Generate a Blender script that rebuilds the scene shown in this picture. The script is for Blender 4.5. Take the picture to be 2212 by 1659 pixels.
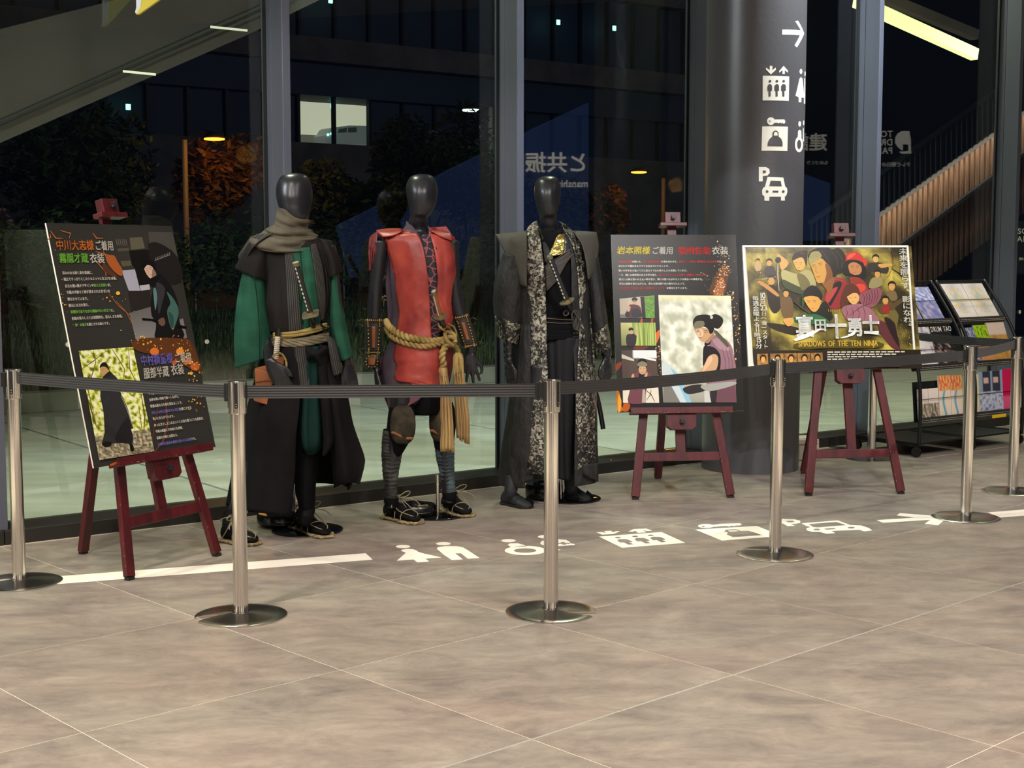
import bpy, bmesh, math, random
from mathutils import Vector, Matrix, noise
from mathutils.geometry import tessellate_polygon
random.seed(7)
for o in list(bpy.data.objects): bpy.data.objects.remove(o)
SC = bpy.context.scene; COL = SC.collection
PI = math.pi
# ---------------------------------------------------------------- camera
FPX, PIT, CH = 3060.0, .0912, 1.353
cam = bpy.data.cameras.new('camera'); cam_o = bpy.data.objects.new('camera', cam); COL.objects.link(cam_o)
cam.sensor_width = 36.0; cam.lens = 36.0*FPX/2212; cam.clip_end = 300
cam_o.location = (0, 0, CH); cam_o.rotation_euler = (PI/2-PIT, 0, 0)
SC.camera = cam_o
# ---------------------------------------------------------------- colour
def lin(v):
    v /= 255.0
    return v/12.92 if v <= .04045 else ((v+.055)/1.055)**2.4
def C(r, g, b): return (lin(r), lin(g), lin(b), 1)
SC.view_settings.view_transform = 'Standard'; SC.view_settings.look = 'None'
SC.view_settings.gamma = 1; SC.view_settings.use_curve_mapping = False
SC.view_settings.exposure = 0.0
# ---------------------------------------------------------------- night sky
W = bpy.data.worlds.new('night'); SC.world = W; W.use_nodes = True
W.node_tree.nodes['Background'].inputs[0].default_value = (.10, .16, .34, 1)
W.node_tree.nodes['Background'].inputs[1].default_value = .055
# ---------------------------------------------------------------- ceiling lamps
def area(name, loc, size, power, col, target=None, sy=None, spread=None):
    l = bpy.data.lights.new(name, 'AREA'); l.energy = power; l.color = col; l.size = size
    if sy: l.shape = 'RECTANGLE'; l.size_y = sy
    if spread: l.spread = spread
    o = bpy.data.objects.new(name, l); COL.objects.link(o); o.location = loc
    if target is not None:
        o.rotation_euler = (Vector(target)-Vector(loc)).to_track_quat('-Z', 'Y').to_euler()
    return o
def spot(name, loc, target, power, col, ang=40, blend=.3, r=.05):
    l = bpy.data.lights.new(name, 'SPOT'); l.energy = power; l.color = col
    l.spot_size = math.radians(ang); l.spot_blend = blend; l.shadow_soft_size = r
    o = bpy.data.objects.new(name, l); COL.objects.link(o); o.location = loc
    o.rotation_euler = (Vector(target)-Vector(loc)).to_track_quat('-Z', 'Y').to_euler()
    return o
WARM = (1, .88, .80); NEUT = (1, .93, .88); COOL = (.86, .94, 1.0)
for i, (x, y, p) in enumerate([(-3.2, 1.0, 85), (0, 1.0, 85), (3.2, 1.0, 80), (-1.6, 3.8, 85), (1.6, 3.8, 80), (4.4, 4.2, 75), (4.6, 7.2, 60), (-4.2, 4.2, 60)]):
    area('ceiling_lamp', (x, y, 4.6), .5, p*.80, WARM, spread=math.radians(118))
spot('track_spot', (-2.6, 1.6, 4.3), (-1.35, 6.5, 1.0), 400, NEUT, 38, .35)
spot('track_spot', (-.2, 1.8, 4.3), (-.4, 7.1, 1.0), 260, NEUT, 34, .35)
spot('track_spot', (2.6, 2.4, 4.3), (.3, 7.6, 1.0), 290, NEUT, 28, .3)
spot('track_spot', (1.2, 3.6, 4.3), (1.4, 8.0, .62), 430, COOL, 29.4, .12, .03)
spot('track_spot', (3.8, 3.4, 4.3), (2.7, 8.9, .9), 420, NEUT, 32, .25)
spot('pillar_spot', (3.3, 8.2, 4.7), (1.85, 9.3, 3.4), 1100, COOL, 70, .7)
spot('front_spot', (2.6, 1.6, 4.7), (-.7, 7.9, 2.7), 330, COOL, 30, .6, .15)
area('side_lamp', (-5.5, 4.6, 4.3),  .8, 170, COOL, (-.4, 8.2, 2.8), spread=math.radians(80))
spot('mullion_spot', (5.2, 8.4, 4.8), (2.7, 10.4, 2.2), 300, COOL, 40, .5)
# ---------------------------------------------------------------- measuring helpers
CP = Vector((0, 0, CH)); FW = Vector((0, math.cos(PIT), -math.sin(PIT))); RT = Vector((1, 0, 0)); UP = RT.cross(FW)
def ray(x, y): return FW + RT*((x-1106)/FPX) + UP*((829.5-y)/FPX)
def P(x, y, Y):
    d = ray(x, y); return CP + d*(Y/d.y)
def G(x, y, z=0):
    d = ray(x, y); return CP + d*((z-CH)/d.z)
FA = math.radians(36.5); FD = Vector((math.cos(FA), math.sin(FA), 0)); FN = Vector((-FD.y, FD.x, 0)); FO = Vector((-2.378, 6.483, 0))
def F(s, n, z=0): return FO + FD*s + FN*n + Vector((0, 0, z))
def PN(x, y, nn):
    d = ray(x, y); return CP + d*(((FO+FN*nn-CP).dot(FN))/d.dot(FN))
# ---------------------------------------------------------------- objects
def tag(o, label=None, cat=None, group=None, kind=None):
    if label: o['label'] = label
    if cat: o['category'] = cat
    if group: o['group'] = group
    if kind: o['kind'] = kind
    return o
def empty(name, loc=(0, 0, 0), rz=0, label=None, cat=None, group=None):
    o = bpy.data.objects.new(name, None); COL.objects.link(o); o.location = loc; o.rotation_euler.z = rz
    o.empty_display_size = .05
    return tag(o, label, cat, group)
def copy_tree(o, parent=None):
    c = o.copy(); COL.objects.link(c); c.parent = parent
    for ch in list(o.children): copy_tree(ch, c)
    return c
def wl(p):
    """world location/rotation of a parent chain"""
    m = Matrix.Identity(4)
    while p is not None:
        m = (Matrix.Translation(p.location) @ p.rotation_euler.to_matrix().to_4x4()) @ m; p = p.parent
    return m
class MB:
    def __init__(s): s.v = []; s.f = []; s.mi = []; s.uv = {}; s.m = 0
    def add(s, vs, fs, uvs=None):
        k = len(s.v); s.v += [tuple(v) for v in vs]
        for f in fs: s.f.append(tuple(i+k for i in f)); s.mi.append(s.m)
        if uvs:
            for i, u in enumerate(uvs): s.uv[k+i] = u
        return s
    def box(s, c, size, rot=None, about=None):
        c = Vector(c); hx, hy, hz = size[0]/2, size[1]/2, size[2]/2
        vs = []
        for x, y, z in ((-1,-1,-1),(1,-1,-1),(1,1,-1),(-1,1,-1),(-1,-1,1),(1,-1,1),(1,1,1),(-1,1,1)):
            p = Vector((x*hx, y*hy, z*hz))
            if rot: p = rot @ p
            vs.append(p+c)
        return s.add(vs, [(0,3,2,1),(4,5,6,7),(0,1,5,4),(1,2,6,5),(2,3,7,6),(3,0,4,7)])
    def bar(s, a, b, w, t, side=None):
        """rectangular bar from a to b; w along 'side', t across"""
        a = Vector(a); b = Vector(b); d = (b-a).normalized()
        sd = Vector(side) if side is not None else Vector((1, 0, 0)); sd = (sd-d*sd.dot(d)).normalized(); q = d.cross(sd)
        vs = [p+sd*x*w/2+q*y*t/2 for p in (a, b) for x, y in ((-1,-1),(1,-1),(1,1),(-1,1))]
        return s.add(vs, [(0,3,2,1),(4,5,6,7),(0,1,5,4),(1,2,6,5),(2,3,7,6),(3,0,4,7)])
    def tube(s, pts, rad, n=8, cap=True, flat=None):
        pts = [Vector(p) for p in pts]; m = len(pts)
        if not hasattr(rad, '__len__'): rad = [rad]*m
        up = None; vs = []
        for i, p in enumerate(pts):
            t = (pts[min(i+1, m-1)]-pts[max(i-1, 0)]).normalized()
            if up is None:
                up = Vector((0, 0, 1)) if abs(t.z) < .9 else Vector((1, 0, 0))
            a = (up-t*up.dot(t)).normalized(); b = t.cross(a); up = a
            for k in range(n):
                th = 2*PI*k/n; vs.append(p+a*math.cos(th)*rad[i]+b*math.sin(th)*rad[i]*(flat or 1))
        fs = [(i*n+k, i*n+(k+1) % n, (i+1)*n+(k+1) % n, (i+1)*n+k) for i in range(m-1) for k in range(n)]
        if cap: fs += [tuple(range(n-1, -1, -1)), tuple(range((m-1)*n, m*n))]
        return s.add(vs, fs)
    def lathe(s, prof, c=(0, 0, 0), n=24, axis=None):
        c = Vector(c); vs = []
        q = axis.to_track_quat('Z', 'Y').to_matrix() if axis is not None else Matrix.Identity(3)
        for r, z in prof:
            for k in range(n): vs.append(c+q@Vector((r*math.cos(2*PI*k/n), r*math.sin(2*PI*k/n), z)))
        m = len(prof)
        fs = [(i*n+k, i*n+(k+1) % n, (i+1)*n+(k+1) % n, (i+1)*n+k) for i in range(m-1) for k in range(n)]
        fs += [tuple(range(n-1, -1, -1)), tuple(range((m-1)*n, m*n))]
        return s.add(vs, fs)
    def prism(s, pts, off):
        """planar polygon (any orientation) extruded by vector off"""
        pts = [Vector(p) for p in pts]; off = Vector(off); n = len(pts)
        tri = tessellate_polygon([pts])
        fs = [tuple(t) for t in tri] + [tuple(i+n for i in reversed(t)) for t in tri]
        fs += [(i, (i+1) % n, (i+1) % n+n, i+n) for i in range(n)]
        return s.add(pts+[p+off for p in pts], fs)
    def grid(s, rows, uv=None, closed=False):
        m, n = len(rows), len(rows[0]); vs = [p for r in rows for p in r]
        fs = []
        for i in range(m-1):
            for k in range(n if closed else n-1):
                k2 = (k+1) % n; fs.append((i*n+k, i*n+k2, (i+1)*n+k2, (i+1)*n+k))
        return s.add(vs, fs, [q for r in uv for q in r] if uv else None)
    def ball(s, c, r, n=8, sc=(1, 1, 1)):
        prof = [(max(1e-4, math.sin(PI*i/n)), -math.cos(PI*i/n)) for i in range(n+1)]
        c = Vector(c); vs = [c+Vector((pr*r*math.cos(2*PI*k/(n*2))*sc[0], pr*r*math.sin(2*PI*k/(n*2))*sc[1], z*r*sc[2])) for pr, z in prof for k in range(n*2)]
        N = n*2
        return s.add(vs, [(i*N+k, i*N+(k+1) % N, (i+1)*N+(k+1) % N, (i+1)*N+k) for i in range(n) for k in range(N)])
    def build(s, name, mats, parent=None, smooth=False, bevel=0, solid=0, world=True, remesh=0, sub=0, disp=None, auto=None):
        me = bpy.data.meshes.new(name)
        vs = s.v
        if parent is not None and world:
            inv = wl(parent).inverted(); vs = [inv @ Vector(v) for v in vs]
        me.from_pydata([tuple(v) for v in vs], [], s.f)
        for m in (mats if isinstance(mats, (list, tuple)) else [mats]): me.materials.append(m)
        if len(me.materials) > 1: me.polygons.foreach_set('material_index', s.mi)
        if s.uv:
            ul = me.uv_layers.new(name='uv')
            for l in me.loops: ul.data[l.index].uv = s.uv.get(l.vertex_index, (0, 0))
        bm = bmesh.new(); bm.from_mesh(me); bmesh.ops.recalc_face_normals(bm, faces=bm.faces); bm.to_mesh(me); bm.free()
        o = bpy.data.objects.new(name, me); COL.objects.link(o)
        if parent is not None: o.parent = parent
        if solid: md = o.modifiers.new('s', 'SOLIDIFY'); md.thickness = solid; md.offset = 0
        if bevel: md = o.modifiers.new('b', 'BEVEL'); md.width = bevel; md.segments = 2; md.limit_method = 'ANGLE'
        if remesh:
            md = o.modifiers.new('r', 'REMESH'); md.mode = 'VOXEL'; md.voxel_size = remesh; md.use_smooth_shade = True
            md = o.modifiers.new('l', 'SMOOTH'); md.factor = .5; md.iterations = 4
        if sub: md = o.modifiers.new('u', 'SUBSURF'); md.levels = sub; md.render_levels = sub
        if smooth: me.polygons.foreach_set('use_smooth', [True]*len(me.polygons))
        if auto:
            me.polygons.foreach_set('use_smooth', [True]*len(me.polygons))
            me.set_sharp_from_angle(angle=math.radians(auto))
        return o
# ---------------------------------------------------------------- materials
def mat(name, col, rough=.6, metal=0, bump=0, bscale=60, col2=None, nscale=8, detail=4, mix=(.35, .65), stretch=None,
        coord='Object', emit=None, estr=0, spec=.5, sheen=0, coat=0, aniso=0, uvpat=None, bdist=.004, contrast=None):
    m = bpy.data.materials.new(name); m.use_nodes = True; nt = m.node_tree; N = nt.nodes; L = nt.links; b = N['Principled BSDF']
    b.inputs['Base Color'].default_value = col; b.inputs['Roughness'].default_value = rough; b.inputs['Metallic'].default_value = metal
    b.inputs['Specular IOR Level'].default_value = spec
    if sheen: b.inputs['Sheen Weight'].default_value = sheen
    if coat: b.inputs['Coat Weight'].default_value = coat; b.inputs['Coat Roughness'].default_value = .15
    if aniso: b.inputs['Anisotropic'].default_value = aniso
    if emit: b.inputs['Emission Color'].default_value = emit; b.inputs['Emission Strength'].default_value = estr
    if bump or col2:
        tc = N.new('ShaderNodeTexCoord'); mp = N.new('ShaderNodeMapping'); L.new(tc.outputs[coord], mp.inputs[0])
        if stretch: mp.inputs['Scale'].default_value = stretch
    if col2:
        n = N.new('ShaderNodeTexNoise'); n.inputs['Scale'].default_value = nscale; n.inputs['Detail'].default_value = detail
        L.new(mp.outputs[0], n.inputs['Vector'])
        r = N.new('ShaderNodeValToRGB'); r.color_ramp.elements[0].position = mix[0]; r.color_ramp.elements[1].position = mix[1]
        r.color_ramp.elements[0].color = col; r.color_ramp.elements[1].color = col2
        L.new(n.outputs['Fac'], r.inputs[0]); L.new(r.outputs[0], b.inputs['Base Color'])
    if bump:
        n2 = N.new('ShaderNodeTexNoise'); n2.inputs['Scale'].default_value = bscale; n2.inputs['Detail'].default_value = 3
        L.new(mp.outputs[0], n2.inputs['Vector'])
        bp = N.new('ShaderNodeBump'); bp.inputs['Strength'].default_value = bump; bp.inputs['Distance'].default_value = bdist
        L.new(n2.outputs['Fac'], bp.inputs['Height']); L.new(bp.outputs[0], b.inputs['Normal'])
    return m
def vcmat(name, rough=.45, spec=.4):
    m = bpy.data.materials.new(name); m.use_nodes = True; N = m.node_tree.nodes; b = N['Principled BSDF']
    a = N.new('ShaderNodeVertexColor'); a.layer_name = 'ink'
    m.node_tree.links.new(a.outputs[0], b.inputs['Base Color']); b.inputs['Roughness'].default_value = rough
    b.inputs['Specular IOR Level'].default_value = spec
    return m
M = {}
M['steel'] = mat('brushed_steel', (.72, .69, .64, 1), .16, 1, bump=.05, bscale=40, stretch=(1, 1, .02), aniso=.3)
M['steel_disc'] = mat('turned_steel', (.72, .68, .61, 1), .20, 1, aniso=.6)
M['black_plastic'] = mat('black_plastic', C(26, 26, 26), .45, bump=.1, bscale=200)
M['belt'] = mat('belt_webbing', C(40, 39, 38), .6, sheen=.1)
M['frame_side'] = mat('painted_frame', C(108, 113, 128), .38, .2, bump=.06, bscale=30, stretch=(1, 1, .05))
M['frame_dark'] = mat('gasket_rubber', C(22, 27, 28), .6)
M['sill'] = mat('sill_metal', C(58, 56, 52), .42, .3, bump=.06, bscale=40)
M['wood_red'] = mat('mahogany_stain', C(90, 24, 28), .4, bump=.12, bscale=25, col2=C(66, 16, 22), nscale=5, stretch=(6, 6, .6), spec=.5, coat=.15)
M['wood_chip'] = mat('chipped_raw_wood', C(205, 160, 100), .6)
M['knob'] = mat('knob_plastic', C(34, 36, 38), .35)
M['decal'] = mat('white_vinyl', C(243, 238, 222), .55, bump=.03, bscale=200)
M['pillar_paint'] = mat('charcoal_paint', C(82, 80, 82), .36, bump=.25, bscale=26, bdist=.006, spec=.55)
# ================================================================ floor
def tile_mat(name='stone_tile'):
    m = bpy.data.materials.new(name); m.use_nodes = True; N = m.node_tree.nodes; L = m.node_tree.links; b = N['Principled BSDF']
    g = N.new('ShaderNodeNewGeometry'); mp = N.new('ShaderNodeMapping'); L.new(g.outputs['Position'], mp.inputs[0])
    mp.inputs['Rotation'].default_value = (0, 0, -.5); mp.inputs['Scale'].default_value = (.9, 1.7, 1)
    oi = N.new('ShaderNodeObjectInfo'); 
    ad = N.new('ShaderNodeVectorMath'); ad.operation = 'MULTIPLY_ADD'; L.new(oi.outputs['Random'], ad.inputs[0]); ad.inputs[1].default_value = (17, 9, 5); L.new(mp.outputs[0], ad.inputs[2])
    n1 = N.new('ShaderNodeTexNoise'); n1.inputs['Scale'].default_value = 3.4; n1.inputs['Detail'].default_value = 12; n1.inputs['Roughness'].default_value = .8; n1.inputs['Distortion'].default_value = .35
    L.new(ad.outputs[0], n1.inputs['Vector'])
    n2 = N.new('ShaderNodeTexNoise'); n2.inputs['Scale'].default_value = 1.0; n2.inputs['Detail'].default_value = 3; L.new(ad.outputs[0], n2.inputs['Vector'])
    r = N.new('ShaderNodeValToRGB'); cr = r.color_ramp; cr.elements[0].position = .30; cr.elements[0].color = C(106, 98, 94)
    cr.elements[1].position = .72; cr.elements[1].color = C(172, 160, 147); e = cr.elements.new(.5); e.color = C(142, 132, 122)
    L.new(n1.outputs['Fac'], r.inputs[0])
    r2 = N.new('ShaderNodeValToRGB'); r2.color_ramp.elements[0].position = .38; r2.color_ramp.elements[1].position = .65
    r2.color_ramp.elements[0].color = (.97, 1.0, .985, 1); r2.color_ramp.elements[1].color = (1.02, .985, .97, 1); L.new(n2.outputs['Fac'], r2.inputs[0])
    mx = N.new('ShaderNodeMix'); mx.data_type = 'RGBA'; mx.blend_type = 'MULTIPLY'; mx.inputs[0].default_value = 1
    L.new(r.outputs[0], mx.inputs[6]); L.new(r2.outputs[0], mx.inputs[7]); L.new(mx.outputs[2], b.inputs['Base Color'])
    b.inputs['Roughness'].default_value = .38; b.inputs['Specular IOR Level'].default_value = .42
    bp = N.new('ShaderNodeBump'); bp.inputs['Strength'].default_value = .12; bp.inputs['Distance'].default_value = .003
    L.new(n1.outputs['Fac'], bp.inputs['Height']); L.new(bp.outputs[0], b.inputs['Normal'])
    return m
M['tile'] = tile_mat()
M['grout'] = mat('pale_grout', C(232, 222, 200), .7, bump=.1)
M['joint_metal'] = mat('bright_joint_strip', C(235, 235, 225), .25, .6)
floor = empty('floor'); floor['kind'] = 'structure'
TY, TS = .7473, .899; TO = Vector((-1.220, 3.917, 0)); TI = Vector((math.cos(TY), math.sin(TY), 0)); TJ = Vector((math.sin(TY), -math.cos(TY), 0))*1.009
def clip(poly, p0, nrm):
    out = []
    for i in range(len(poly)):
        a, b = poly[i], poly[(i+1) % len(poly)]; da, db = (a-p0).dot(nrm), (b-p0).dot(nrm)
        if da <= 0: out.append(a)
        if da*db < 0: out.append(a+(b-a)*(da/(da-db)))
    return out
def slab(poly, top, th, name, m, parent, bev=0):
    mb = MB(); mb.prism([Vector((p.x, p.y, top-th)) for p in poly], (0, 0, th)); return mb.build(name, m, parent, bevel=bev)
gmin = []
for i in range(-7, 16):
    for j in range(-12, 8):
        q = [TO+TI*TS*(i+a)+TJ*TS*(j+b) for a, b in ((.0014, .0014), (.9986, .0014), (.9986, .9986), (.0014, .9986))]
        c = (q[0]+q[2])/2
        if (c-F(0, .1)).dot(FN) > .6 or c.y < 1.5 or abs(c.x) > c.y*.40+1.1: continue
        q = clip(q, F(0, .06), FN)
        if len(q) < 3: continue
        slab(q, 0, .012, 'tile', M['tile'], floor)
mb = MB(); q = [Vector(p) for p in ((-14, -8, 0), (14, -8, 0), (14, 18, 0), (-14, 18, 0))]; q = clip(q, F(0, .06), FN)
slab(q, -.0004, .05, 'grout_bed', M['grout'], floor)
mb = MB()
a = TO+TJ*TS*2+TI*TS*(-5); b_ = TO+TJ*TS*2+TI*TS*9
for k, w in ((1, .0035),):
    a = TO+TJ*TS*(k+1)+TI*TS*(-5); b_ = TO+TJ*TS*(k+1)+TI*TS*9
s_ = mb.bar(TO+TI*TS*(-4)+TJ*TS*1+Vector((0, 0, -.0005)), TO+TI*TS*9+TJ*TS*1+Vector((0, 0, -.0005)), .007, .0014, TJ)
mb.build('joint_strip', M['joint_metal'], floor)
# outer floor field beyond the single tiles (behind and beside the camera)
mb = MB(); mb.prism([Vector(p) for p in ((-14, -8, -.004), (14, -8, -.004), (14, 1.2, -.004), (-14, 1.2, -.004))], (0, 0, .004)); mb.build('tile_field', M['tile'], floor)
# ================================================================ room behind the camera
M['wall'] = mat('warm_grey_wall', C(178, 170, 160), .8, bump=.05)
M['ceil'] = mat('dark_ceiling', C(165, 160, 154), .8, bump=.05)
mb = MB(); mb.box((0, -6.1, 2.6), (26, .2, 5.4)); w = mb.build('wall_back', M['wall']); w['kind'] = 'structure'
mb = MB(); mb.box((-9.1, 0, 2.6), (.2, 12, 5.4)); w = mb.build('wall_left', M['wall']); w['kind'] = 'structure'
mb = MB(); mb.prism([Vector((p.x, p.y, 5.3)) for p in clip([Vector(p) for p in ((-9, -6, 0), (14, -6, 0), (14, 18, 0), (-9, 18, 0))], F(0, .22), FN)], (0, 0, .15)); w = mb.build('ceiling', M['ceil']); w['kind'] = 'structure'
M['refl_glow'] = mat('added_glow_panel', C(255, 240, 220), .6, emit=(1, .93, .84, 1), estr=3.0)  # glowing panels added out of view to put bright streaks in the steel posts
for i, (x, y, wx, wy) in enumerate(((8.6, -3.6, .1, 1.3), (-8.9, .4, .1, 1.2), (-8.9, 4.2, .1, .5), (3.4, -5.9, 1.6, .1), (-2.6, -5.9, .7, .1))):
    mb = MB(); mb.box((x, y, 1.5), (wx, wy, 2.6)); o = mb.build('added_glow_panel', M['refl_glow']); o['kind'] = 'structure'
# ================================================================ glazed facade
TOPZ = 5.3
MUL = [(.046, 0), (1.551, 0), (3.059, 0), (4.585, 0), (6.25, 0), (7.93, 0)]
step = 1.6
right = [9.6, 11.2, 12.8]; left = [-1.5, -3.05, -4.6, -6.1]
allm = sorted([m_[0] for m_ in MUL]+right+left)
fac = empty('wall_facade', F(0, 0)); fac['kind'] = 'structure'
def fbox(mb, s0, s1, n0, n1, z0, z1):
    c = F((s0+s1)/2, (n0+n1)/2, (z0+z1)/2); mb.box(c, (s1-s0, n1-n0, z1-z0), Matrix.Rotation(FA, 3, 'Z'))
for i in range(len(allm)-1):
    a, b_ = allm[i]-.0225, allm[i+1]-.0225
    mb = MB(); fbox(mb, a+.002, b_-.002, 0, .26, .004, .072); mb.build('kick_plate', M['sill'], fac, bevel=.003)
mb = MB(); fbox(mb, allm[0], allm[-1], -.006, .24, 0, .004); mb.build('floor_channel', M['grout'], fac)
for i, sR in enumerate(allm):
    mb = MB(); fbox(mb, sR-.045, sR, .02, .148, .072, TOPZ); o = mb.build('trim_%d' % (i+1), M['frame_side'], None, bevel=.002); o['kind'] = 'structure'
    mb = MB(); fbox(mb, sR-.043, sR-.002, .152, .205, .072, TOPZ); mb.build('glazing_frame', M['frame_side'], o, bevel=.002)
    mb = MB(); fbox(mb, sR-.060, sR+.015, .205, .225, .072, TOPZ); mb.build('gasket', M['frame_dark'], o)
def glass_mat():
    m = bpy.data.materials.new('clear_glass'); m.use_nodes = True; N = m.node_tree.nodes; L = m.node_tree.links
    N.remove(N['Principled BSDF']); out = N['Material Output']
    t = N.new('ShaderNodeBsdfTransparent'); t.inputs[0].default_value = (.93, .97, .95, 1)
    g = N.new('ShaderNodeBsdfGlossy'); g.inputs['Roughness'].default_value = 0.0; g.inputs[0].default_value = (1, 1, 1, 1)
    f = N.new('ShaderNodeFresnel'); ge = N.new('ShaderNodeNewGeometry'); io = N.new('ShaderNodeMath'); io.operation = 'MULTIPLY_ADD'; L.new(ge.outputs['Backfacing'], io.inputs[0]); io.inputs[1].default_value = 1/1.52-1.52; io.inputs[2].default_value = 1.52; L.new(io.outputs[0], f.inputs[0])
    mx = N.new('ShaderNodeMixShader'); L.new(f.outputs[0], mx.inputs[0]); L.new(t.outputs[0], mx.inputs[1]); L.new(g.outputs[0], mx.inputs[2]); L.new(mx.outputs[0], out.inputs[0])
    return m
M['glass'] = glass_mat()
for i in range(len(allm)-1):
    a, b_ = allm[i]+.012, allm[i+1]-.057
    mb = MB(); fbox(mb, a, b_, .208, .214, .072, TOPZ); o = mb.build('window_%d' % (i+1), M['glass']); o['kind'] = 'structure'
    if 4 <= i <= 8:
        pts = {5: [(447, 738)], 4: [(147, 744)], 8: [(2203, 674)]}.get(i, [])
        for (x, y) in pts:
            c = PN(x, y, .206); mb = MB(); mb.lathe([(.0001, 0), (.012 if i < 8 else .016, 0), (.012 if i < 8 else .016, .001), (.0001, .001)], c, 20, -FN); mb.build('warning_dot', M['decal'], o)
# ================================================================ pillar
pc = Vector((1.516, 8.95, 0)); pr = .3055
# radius and centre from its silhouette
mb = MB(); mb.lathe([(pr, 0), (pr, 1.2), (pr, 2.4), (pr, 3.6), (pr, TOPZ)], pc, 96); pil = mb.build('pillar', M['pillar_paint'], auto=40); pil['kind'] = 'structure'
pil['label'] = 'round charcoal pillar printed with white direction symbols'
# ================================================================ printed symbols
def ell(cx, cy, rx, ry=None, n=20): ry = rx if ry is None else ry; return [(cx+rx*math.cos(2*PI*i/n), cy+ry*math.sin(2*PI*i/n)) for i in range(n)]
def sh(p, dx, dy): return [(x+dx, y+dy) for x, y in p]
def floor_decal(name, label, loops, ox, oy, sc):
    """each entry of loops = outer outline followed by its holes"""
    mb = MB()
    for lp in loops:
        pts = [[G(ox+x/sc, oy+y/sc, .0006) for x, y in l] for l in lp]
        tri = tessellate_polygon(pts); mb.add([p for l in pts for p in l], [tuple(t) for t in tri])
    o = mb.build(name, M['decal'], floor); tag(o, label); return o
A1 = (800, 1080, 3.687); A2 = (700, 950, 2.765); A3 = (1400, 1040, 2.724)
floor_decal('floor_line', 'white guide line on the floor left of the symbols', [[[(-60, 1258.5), (790, 1195), (805, 1209), (-60, 1276)]]], 0, 0, 1)
floor_decal('floor_symbol', 'white woman and man toilet symbol on the floor', [[ell(260, 371, 58, 13)], [[(245,405),(250,396),(290,389),(335,391),(365,400),(380,412),(430,428),(572,458),(440,468),(468,491),(375,497),(345,474),(210,484),(283,421)]],
    [ell(582, 348, 58, 13)], [[(528,388),(540,375),(600,367),(690,368),(740,378),(770,396),(872,463),(777,468),(722,425),(676,425),(737,473),(650,479),(590,440)]]], *A1)
floor_decal('floor_symbol', 'white wheelchair and accessible toilet symbol on the floor', [[ell(1100, 324, 58, 13)], [[(1093,358),(1110,346),(1170,344),(1225,358),(1250,370),(1180,378),(1120,375)]],
    [ell(1235, 402, 165, 37, 32), ell(1233, 403, 90, 18)], [[(1370,386),(1460,383),(1517,397),(1470,405),(1392,405)]], [ell(1390, 292, 56, 13)],
    [[(1352,345),(1365,326),(1420,314),(1500,312),(1560,318),(1590,335),(1592,345),(1628,351),(1628,360),(1480,368),(1400,366),(1365,356)], [(1490,344),(1520,342),(1515,336),(1545,335),(1552,342),(1588,342),(1590,350),(1560,350),(1562,356),(1530,356),(1525,350),(1492,351)]]], *A1)
pb = [(1750,600),(1765,593),(1810,594),(1840,606),(1838,612),(1822,612),(1848,624),(1818,627),(1790,613),(1768,614)]
floor_decal('floor_symbol', 'white lift symbol with three people and arrows on the floor', [[[(1642,578),(2015,551),(2160,616),(1780,645)], ell(1755,584,18,4.5,12), ell(1858,577,18,4.5,12), ell(1951,571,18,4.5,12), pb, sh(pb,103,-7), sh(pb,197,-14)],
    [[(1625,552),(1658,550),(1684,556),(1672,545),(1712,543),(1726,552),(1746,546),(1770,546),(1728,563),(1660,567)]], [[(1815,548),(1850,533),(1925,530),(1962,543),(1930,545),(1905,540),(1925,553),(1875,556),(1858,543),(1845,549)]]], *A2)
floor_decal('floor_symbol', 'white key and bag locker symbol on the floor', [[[(277,283),(640,262),(790,321),(435,348)], [(446,293),(462,283),(515,281),(545,290),(590,290),(640,305),(668,316),(500,328),(462,312),(470,301)]], [[(468,289),(515,286),(532,292),(482,297)]],
    [ell(340, 262, 47, 12), ell(325, 265, 9, 3, 10)], [[(380,256),(430,249),(540,246),(553,252),(540,259),(515,259),(508,264),(490,260),(478,266),(460,262),(384,267)]]], *A3)
floor_decal('floor_symbol', 'white letter P and car parking symbol on the floor', [[[(784,226),(790,221),(860,222),(895,231),(897,243),(870,249),(838,250),(866,261),(822,264),(784,242)], [(808,234),(850,231),(864,238),(832,242)]],
    [[(902,246),(1115,229),(1190,256),(1250,258),(1295,272),(1320,288),(1272,294),(1245,285),(1078,291),(1102,304),(1050,308),(1010,297),(965,297),(935,288),(930,276),(955,268),(930,262)],
     [(945,251),(1108,238),(1165,257),(1000,270),(970,268)], ell(993,283,20,5,12), ell(1195,272,22,5,12), [(1035,278),(1095,274),(1105,279),(1050,284)]]], *A3)
floor_decal('floor_arrow', 'white arrow head on the floor by the fifth post', [[[(1342,227),(1480,219),(1565,212),(1462,200),(1482,186),(1662,200),(1742,228),(1706,258),(1626,249),(1660,226),(1384,243)]]], *A3)
floor_decal('floor_line', 'white guide line on the floor at the right edge', [[[(2000,182),(2400,150),(2400,187),(2060,213)]]], *A3)
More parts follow.
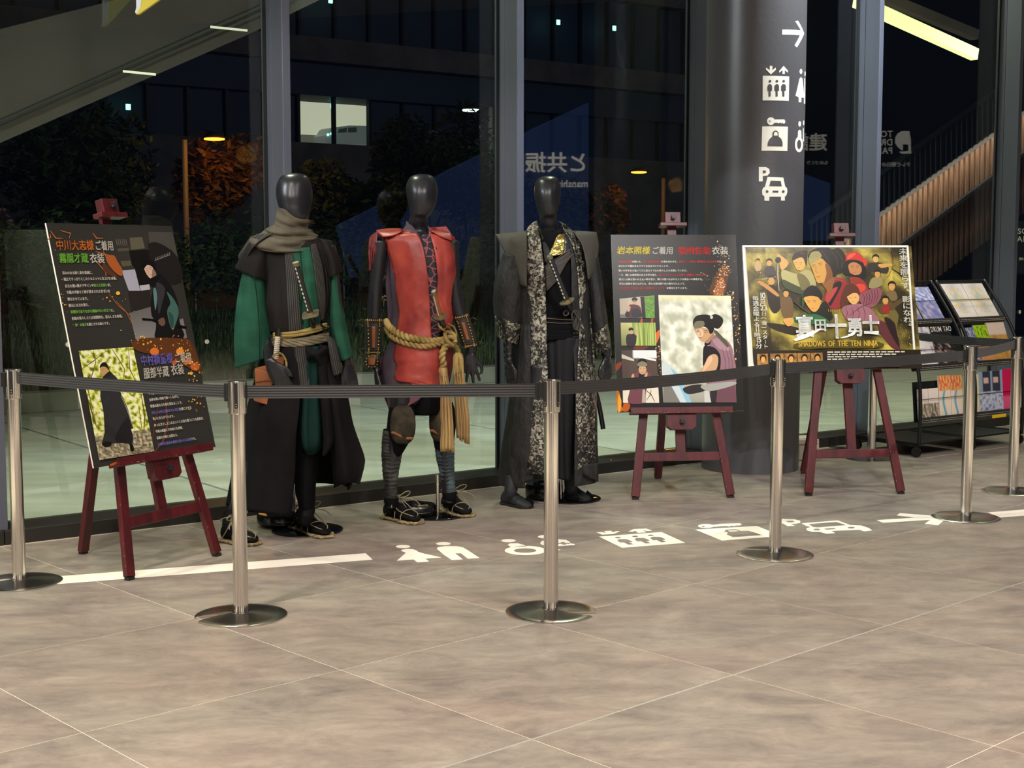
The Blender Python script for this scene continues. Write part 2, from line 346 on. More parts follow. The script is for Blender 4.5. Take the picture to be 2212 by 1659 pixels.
# symbols round the pillar, laid on its surface in narrow strips
def pil_uv(x, y):
    d = ray(x, y); a = d.x*d.x+d.y*d.y; o = CP-pc; b = 2*(o.x*d.x+o.y*d.y); c = o.x**2+o.y**2-pr*pr
    D = b*b-4*a*c
    t = (-b-math.sqrt(D))/(2*a) if D > 0 else -b/(2*a)
    p = CP+d*t; return (math.atan2(p.x-pc.x, -(p.y-pc.y)), p.z)
def pil_decal(name, label, layers, m):
    mb = MB()
    for lift, lp in layers:
        mb.m = 0 if lift == 1 else (1 if lift == 2 else 0)
        rr = pr+.0012*lift
        uv = [Vector((*pil_uv(1480+x/3.318, y/3.318), 0)) for x, y in lp]
        u0, u1 = min(p.x for p in uv), max(p.x for p in uv); k = max(1, int((u1-u0)/.03)+1)
        tri = tessellate_polygon([uv])
        for t in tri:
            for i in range(k):
                a, b_ = u0+(u1-u0)*i/k, u0+(u1-u0)*(i+1)/k
                q = clip([uv[j] for j in t], Vector((b_, 0, 0)), Vector((1, 0, 0)))
                if len(q) > 2: q = clip(q, Vector((a, 0, 0)), Vector((-1, 0, 0)))
                if len(q) > 2: mb.add([pc+Vector((math.sin(p.x)*rr, -math.cos(p.x)*rr, p.y)) for p in q], [tuple(range(len(q)))])
    o = mb.build(name, [M['decal'], M['pillar_paint']], pil); tag(o, label)
pp = [(590,650),(590,615),(600,604),(614,604),(622,615),(622,650),(612,652),(612,692),(598,692),(598,652)]
pil_decal('pillar_symbol', 'white right arrow', [(1, [(695,212),(828,218),(787,152),(808,148),(852,240),(800,340),(783,325),(822,253),(694,248)])], None)
pil_decal('pillar_symbol', 'white lift sign with up and down arrows', [(1, [(606,472),(625,472),(625,503),(648,484),(650,500),(614,534),(578,498),(580,484),(606,503)]), (1, [(705,472),(737,508),(734,522),(714,503),(714,530),(697,530),(697,503),(673,522),(674,508)]),
    (1, [(556,543),(745,548),(742,724),(555,720)])]+[(2, ell(608+d_, 582, 9)) for d_ in (0, 49, 97)]+[(2, sh(pp, d_, 0)) for d_ in (0, 50, 98)], None)
pil_decal('pillar_symbol', 'white key and bag locker sign', [(1, ell(614,868,28)), (2, ell(606,868,5)), (1, [(636,856),(710,856),(718,870),(712,886),(700,886),(695,878),(688,886),(680,878),(665,886),(662,880),(636,880)]),
    (1, [(552,906),(736,908),(732,1082),(547,1080)]), (2, [(590,1048),(592,1020),(605,995),(625,978),(625,950),(640,936),(655,936),(668,950),(668,978),(688,995),(697,1020),(697,1050)]), (3, [(634,972),(636,952),(648,944),(660,952),(661,972)])], None)
pil_decal('pillar_symbol', 'white P and car parking sign', [(1, [(528,1197),(580,1198),(603,1212),(606,1240),(590,1258),(556,1262),(556,1300),(528,1300)]), (2, [(556,1222),(575,1222),(580,1232),(574,1241),(556,1242)]),
    (1, [(590,1268),(703,1272),(716,1335),(730,1350),(732,1375),(724,1402),(714,1408),(714,1438),(686,1438),(686,1410),(604,1410),(602,1440),(568,1438),(568,1408),(553,1395),(551,1365),(560,1345),(572,1338)]),
    (2, [(612,1295),(684,1297),(691,1336),(602,1334)]), (2, ell(587,1373,10)), (2, ell(702,1373,10)), (2, [(626,1366),(667,1366),(667,1380),(626,1380)])], None)
pil_decal('pillar_symbol', 'white woman and man toilet sign round the right edge', [(1, ell(829,512,10,18)), (1, [(818,565),(829,552),(840,565),(852,700),(832,700),(832,732),(812,732),(812,698),(790,686)]), (1, ell(858,530,4,18)), (1, [(852,565),(859,555),(859,745),(850,742)])], None)
ring = ell(815,1035,29,57)
pil_decal('pillar_symbol', 'white wheelchair sign round the right edge', [(1, ell(820,888,10,20)), (1, [(806,985),(808,938),(820,930),(831,938),(833,985)]), (1, ring), (2, ell(815,1035,14,33)), (1, [(842,925),(848,915),(850,1010),(842,1018)]), (1, ell(848,880,4,18))], None)
# ================================================================ barrier posts
RB, RP, RH, HT = .172, .0275, .0335, .887
def make_post(name, loc, rz, label, notch):
    root = empty(name, loc, rz, label, 'post', 'steel barrier posts with black belts')
    # slotted disc foot
    mb = MB(); prof = [(.030, .016), (.06, .0145), (.10, .0115), (.14, .0085), (.165, .0065), (RB, .004)]; n = 64
    rows = []
    for r, z in prof:
        w = .013+.016*(r/RB)**2; dl = math.asin(min(.9, w/r)) if r > .045 else .02
        nt = notch+ .35*(r/RB)
        rows.append([Vector((r*math.cos(nt+dl+(2*PI-2*dl)*k/n), r*math.sin(nt+dl+(2*PI-2*dl)*k/n), z)) for k in range(n+1)])
    low = [Vector((p.x, p.y, .001)) for p in rows[-1]]
    inner = [Vector((p.x, p.y, .001)) for p in rows[0]]
    mb.grid(rows+[low]); 
    for e_ in (0, n): mb.grid([[r[e_] for r in rows], [Vector((r[e_].x, r[e_].y, .001)) for r in rows]])
    mb.build('foot_disc', M['steel_disc'], root, world=False, auto=35)
    mb = MB(); mb.lathe([(.0001, .001), (.034, .001), (.034, .018), (RP, .0185), (RP, .77), (.0001, .77)], n=32); mb.build('pole', M['steel'], root, world=False, auto=40)
    mb = MB(); mb.lathe([(.0001, .765), (RH-.003, .765), (RH, .768), (RH, HT-.006), (.0001, HT-.006)], n=32); h = mb.build('head', M['steel'], root, world=False, auto=40)
    mb = MB(); mb.lathe([(.0001, HT-.006), (RH+.001, HT-.006), (RH+.001, HT-.002), (RH-.002, HT), (.0001, HT+.0005)], n=32); mb.build('cap', M['steel'], root, world=False, auto=40)
    for k in range(4):
        a = k*PI/2; mb = MB(); q = Matrix.Rotation(a, 3, 'Z')
        vs = []
        for zz, ww in ((.786, .001), (.788, .0045), (.793, .0065), (HT-.008, .0065)):
            for sx in (-1, 1): vs.append((zz, sx*ww))
        rows = [[q@Vector((sx*ww, -math.sqrt((RH+.0012)**2-ww*ww), zz)) for sx in (-1, 0, 1)] for zz, ww in ((.786, .001), (.788, .0045), (.793, .0065), (HT-.007, .0065))]
        mb.grid(rows); mb.build('belt_slot', M['black_plastic'], root, world=False, solid=.0015)
        mb = MB()
        for zz in (.794, .803): mb.lathe([(.0001, 0), (.0026, 0), (.002, .001), (.0001, .0012)], q@Vector((0, -RH-.0018, zz)), 8, q@Vector((0, -1, 0)))
        mb.build('screw', M['steel'], root, world=False)
    return root
PX = [(42, 1258), (521, 1330), (1190, 1322), (1674, 1198), (2086, 1118), (2187, 1062), (1882, 991)]
lab = ['steel barrier post leftmost, at the left picture edge', 'steel barrier post in front of the green robed mannequin', 'steel barrier post in front of the black coated mannequin',
       'steel barrier post between the two right easels', 'steel barrier post in front of the left brochure rack', 'steel barrier post in front of the right brochure rack', 'steel barrier post behind the landscape poster easel']
rots = [.12, .06, .80, .85, .80, .70, .3]; notches = [PI+.1, PI+.10, -.65, PI-.9, PI-.9, PI-.95, 1]
posts = []
for i, (x, y) in enumerate(PX):
    g = G(x, y)
    posts.append(make_post('barrier_post', (g.x, g.y, 0), rots[i], lab[i], notches[i]-rots[i]))
def belt(a, b_, za=.845, zb=.845, sag=.0, tw=0, clip_at='b', h=.048, name='belt', parent=None):
    A = Vector((a.location.x, a.location.y, 0)); B = Vector((b_.location.x, b_.location.y, 0)); d = (B-A).normalized(); q = Vector((-d.y, d.x, 0))
    p0 = A+d*(RH+.001); p1 = B-d*(RH+.018); n = 28; rows = []
    for i in range(n+1):
        t = i/n; c = p0.lerp(p1, t); z = za+(zb-za)*t-sag*4*t*(1-t)
        ang = tw*math.sin(PI*t)
        sd = Vector((0, 0, math.cos(ang)))+q*math.sin(ang)
        prof = []
        for k in range(11):
            u = k/10-.5; prof.append(c+Vector((0, 0, z))+sd*u*h+q*(.0007 if k % 2 else -.0007))
        rows.append(prof)
    mb = MB(); mb.grid(rows); o = mb.build('belt', M['belt'], a, solid=.0012)
    c = B-d*(RH+.012)+Vector((0, 0, zb)); mb = MB()
    mb.box(c+d*.005, (.016, .014, .058), Matrix.Rotation(math.atan2(d.y, d.x), 3, 'Z'))
    mb.tube([c-d*.006+Vector((0, 0, -.036)), c-d*.006+Vector((0, 0, .03))], .0085, 14)
    o = mb.build('belt_clip', M['black_plastic'], a, auto=40)
    mb = MB()
    for k in range(14): mb.tube([c-d*.006+Vector((0, 0, -.03+k*.0042)), c-d*.006+Vector((0, 0, -.0285+k*.0042))], .0094, 12)
    mb.build('clip_rib', M['black_plastic'], o, auto=40)['kind'] = 'stuff'
belt(posts[0], posts[1], .851, .845, .004)
belt(posts[1], posts[2], .845, .847, 0)
belt(posts[2], posts[3], .852, .846, .010, .12)
belt(posts[3], posts[4], .845, .842, .004)
belt(posts[4], posts[5], .845, .848, .006)
belt(posts[6], posts[5], .848, .848, .010)
mb = MB()
for i, dx in ((0, Vector((-.8, -.6, 0)).normalized()), (5, Vector((.8, -.3, 0)).normalized())):
    p = posts[i]; c = Vector((p.location.x, p.location.y, .845))+dx*(RH+.006); mb = MB(); mb.box(c, (.014, .02, .06), Matrix.Rotation(math.atan2(dx.y, dx.x), 3, 'Z')); mb.build('belt_clip', M['black_plastic'], p, bevel=.002)
# ================================================================ easels
def chips(mb, a, b_, n, rnd, up=Vector((0, 0, 1)), out=Vector((0, -1, 0))):
    for _ in range(n):
        t = rnd.random(); c = a.lerp(b_, t); l = rnd.uniform(.002, .009); d = (b_-a).normalized()
        mb.bar(c-d*l/2, c+d*l/2, rnd.uniform(.0008, .0018), .0008, up)
def make_easel(origin, yaw, back, zb, H, label, seed, tilt=13.2, tray_dx=0.0, splay=.27):
    rnd = random.Random(seed)
    root = empty('display_easel', origin, yaw, label, 'easel', 'dark red wooden easels')
    R_ = Matrix.Rotation(-yaw, 3, 'Z'); t = math.tan(math.radians(tilt))
    bk = R_ @ (Vector(back)-Vector(origin))
    ztop = zb+H
    def lean(x, z, off=0): return Vector((x, z*t+off, z))
    zt = 1.18
    for sx in (-1, 1):
        xf, xt = sx*splay, sx*.105
        mb = MB(); mb.bar(lean(xf, .014), lean(xt, zt, .0), .047, .026, (1, 0, 0)); lg = mb.build('leg', M['wood_red'], root, world=False, bevel=.003)
        mb = MB(); mb.box((xf, .002, .007), (.036, .024, .014)); mb.build('rubber_foot', M['black_plastic'], lg, world=False)
        mb = MB(); a, b_ = lean(xf-sx*0-.024, .05, -.014), lean(xf+(xt-xf)*.35-.024, .45, -.014); chips(mb, a, b_, 5, rnd); mb.build('paint_chip', M['wood_chip'], lg, world=False)['kind'] = 'stuff'
    mb = MB(); top = Vector((0, 1.22*t+.03, 1.22)); mb.bar(Vector((bk.x, bk.y, .012)), top, .046, .028, (1, 0, 0)); lg = mb.build('leg', M['wood_red'], root, world=False, bevel=.003)
    mb = MB(); mb.box((bk.x, bk.y, .006), (.034, .024, .012)); mb.build('rubber_foot', M['black_plastic'], lg, world=False)
    zc = .228; xc = splay+(.105-splay)*(zc/zt)
    mb = MB(); mb.bar(lean(-xc+.02, zc, .002), lean(xc-.02, zc, .002), .048, .022, (0, t, 1)); mb.build('crossbar', M['wood_red'], root, world=False, bevel=.002)
    mb = MB(); mb.bar(lean(0, zc, .012), lean(0, ztop+.075, .012), .054, .022, (1, 0, 0)); mb.build('mast', M['wood_red'], root, world=False, bevel=.003)
    mb = MB(); mb.bar(lean(-.1, zt-.04, .018), lean(.1, zt-.04, .018), .06, .02, (0, t, 1)); mb.build('apex_bar', M['wood_red'], root, world=False, bevel=.002)
    # tray
    fw = -.062; nrm = Vector((0, -math.cos(math.radians(tilt)), math.sin(math.radians(tilt)))); upv = Vector((0, math.sin(math.radians(tilt)), math.cos(math.radians(tilt))))
    b0 = lean(tray_dx, zb, -.02)
    mb = MB(); mb.bar(b0+Vector((-.29, 0, 0))-upv*.008+nrm*.016, b0+Vector((.29, 0, 0))-upv*.008+nrm*.016, .062, .014, nrm); tr = mb.build('tray', M['wood_red'], root, world=False, bevel=.002)
    mb = MB(); mb.bar(b0+Vector((-.29, 0, 0))+nrm*.041+upv*.006, b0+Vector((.29, 0, 0))+nrm*.041+upv*.006, .030, .010, upv); lip = mb.build('tray_lip', M['wood_red'], tr, world=False, bevel=.0015)
    mb = MB(); a, b_ = b0+Vector((-.285, 0, 0))+nrm*.047-upv*.008, b0+Vector((.285, 0, 0))+nrm*.047-upv*.008; chips(mb, a, b_, 11, rnd, upv); mb.build('paint_chip', M['wood_chip'], tr, world=False)['kind'] = 'stuff'
    # clamp under tray
    def octo(c, w, h, cut): return [c+Vector((x, 0, 0))+upv*z for x, z in ((-w/2, 0), (-w/2, -h+cut), (-w/2+cut*1.3, -h), (w/2-cut*1.3, -h), (w/2, -h+cut), (w/2, 0))]
    mb = MB(); mb.prism(octo(b0-upv*.016+nrm*.030, .165, .088, .018), -nrm*.045); cl = mb.build('tray_clamp', M['wood_red'], root, world=False, bevel=.002)
    def knob(c, par):
        mb = MB(); st = []
        for k in range(20): r = .0135+.0035*math.cos(5*2*PI*k/20); st.append(c+nrm*.014+Vector((r*math.cos(2*PI*k/20), 0, 0))+upv*r*math.sin(2*PI*k/20))
        mb.prism(st, nrm*.012); mb.tube([c, c+nrm*.016], .006, 10); mb.tube([c+nrm*.026, c+nrm*.028], .007, 12)
        mb.build('knob', M['knob'], par, world=False, bevel=.001)
    knob(b0-upv*.058+nrm*.03, cl)
    # top clamp
    c0 = lean(0, ztop, -.014)
    mb = MB(); mb.bar(c0+Vector((-.077, 0, 0))+upv*.010+nrm*.012, c0+Vector((.077, 0, 0))+upv*.010+nrm*.012, .056, .020, nrm); tc = mb.build('top_clamp', M['wood_red'], root, world=False, bevel=.002)
    mb = MB(); mb.prism([c0+Vector((x, 0, 0))+upv*z+nrm*.026 for x, z in ((-.045, .02), (.045, .02), (.045, .083), (-.045, .083))], -nrm*.045); tb = mb.build('clamp_block', M['wood_red'], tc, world=False, bevel=.002)
    knob(c0+upv*.05+nrm*.026, tc)
    base = lean(0, zb, -.030)
    return root, base, upv, nrm, R_
def easel_pts(i):
    return None
def mid(a, b_): return (a+b_)/2
eL, eR = G(276, 1254), G(473, 1200); E1 = make_easel(mid(eL, eR), math.atan2((eR-eL).y, (eR-eL).x), G(180, 1196), .478, 1.03, 'dark red easel at the left holding a portrait costume board', 1, tray_dx=.02)
eL, eR = G(1374, 1079), G(1577, 1075); E2 = make_easel(mid(eL, eR), math.atan2((eR-eL).y, (eR-eL).x), G(1421, 1034), .477, 1.03, 'dark red easel left of the pillar holding a portrait costume board', 2)
eL, eR = G(1747, 1071), G(1946, 1067); E3 = make_easel(mid(eL, eR), math.atan2((eR-eL).y, (eR-eL).x), G(1737, 1023), .72, .728, 'dark red easel holding the landscape poster', 3)
# ================================================================ outside: paving, kerb, bank
M['pave'] = mat('pale_paving', C(158, 160, 148), .55, bump=.1, bscale=30, col2=C(138, 140, 128), nscale=1.6, detail=6, stretch=(1, 2.5, 1), coord='Object')
M['joint_dark'] = mat('dark_joint', C(40, 44, 36), .8)
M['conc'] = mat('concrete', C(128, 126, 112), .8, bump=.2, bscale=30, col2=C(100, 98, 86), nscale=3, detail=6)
M['soil'] = mat('soil', C(30, 34, 20), .95, bump=.5, bscale=40, bdist=.03)
M['grass'] = mat('grass_blades', C(40, 54, 22), .7, col2=C(66, 78, 34), nscale=30)
M['leaf'] = mat('leaf_green', C(40, 56, 30), .9, col2=C(60, 76, 34), nscale=3)
M['leaf_o'] = mat('leaf_orange_lit', C(120, 84, 34), .6, col2=C(70, 52, 22), nscale=4)  # street lamp orange put into the leaf colour
M['bark'] = mat('bark', C(60, 50, 40), .9, bump=.4, bscale=30)
pv = empty('pavement_outside', F(0, 3)); pv['kind'] = 'structure'
mb = MB(); q = [F(-9, .06, -.03), F(24, .06, -.03), F(24, 6.4, -.03), F(-9, 6.4, -.03)]; mb.prism(q, (0, 0, .016)); mb.build('joint_bed', M['joint_dark'], pv)
S0 = [1.53+2.93*k for k in range(-4, 8)]; N0 = [.07, 3.09, 6.1]
for i in range(len(S0)-1):
    for j in range(2):
        q = [F(S0[i]+.012, N0[j]+.012), F(S0[i+1]-.012, N0[j]+.012), F(S0[i+1]-.012, N0[j+1]-.012), F(S0[i]+.012, N0[j+1]-.012)]
        mb = MB(); mb.prism([p-Vector((0, 0, .014)) for p in q], (0, 0, .014)); mb.build('paving_slab', M['pave'], pv)
kb = empty('kerb_wall', F(3, 5.6)); kb['kind'] = 'structure'
for i in range(-3, 6):
    mb = MB(); fbox(mb, i*3+.006, i*3+2.994, 5.5, 5.72, 0, .17); mb.build('kerb_stone', M['conc'], kb, bevel=.008)
def bank(n):
    t = (n-5.7)/3.0
    return .14+.52*max(0, min(1, t))**.8+(.06*(t-1) if t > 1 else 0)
mb = MB(); rows = []
for i in range(61):
    s = -9+i*.6; rows.append([F(s, 5.7+j*.3, bank(5.7+j*.3)+.05*noise.noise(Vector((s, j*.3, 0)))) for j in range(31)])
mb.grid(rows); o = mb.build('grass_bank', M['soil'], None, smooth=True); o['kind'] = 'structure'
rnd = random.Random(3); mb = MB()
def blade(mb, p, h, w, rnd, lean=.4):
    a = rnd.uniform(0, 2*PI); d = Vector((math.cos(a), math.sin(a), 0)); q = Vector((-d.y, d.x, 0)); l = d*h*rnd.uniform(0, lean)
    mb.add([p-q*w, p+q*w, p+q*w*.6+l*.4+Vector((0, 0, h*.6)), p+l+Vector((0, 0, h))], [(0, 1, 2, 3)])
for _ in range(26000):
    s = rnd.uniform(-1.5, 14); n = 5.75+3.2*rnd.random()**1.3; k = (s-5)/8
    if s > 12.3 and n > 7.4: continue
    blade(mb, F(s, n, bank(n)-.01), rnd.uniform(.05, .13)*(1.7 if 5.6 < s < 8.5 else 1), .007, rnd)
o = mb.build('bank_grass', M['grass']); tag(o, 'rough green grass covering the bank outside the glass', 'grass', kind='stuff')
# mesh fence
M['wire'] = mat('galvanised_wire', C(96, 104, 100), .5, .6)
fe = empty('mesh_fence', F(6, 9.0, .5), 0, 'thin steel wire mesh fence along the top of the bank', 'fence')
for s in [x*2.0-1 for x in range(0, 9)]:
    mb = MB(); mb.tube([F(s, 9.03, .55), F(s, 9.03, 1.42)], .018, 8); mb.build('post', M['wire'], fe)
for zz in [.62, .70, .85, .99, 1.13, 1.27, 1.39]:
    mb = MB(); mb.tube([F(-1.2, 9, zz), F(15.2, 9, zz)], .0035, 5); mb.build('horizontal_wire', M['wire'], fe)
mb = MB()
for i in range(110): mb.tube([F(-1.2+i*.15, 9.004, .58), F(-1.2+i*.15, 9.004, 1.40)], .0028, 4)
mb.build('vertical_wire', M['wire'], fe)['kind'] = 'stuff'
# shrubs and trees
def leaf_cloud(mb, c, r, n, rnd, sz=.05, squash=1):
    for _ in range(n):
        while True:
            v = Vector((rnd.uniform(-1, 1), rnd.uniform(-1, 1), rnd.uniform(-1, 1)))
            if .25 < v.length < 1: break
        p = c+Vector((v.x*r, v.y*r, v.z*r*squash)); a = Vector((rnd.uniform(-1, 1), rnd.uniform(-1, 1), rnd.uniform(-.6, .6))).normalized()
        b = a.cross(Vector((rnd.uniform(-1, 1), rnd.uniform(-1, 1), rnd.uniform(-1, 1)))).normalized(); l = sz*rnd.uniform(.6, 1.3)
        mb.add([p-a*l, p+b*l*.35, p+a*l, p-b*l*.35], [(0, 1, 2, 3)])
def shrub(s, n, h, w, label, seed, m='leaf', nl=900, cat='shrub', name='bushy_shrub', sz=.05, trunk=0):
    rnd = random.Random(seed); b0 = F(s, n, bank(min(n, 10))-.02)
    r = empty(name, b0, 0, label, cat)
    mb = MB(); tops = []
    for k in range(7):
        a = rnd.uniform(0, 2*PI); q = b0+Vector((math.cos(a)*w*.5, math.sin(a)*w*.5, trunk+(h-trunk)*rnd.uniform(.55, .95)))
        j = b0+Vector((math.cos(a)*w*.1, math.sin(a)*w*.1, trunk+(h-trunk)*.25)); mb.tube([b0+Vector((rnd.uniform(-.03, .03), 0, 0)), j, q], [.025 if trunk else .012, .014 if trunk else .008, .004], 6); tops.append(q)
    mb.build('stem', M['bark'], r)['kind'] = 'stuff'
    mb = MB()
    for q in tops+[b0+Vector((0, 0, trunk+(h-trunk)*.6))]*2: leaf_cloud(mb, q, w*.42, nl//9, rnd, sz, 1.1)
    mb.build('foliage', M[m], r)['kind'] = 'stuff'
    return r
SH = [(2.7, 8.2, 1.0, .9), (3.3, 8.7, .85, .8), (4.0, 8.4, .7, .8), (4.75, 8.8, .9, .8), (5.5, 8.8, 1.0, .9), (6.3, 9.5, 1.0, 1.0), (7.2, 9.2, .9, .9), (8.3, 9.3, .9, .9), (9.3, 9.3, 1.0, 1.0), (10.3, 9.6, 1.1, 1.0), (11.2, 9.6, 1.0, 1.0)]
SL = ['dark leafy shrub at the left edge outside the first pane', 'dark shrub outside, behind the left costume board', 'low dark shrub outside, right of the left costume board', 'dark shrub outside against the fence left of the green robe',
      'leafy shrub outside directly behind the green robed mannequin', 'dark shrub outside between the green and the red mannequins', 'dark shrub outside behind the red mannequin', 'dark shrub outside right of the red mannequin',
      'dark shrub outside behind the black coated mannequin', 'dark shrub outside right of the black coated mannequin', 'dark shrub outside behind the right portrait board']
for (s, n, h, w), l in zip(SH, SL): shrub(s, n, h, w, l, int(s*10))
TR = [(4.7, 13, 2.5, 1.6, 'leaf', 'tall dark tree outside above the left costume board'), (5.7, 14.6, 2.0, .9, 'leaf', 'dark tree outside left of the first street lamp pole'), (7.95, 14.6, 2.35, .95, 'leaf_o', 'orange lit tree outside beside the first street lamp pole'), (11.6, 14, 2.85, 1.2, 'leaf', 'tall dark tree outside right of the lit room'),
      (13.0, 15, 2.5, 1.3, 'leaf', 'tall dark tree outside above the red mannequin'), (16.9, 15.9, 1.85, .75, 'leaf_o', 'orange lit tree outside left of the second lamp pole'), (14.6, 15, 1.8, 1.4, 'leaf', 'dark tree outside behind the black coated mannequin'), (9.7, 13.4, 1.75, 1.2, 'leaf', 'dark tree outside below the lit room')]
for s, n, h, w, m, l in TR: shrub(s, n, h, w, l, int(s*7), m, 3000 if m == 'leaf' else 2400, 'tree', 'garden_tree', .09, .7)
# street lamps
M['lamp_pole'] = mat('orange_lit_steel', C(150, 140, 130), .6, .2)
M['lamp_o'] = mat('sodium_lamp', C(255, 150, 50), emit=C(255, 120, 30), estr=9)
M['lamp_w'] = mat('white_lamp', C(230, 255, 250), emit=C(205, 255, 240), estr=9)
def lamp(px, ytop, n, hx, hy, label, m, col, pole=True, power=30):
    t = PN(px, ytop, n); h = PN(hx, hy, n-.4)
    r = empty('street_lamp', (t.x, t.y, 0), 0, label, 'lamp')
    mb = MB(); mb.tube([(t.x, t.y, 0), (t.x, t.y, t.z)], [.055, .045], 14); mb.build('pole', M['lamp_pole'], r)
    mb = MB(); mb.tube([(t.x, t.y, t.z), ((t.x+h.x)/2, (t.y+h.y)/2, h.z+.16), (h.x, h.y, h.z+.09)], .012, 8); mb.build('arm', M['sill'], r)
    mb = MB(); mb.lathe([(.0001, .10), (.10, .09), (.17, .03), (.18, .012), (.17, .008), (.0001, .008)], h, 28); mb.build('lamp_head', M['sill'], r, smooth=True)
    mb = MB(); mb.lathe([(.0001, .004), (.11, .004), (.155, .008), (.155, -.012), (.11, -.02), (.0001, -.012)], h, 28); mb.build('lamp_ring', m, r, smooth=True)
    l = bpy.data.lights.new('lamp_glow', 'POINT'); l.energy = power; l.color = col; l.shadow_soft_size = .15; lo = bpy.data.objects.new('lamp_glow', l); COL.objects.link(lo); lo.location = h-FN*1.1+Vector((0, 0, -.3))
lamp(398, 302, 14.2, 463, 300, 'street lamp on an orange lit pole outside the left pane', M['lamp_o'], (1, .45, .1), power=42)
lamp(1433, 385, 15.5, 1380, 372, 'street lamp pole lit orange, left of the pillar', M['lamp_o'], (1, .45, .1), power=25)
lamp(1060, 232, 15.5, 1017, 238, 'white street lamp head outside, upper right of the red mannequin', M['lamp_w'], (.8, 1, .95), power=8)
# building across the garden
M['bld'] = mat('night_concrete', C(134, 120, 112), .9, col2=C(110, 100, 94), nscale=1.2)
M['bld_dark'] = mat('dark_window_panel', C(72, 82, 100), .6, col2=C(60, 70, 88), nscale=.4)
M['bld_line'] = mat('dark_window_frame', C(14, 16, 20), .5)
BN = 35.0
bd = empty('office_building', F(24, BN), 0, 'dark office building across the garden with one lit room', 'building')
def bbox(mb, s0, s1, n0, n1, z0, z1): fbox(mb, s0, s1, n0, n1, z0, z1)
S_A, S_B = 2, 52
for z0, z1, m_, dn, nm in ((-1, 5.0, 'bld', 0, 'wall'), (5.0, 6.55, 'bld_dark', .35, 'window_band'), (6.55, 7.62, 'bld_dark', .1, 'fascia'), (7.62, 8.38, 'bld', -.25, 'balcony_edge'), (8.38, 10.9, 'bld_dark', .35, 'window_band'), (10.9, 12.0, 'bld', -.25, 'balcony_edge'), (12.0, 16, 'bld_dark', .35, 'window_band')):
    if nm == 'window_band' and z0 == 5.0:
        for s0, s1 in ((S_A, 20.35), (23.05, S_B)):
            mb = MB(); bbox(mb, s0, s1, BN+dn, BN+dn+.12, z0, z1); mb.build(nm, M[m_], bd)
    else:
        mb = MB(); bbox(mb, S_A, S_B, BN+dn, BN+2, z0, z1); mb.build(nm, M[m_], bd)
for z0, z1 in ((5.0, 6.55), (8.38, 10.9)):
    for k in range(36):
        s = 3.4+k*1.31
        if z0 == 5.0 and 20.2 < s < 23.2: continue
        mb = MB(); bbox(mb, s-.05, s+.05, BN+.2, BN+.36, z0, z1); mb.build('window_bar', M['bld_line'], bd)
for s in (20.35, 21.68, 23.05):
    mb = MB(); bbox(mb, s-.05, s+.05, BN+.2, BN+.36, 5.0, 6.55); mb.build('window_bar', M['bld_line'], bd)
# lit room behind the open part of the band
M['room'] = mat('lit_room_wall', C(225, 225, 205), .8, emit=C(228, 228, 200), estr=.62)
M['room_low'] = mat('lit_room_dado', C(120, 118, 100), .8, emit=C(96, 95, 80), estr=.7)
rm = MB(); bbox(rm, 20.9, 27, BN+4.0, BN+4.1, 5.62, 7.2); rm.build('room_wall', M['room'], bd)
rm = MB(); bbox(rm, 20.9, 27, BN+4.0, BN+4.1, 4.4, 5.62); rm.build('room_dado', M['room_low'], bd)
rm = MB(); bbox(rm, 20.3, 27, BN+2, BN+4.2, 6.95, 7.0); rm.build('room_ceiling', M['bld'], bd)
rm = MB(); bbox(rm, 20.3, 27, BN+2, BN+4.2, 4.3, 4.4); rm.build('room_floor', M['bld'], bd)
M['exit_lamp'] = mat('small_teal_lamp', C(150, 255, 240), emit=C(150, 255, 235), estr=3)
for x, y in ((719, 229), (714, 1), (277, 231), (1206, 48), (1327, 61)):
    c = PN(x, y, BN+(1.5 if x == 719 else -.3)); o = MB(); o.box(c, (.13, .06, .17), Matrix.Rotation(FA, 3, 'Z')); o.build('exit_lamp', M['exit_lamp'], bd)
# van in the lit room: body, windows, wheels
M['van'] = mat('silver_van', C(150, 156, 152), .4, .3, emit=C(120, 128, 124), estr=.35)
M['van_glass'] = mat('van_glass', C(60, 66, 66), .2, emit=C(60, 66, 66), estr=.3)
vn = empty('parked_van', F(22.3, BN+3.2, 4.6), 0, 'silver van standing in the lit room across the garden', 'van')
def vp(x, y): return PN(x, y, BN+2.6)
mb = MB(); mb.prism([vp(x, y) for x, y in ((704, 312), (704, 292), (710, 288), (716, 278), (722, 275), (756, 271), (800, 272), (800, 312))], FN*.9); mb.build('body', M['van'], vn, bevel=.02)
mb = MB(); mb.prism([vp(x, y)-FN*.02 for x, y in ((729, 287), (732, 279), (749, 276), (748, 286))], FN*.03); mb.build('window', M['van_glass'], vn)
mb = MB(); mb.prism([vp(x, y)-FN*.02 for x, y in ((751, 286), (752, 276), (770, 275), (770, 286))], FN*.03); mb.build('window', M['van_glass'], vn)
for x, y in ((707, 291), (715, 289), (721, 284)):
    mb = MB(); mb.ball(vp(x, y)-FN*.05, .045, 6); mb.build('headlight', M['exit_lamp'], vn)
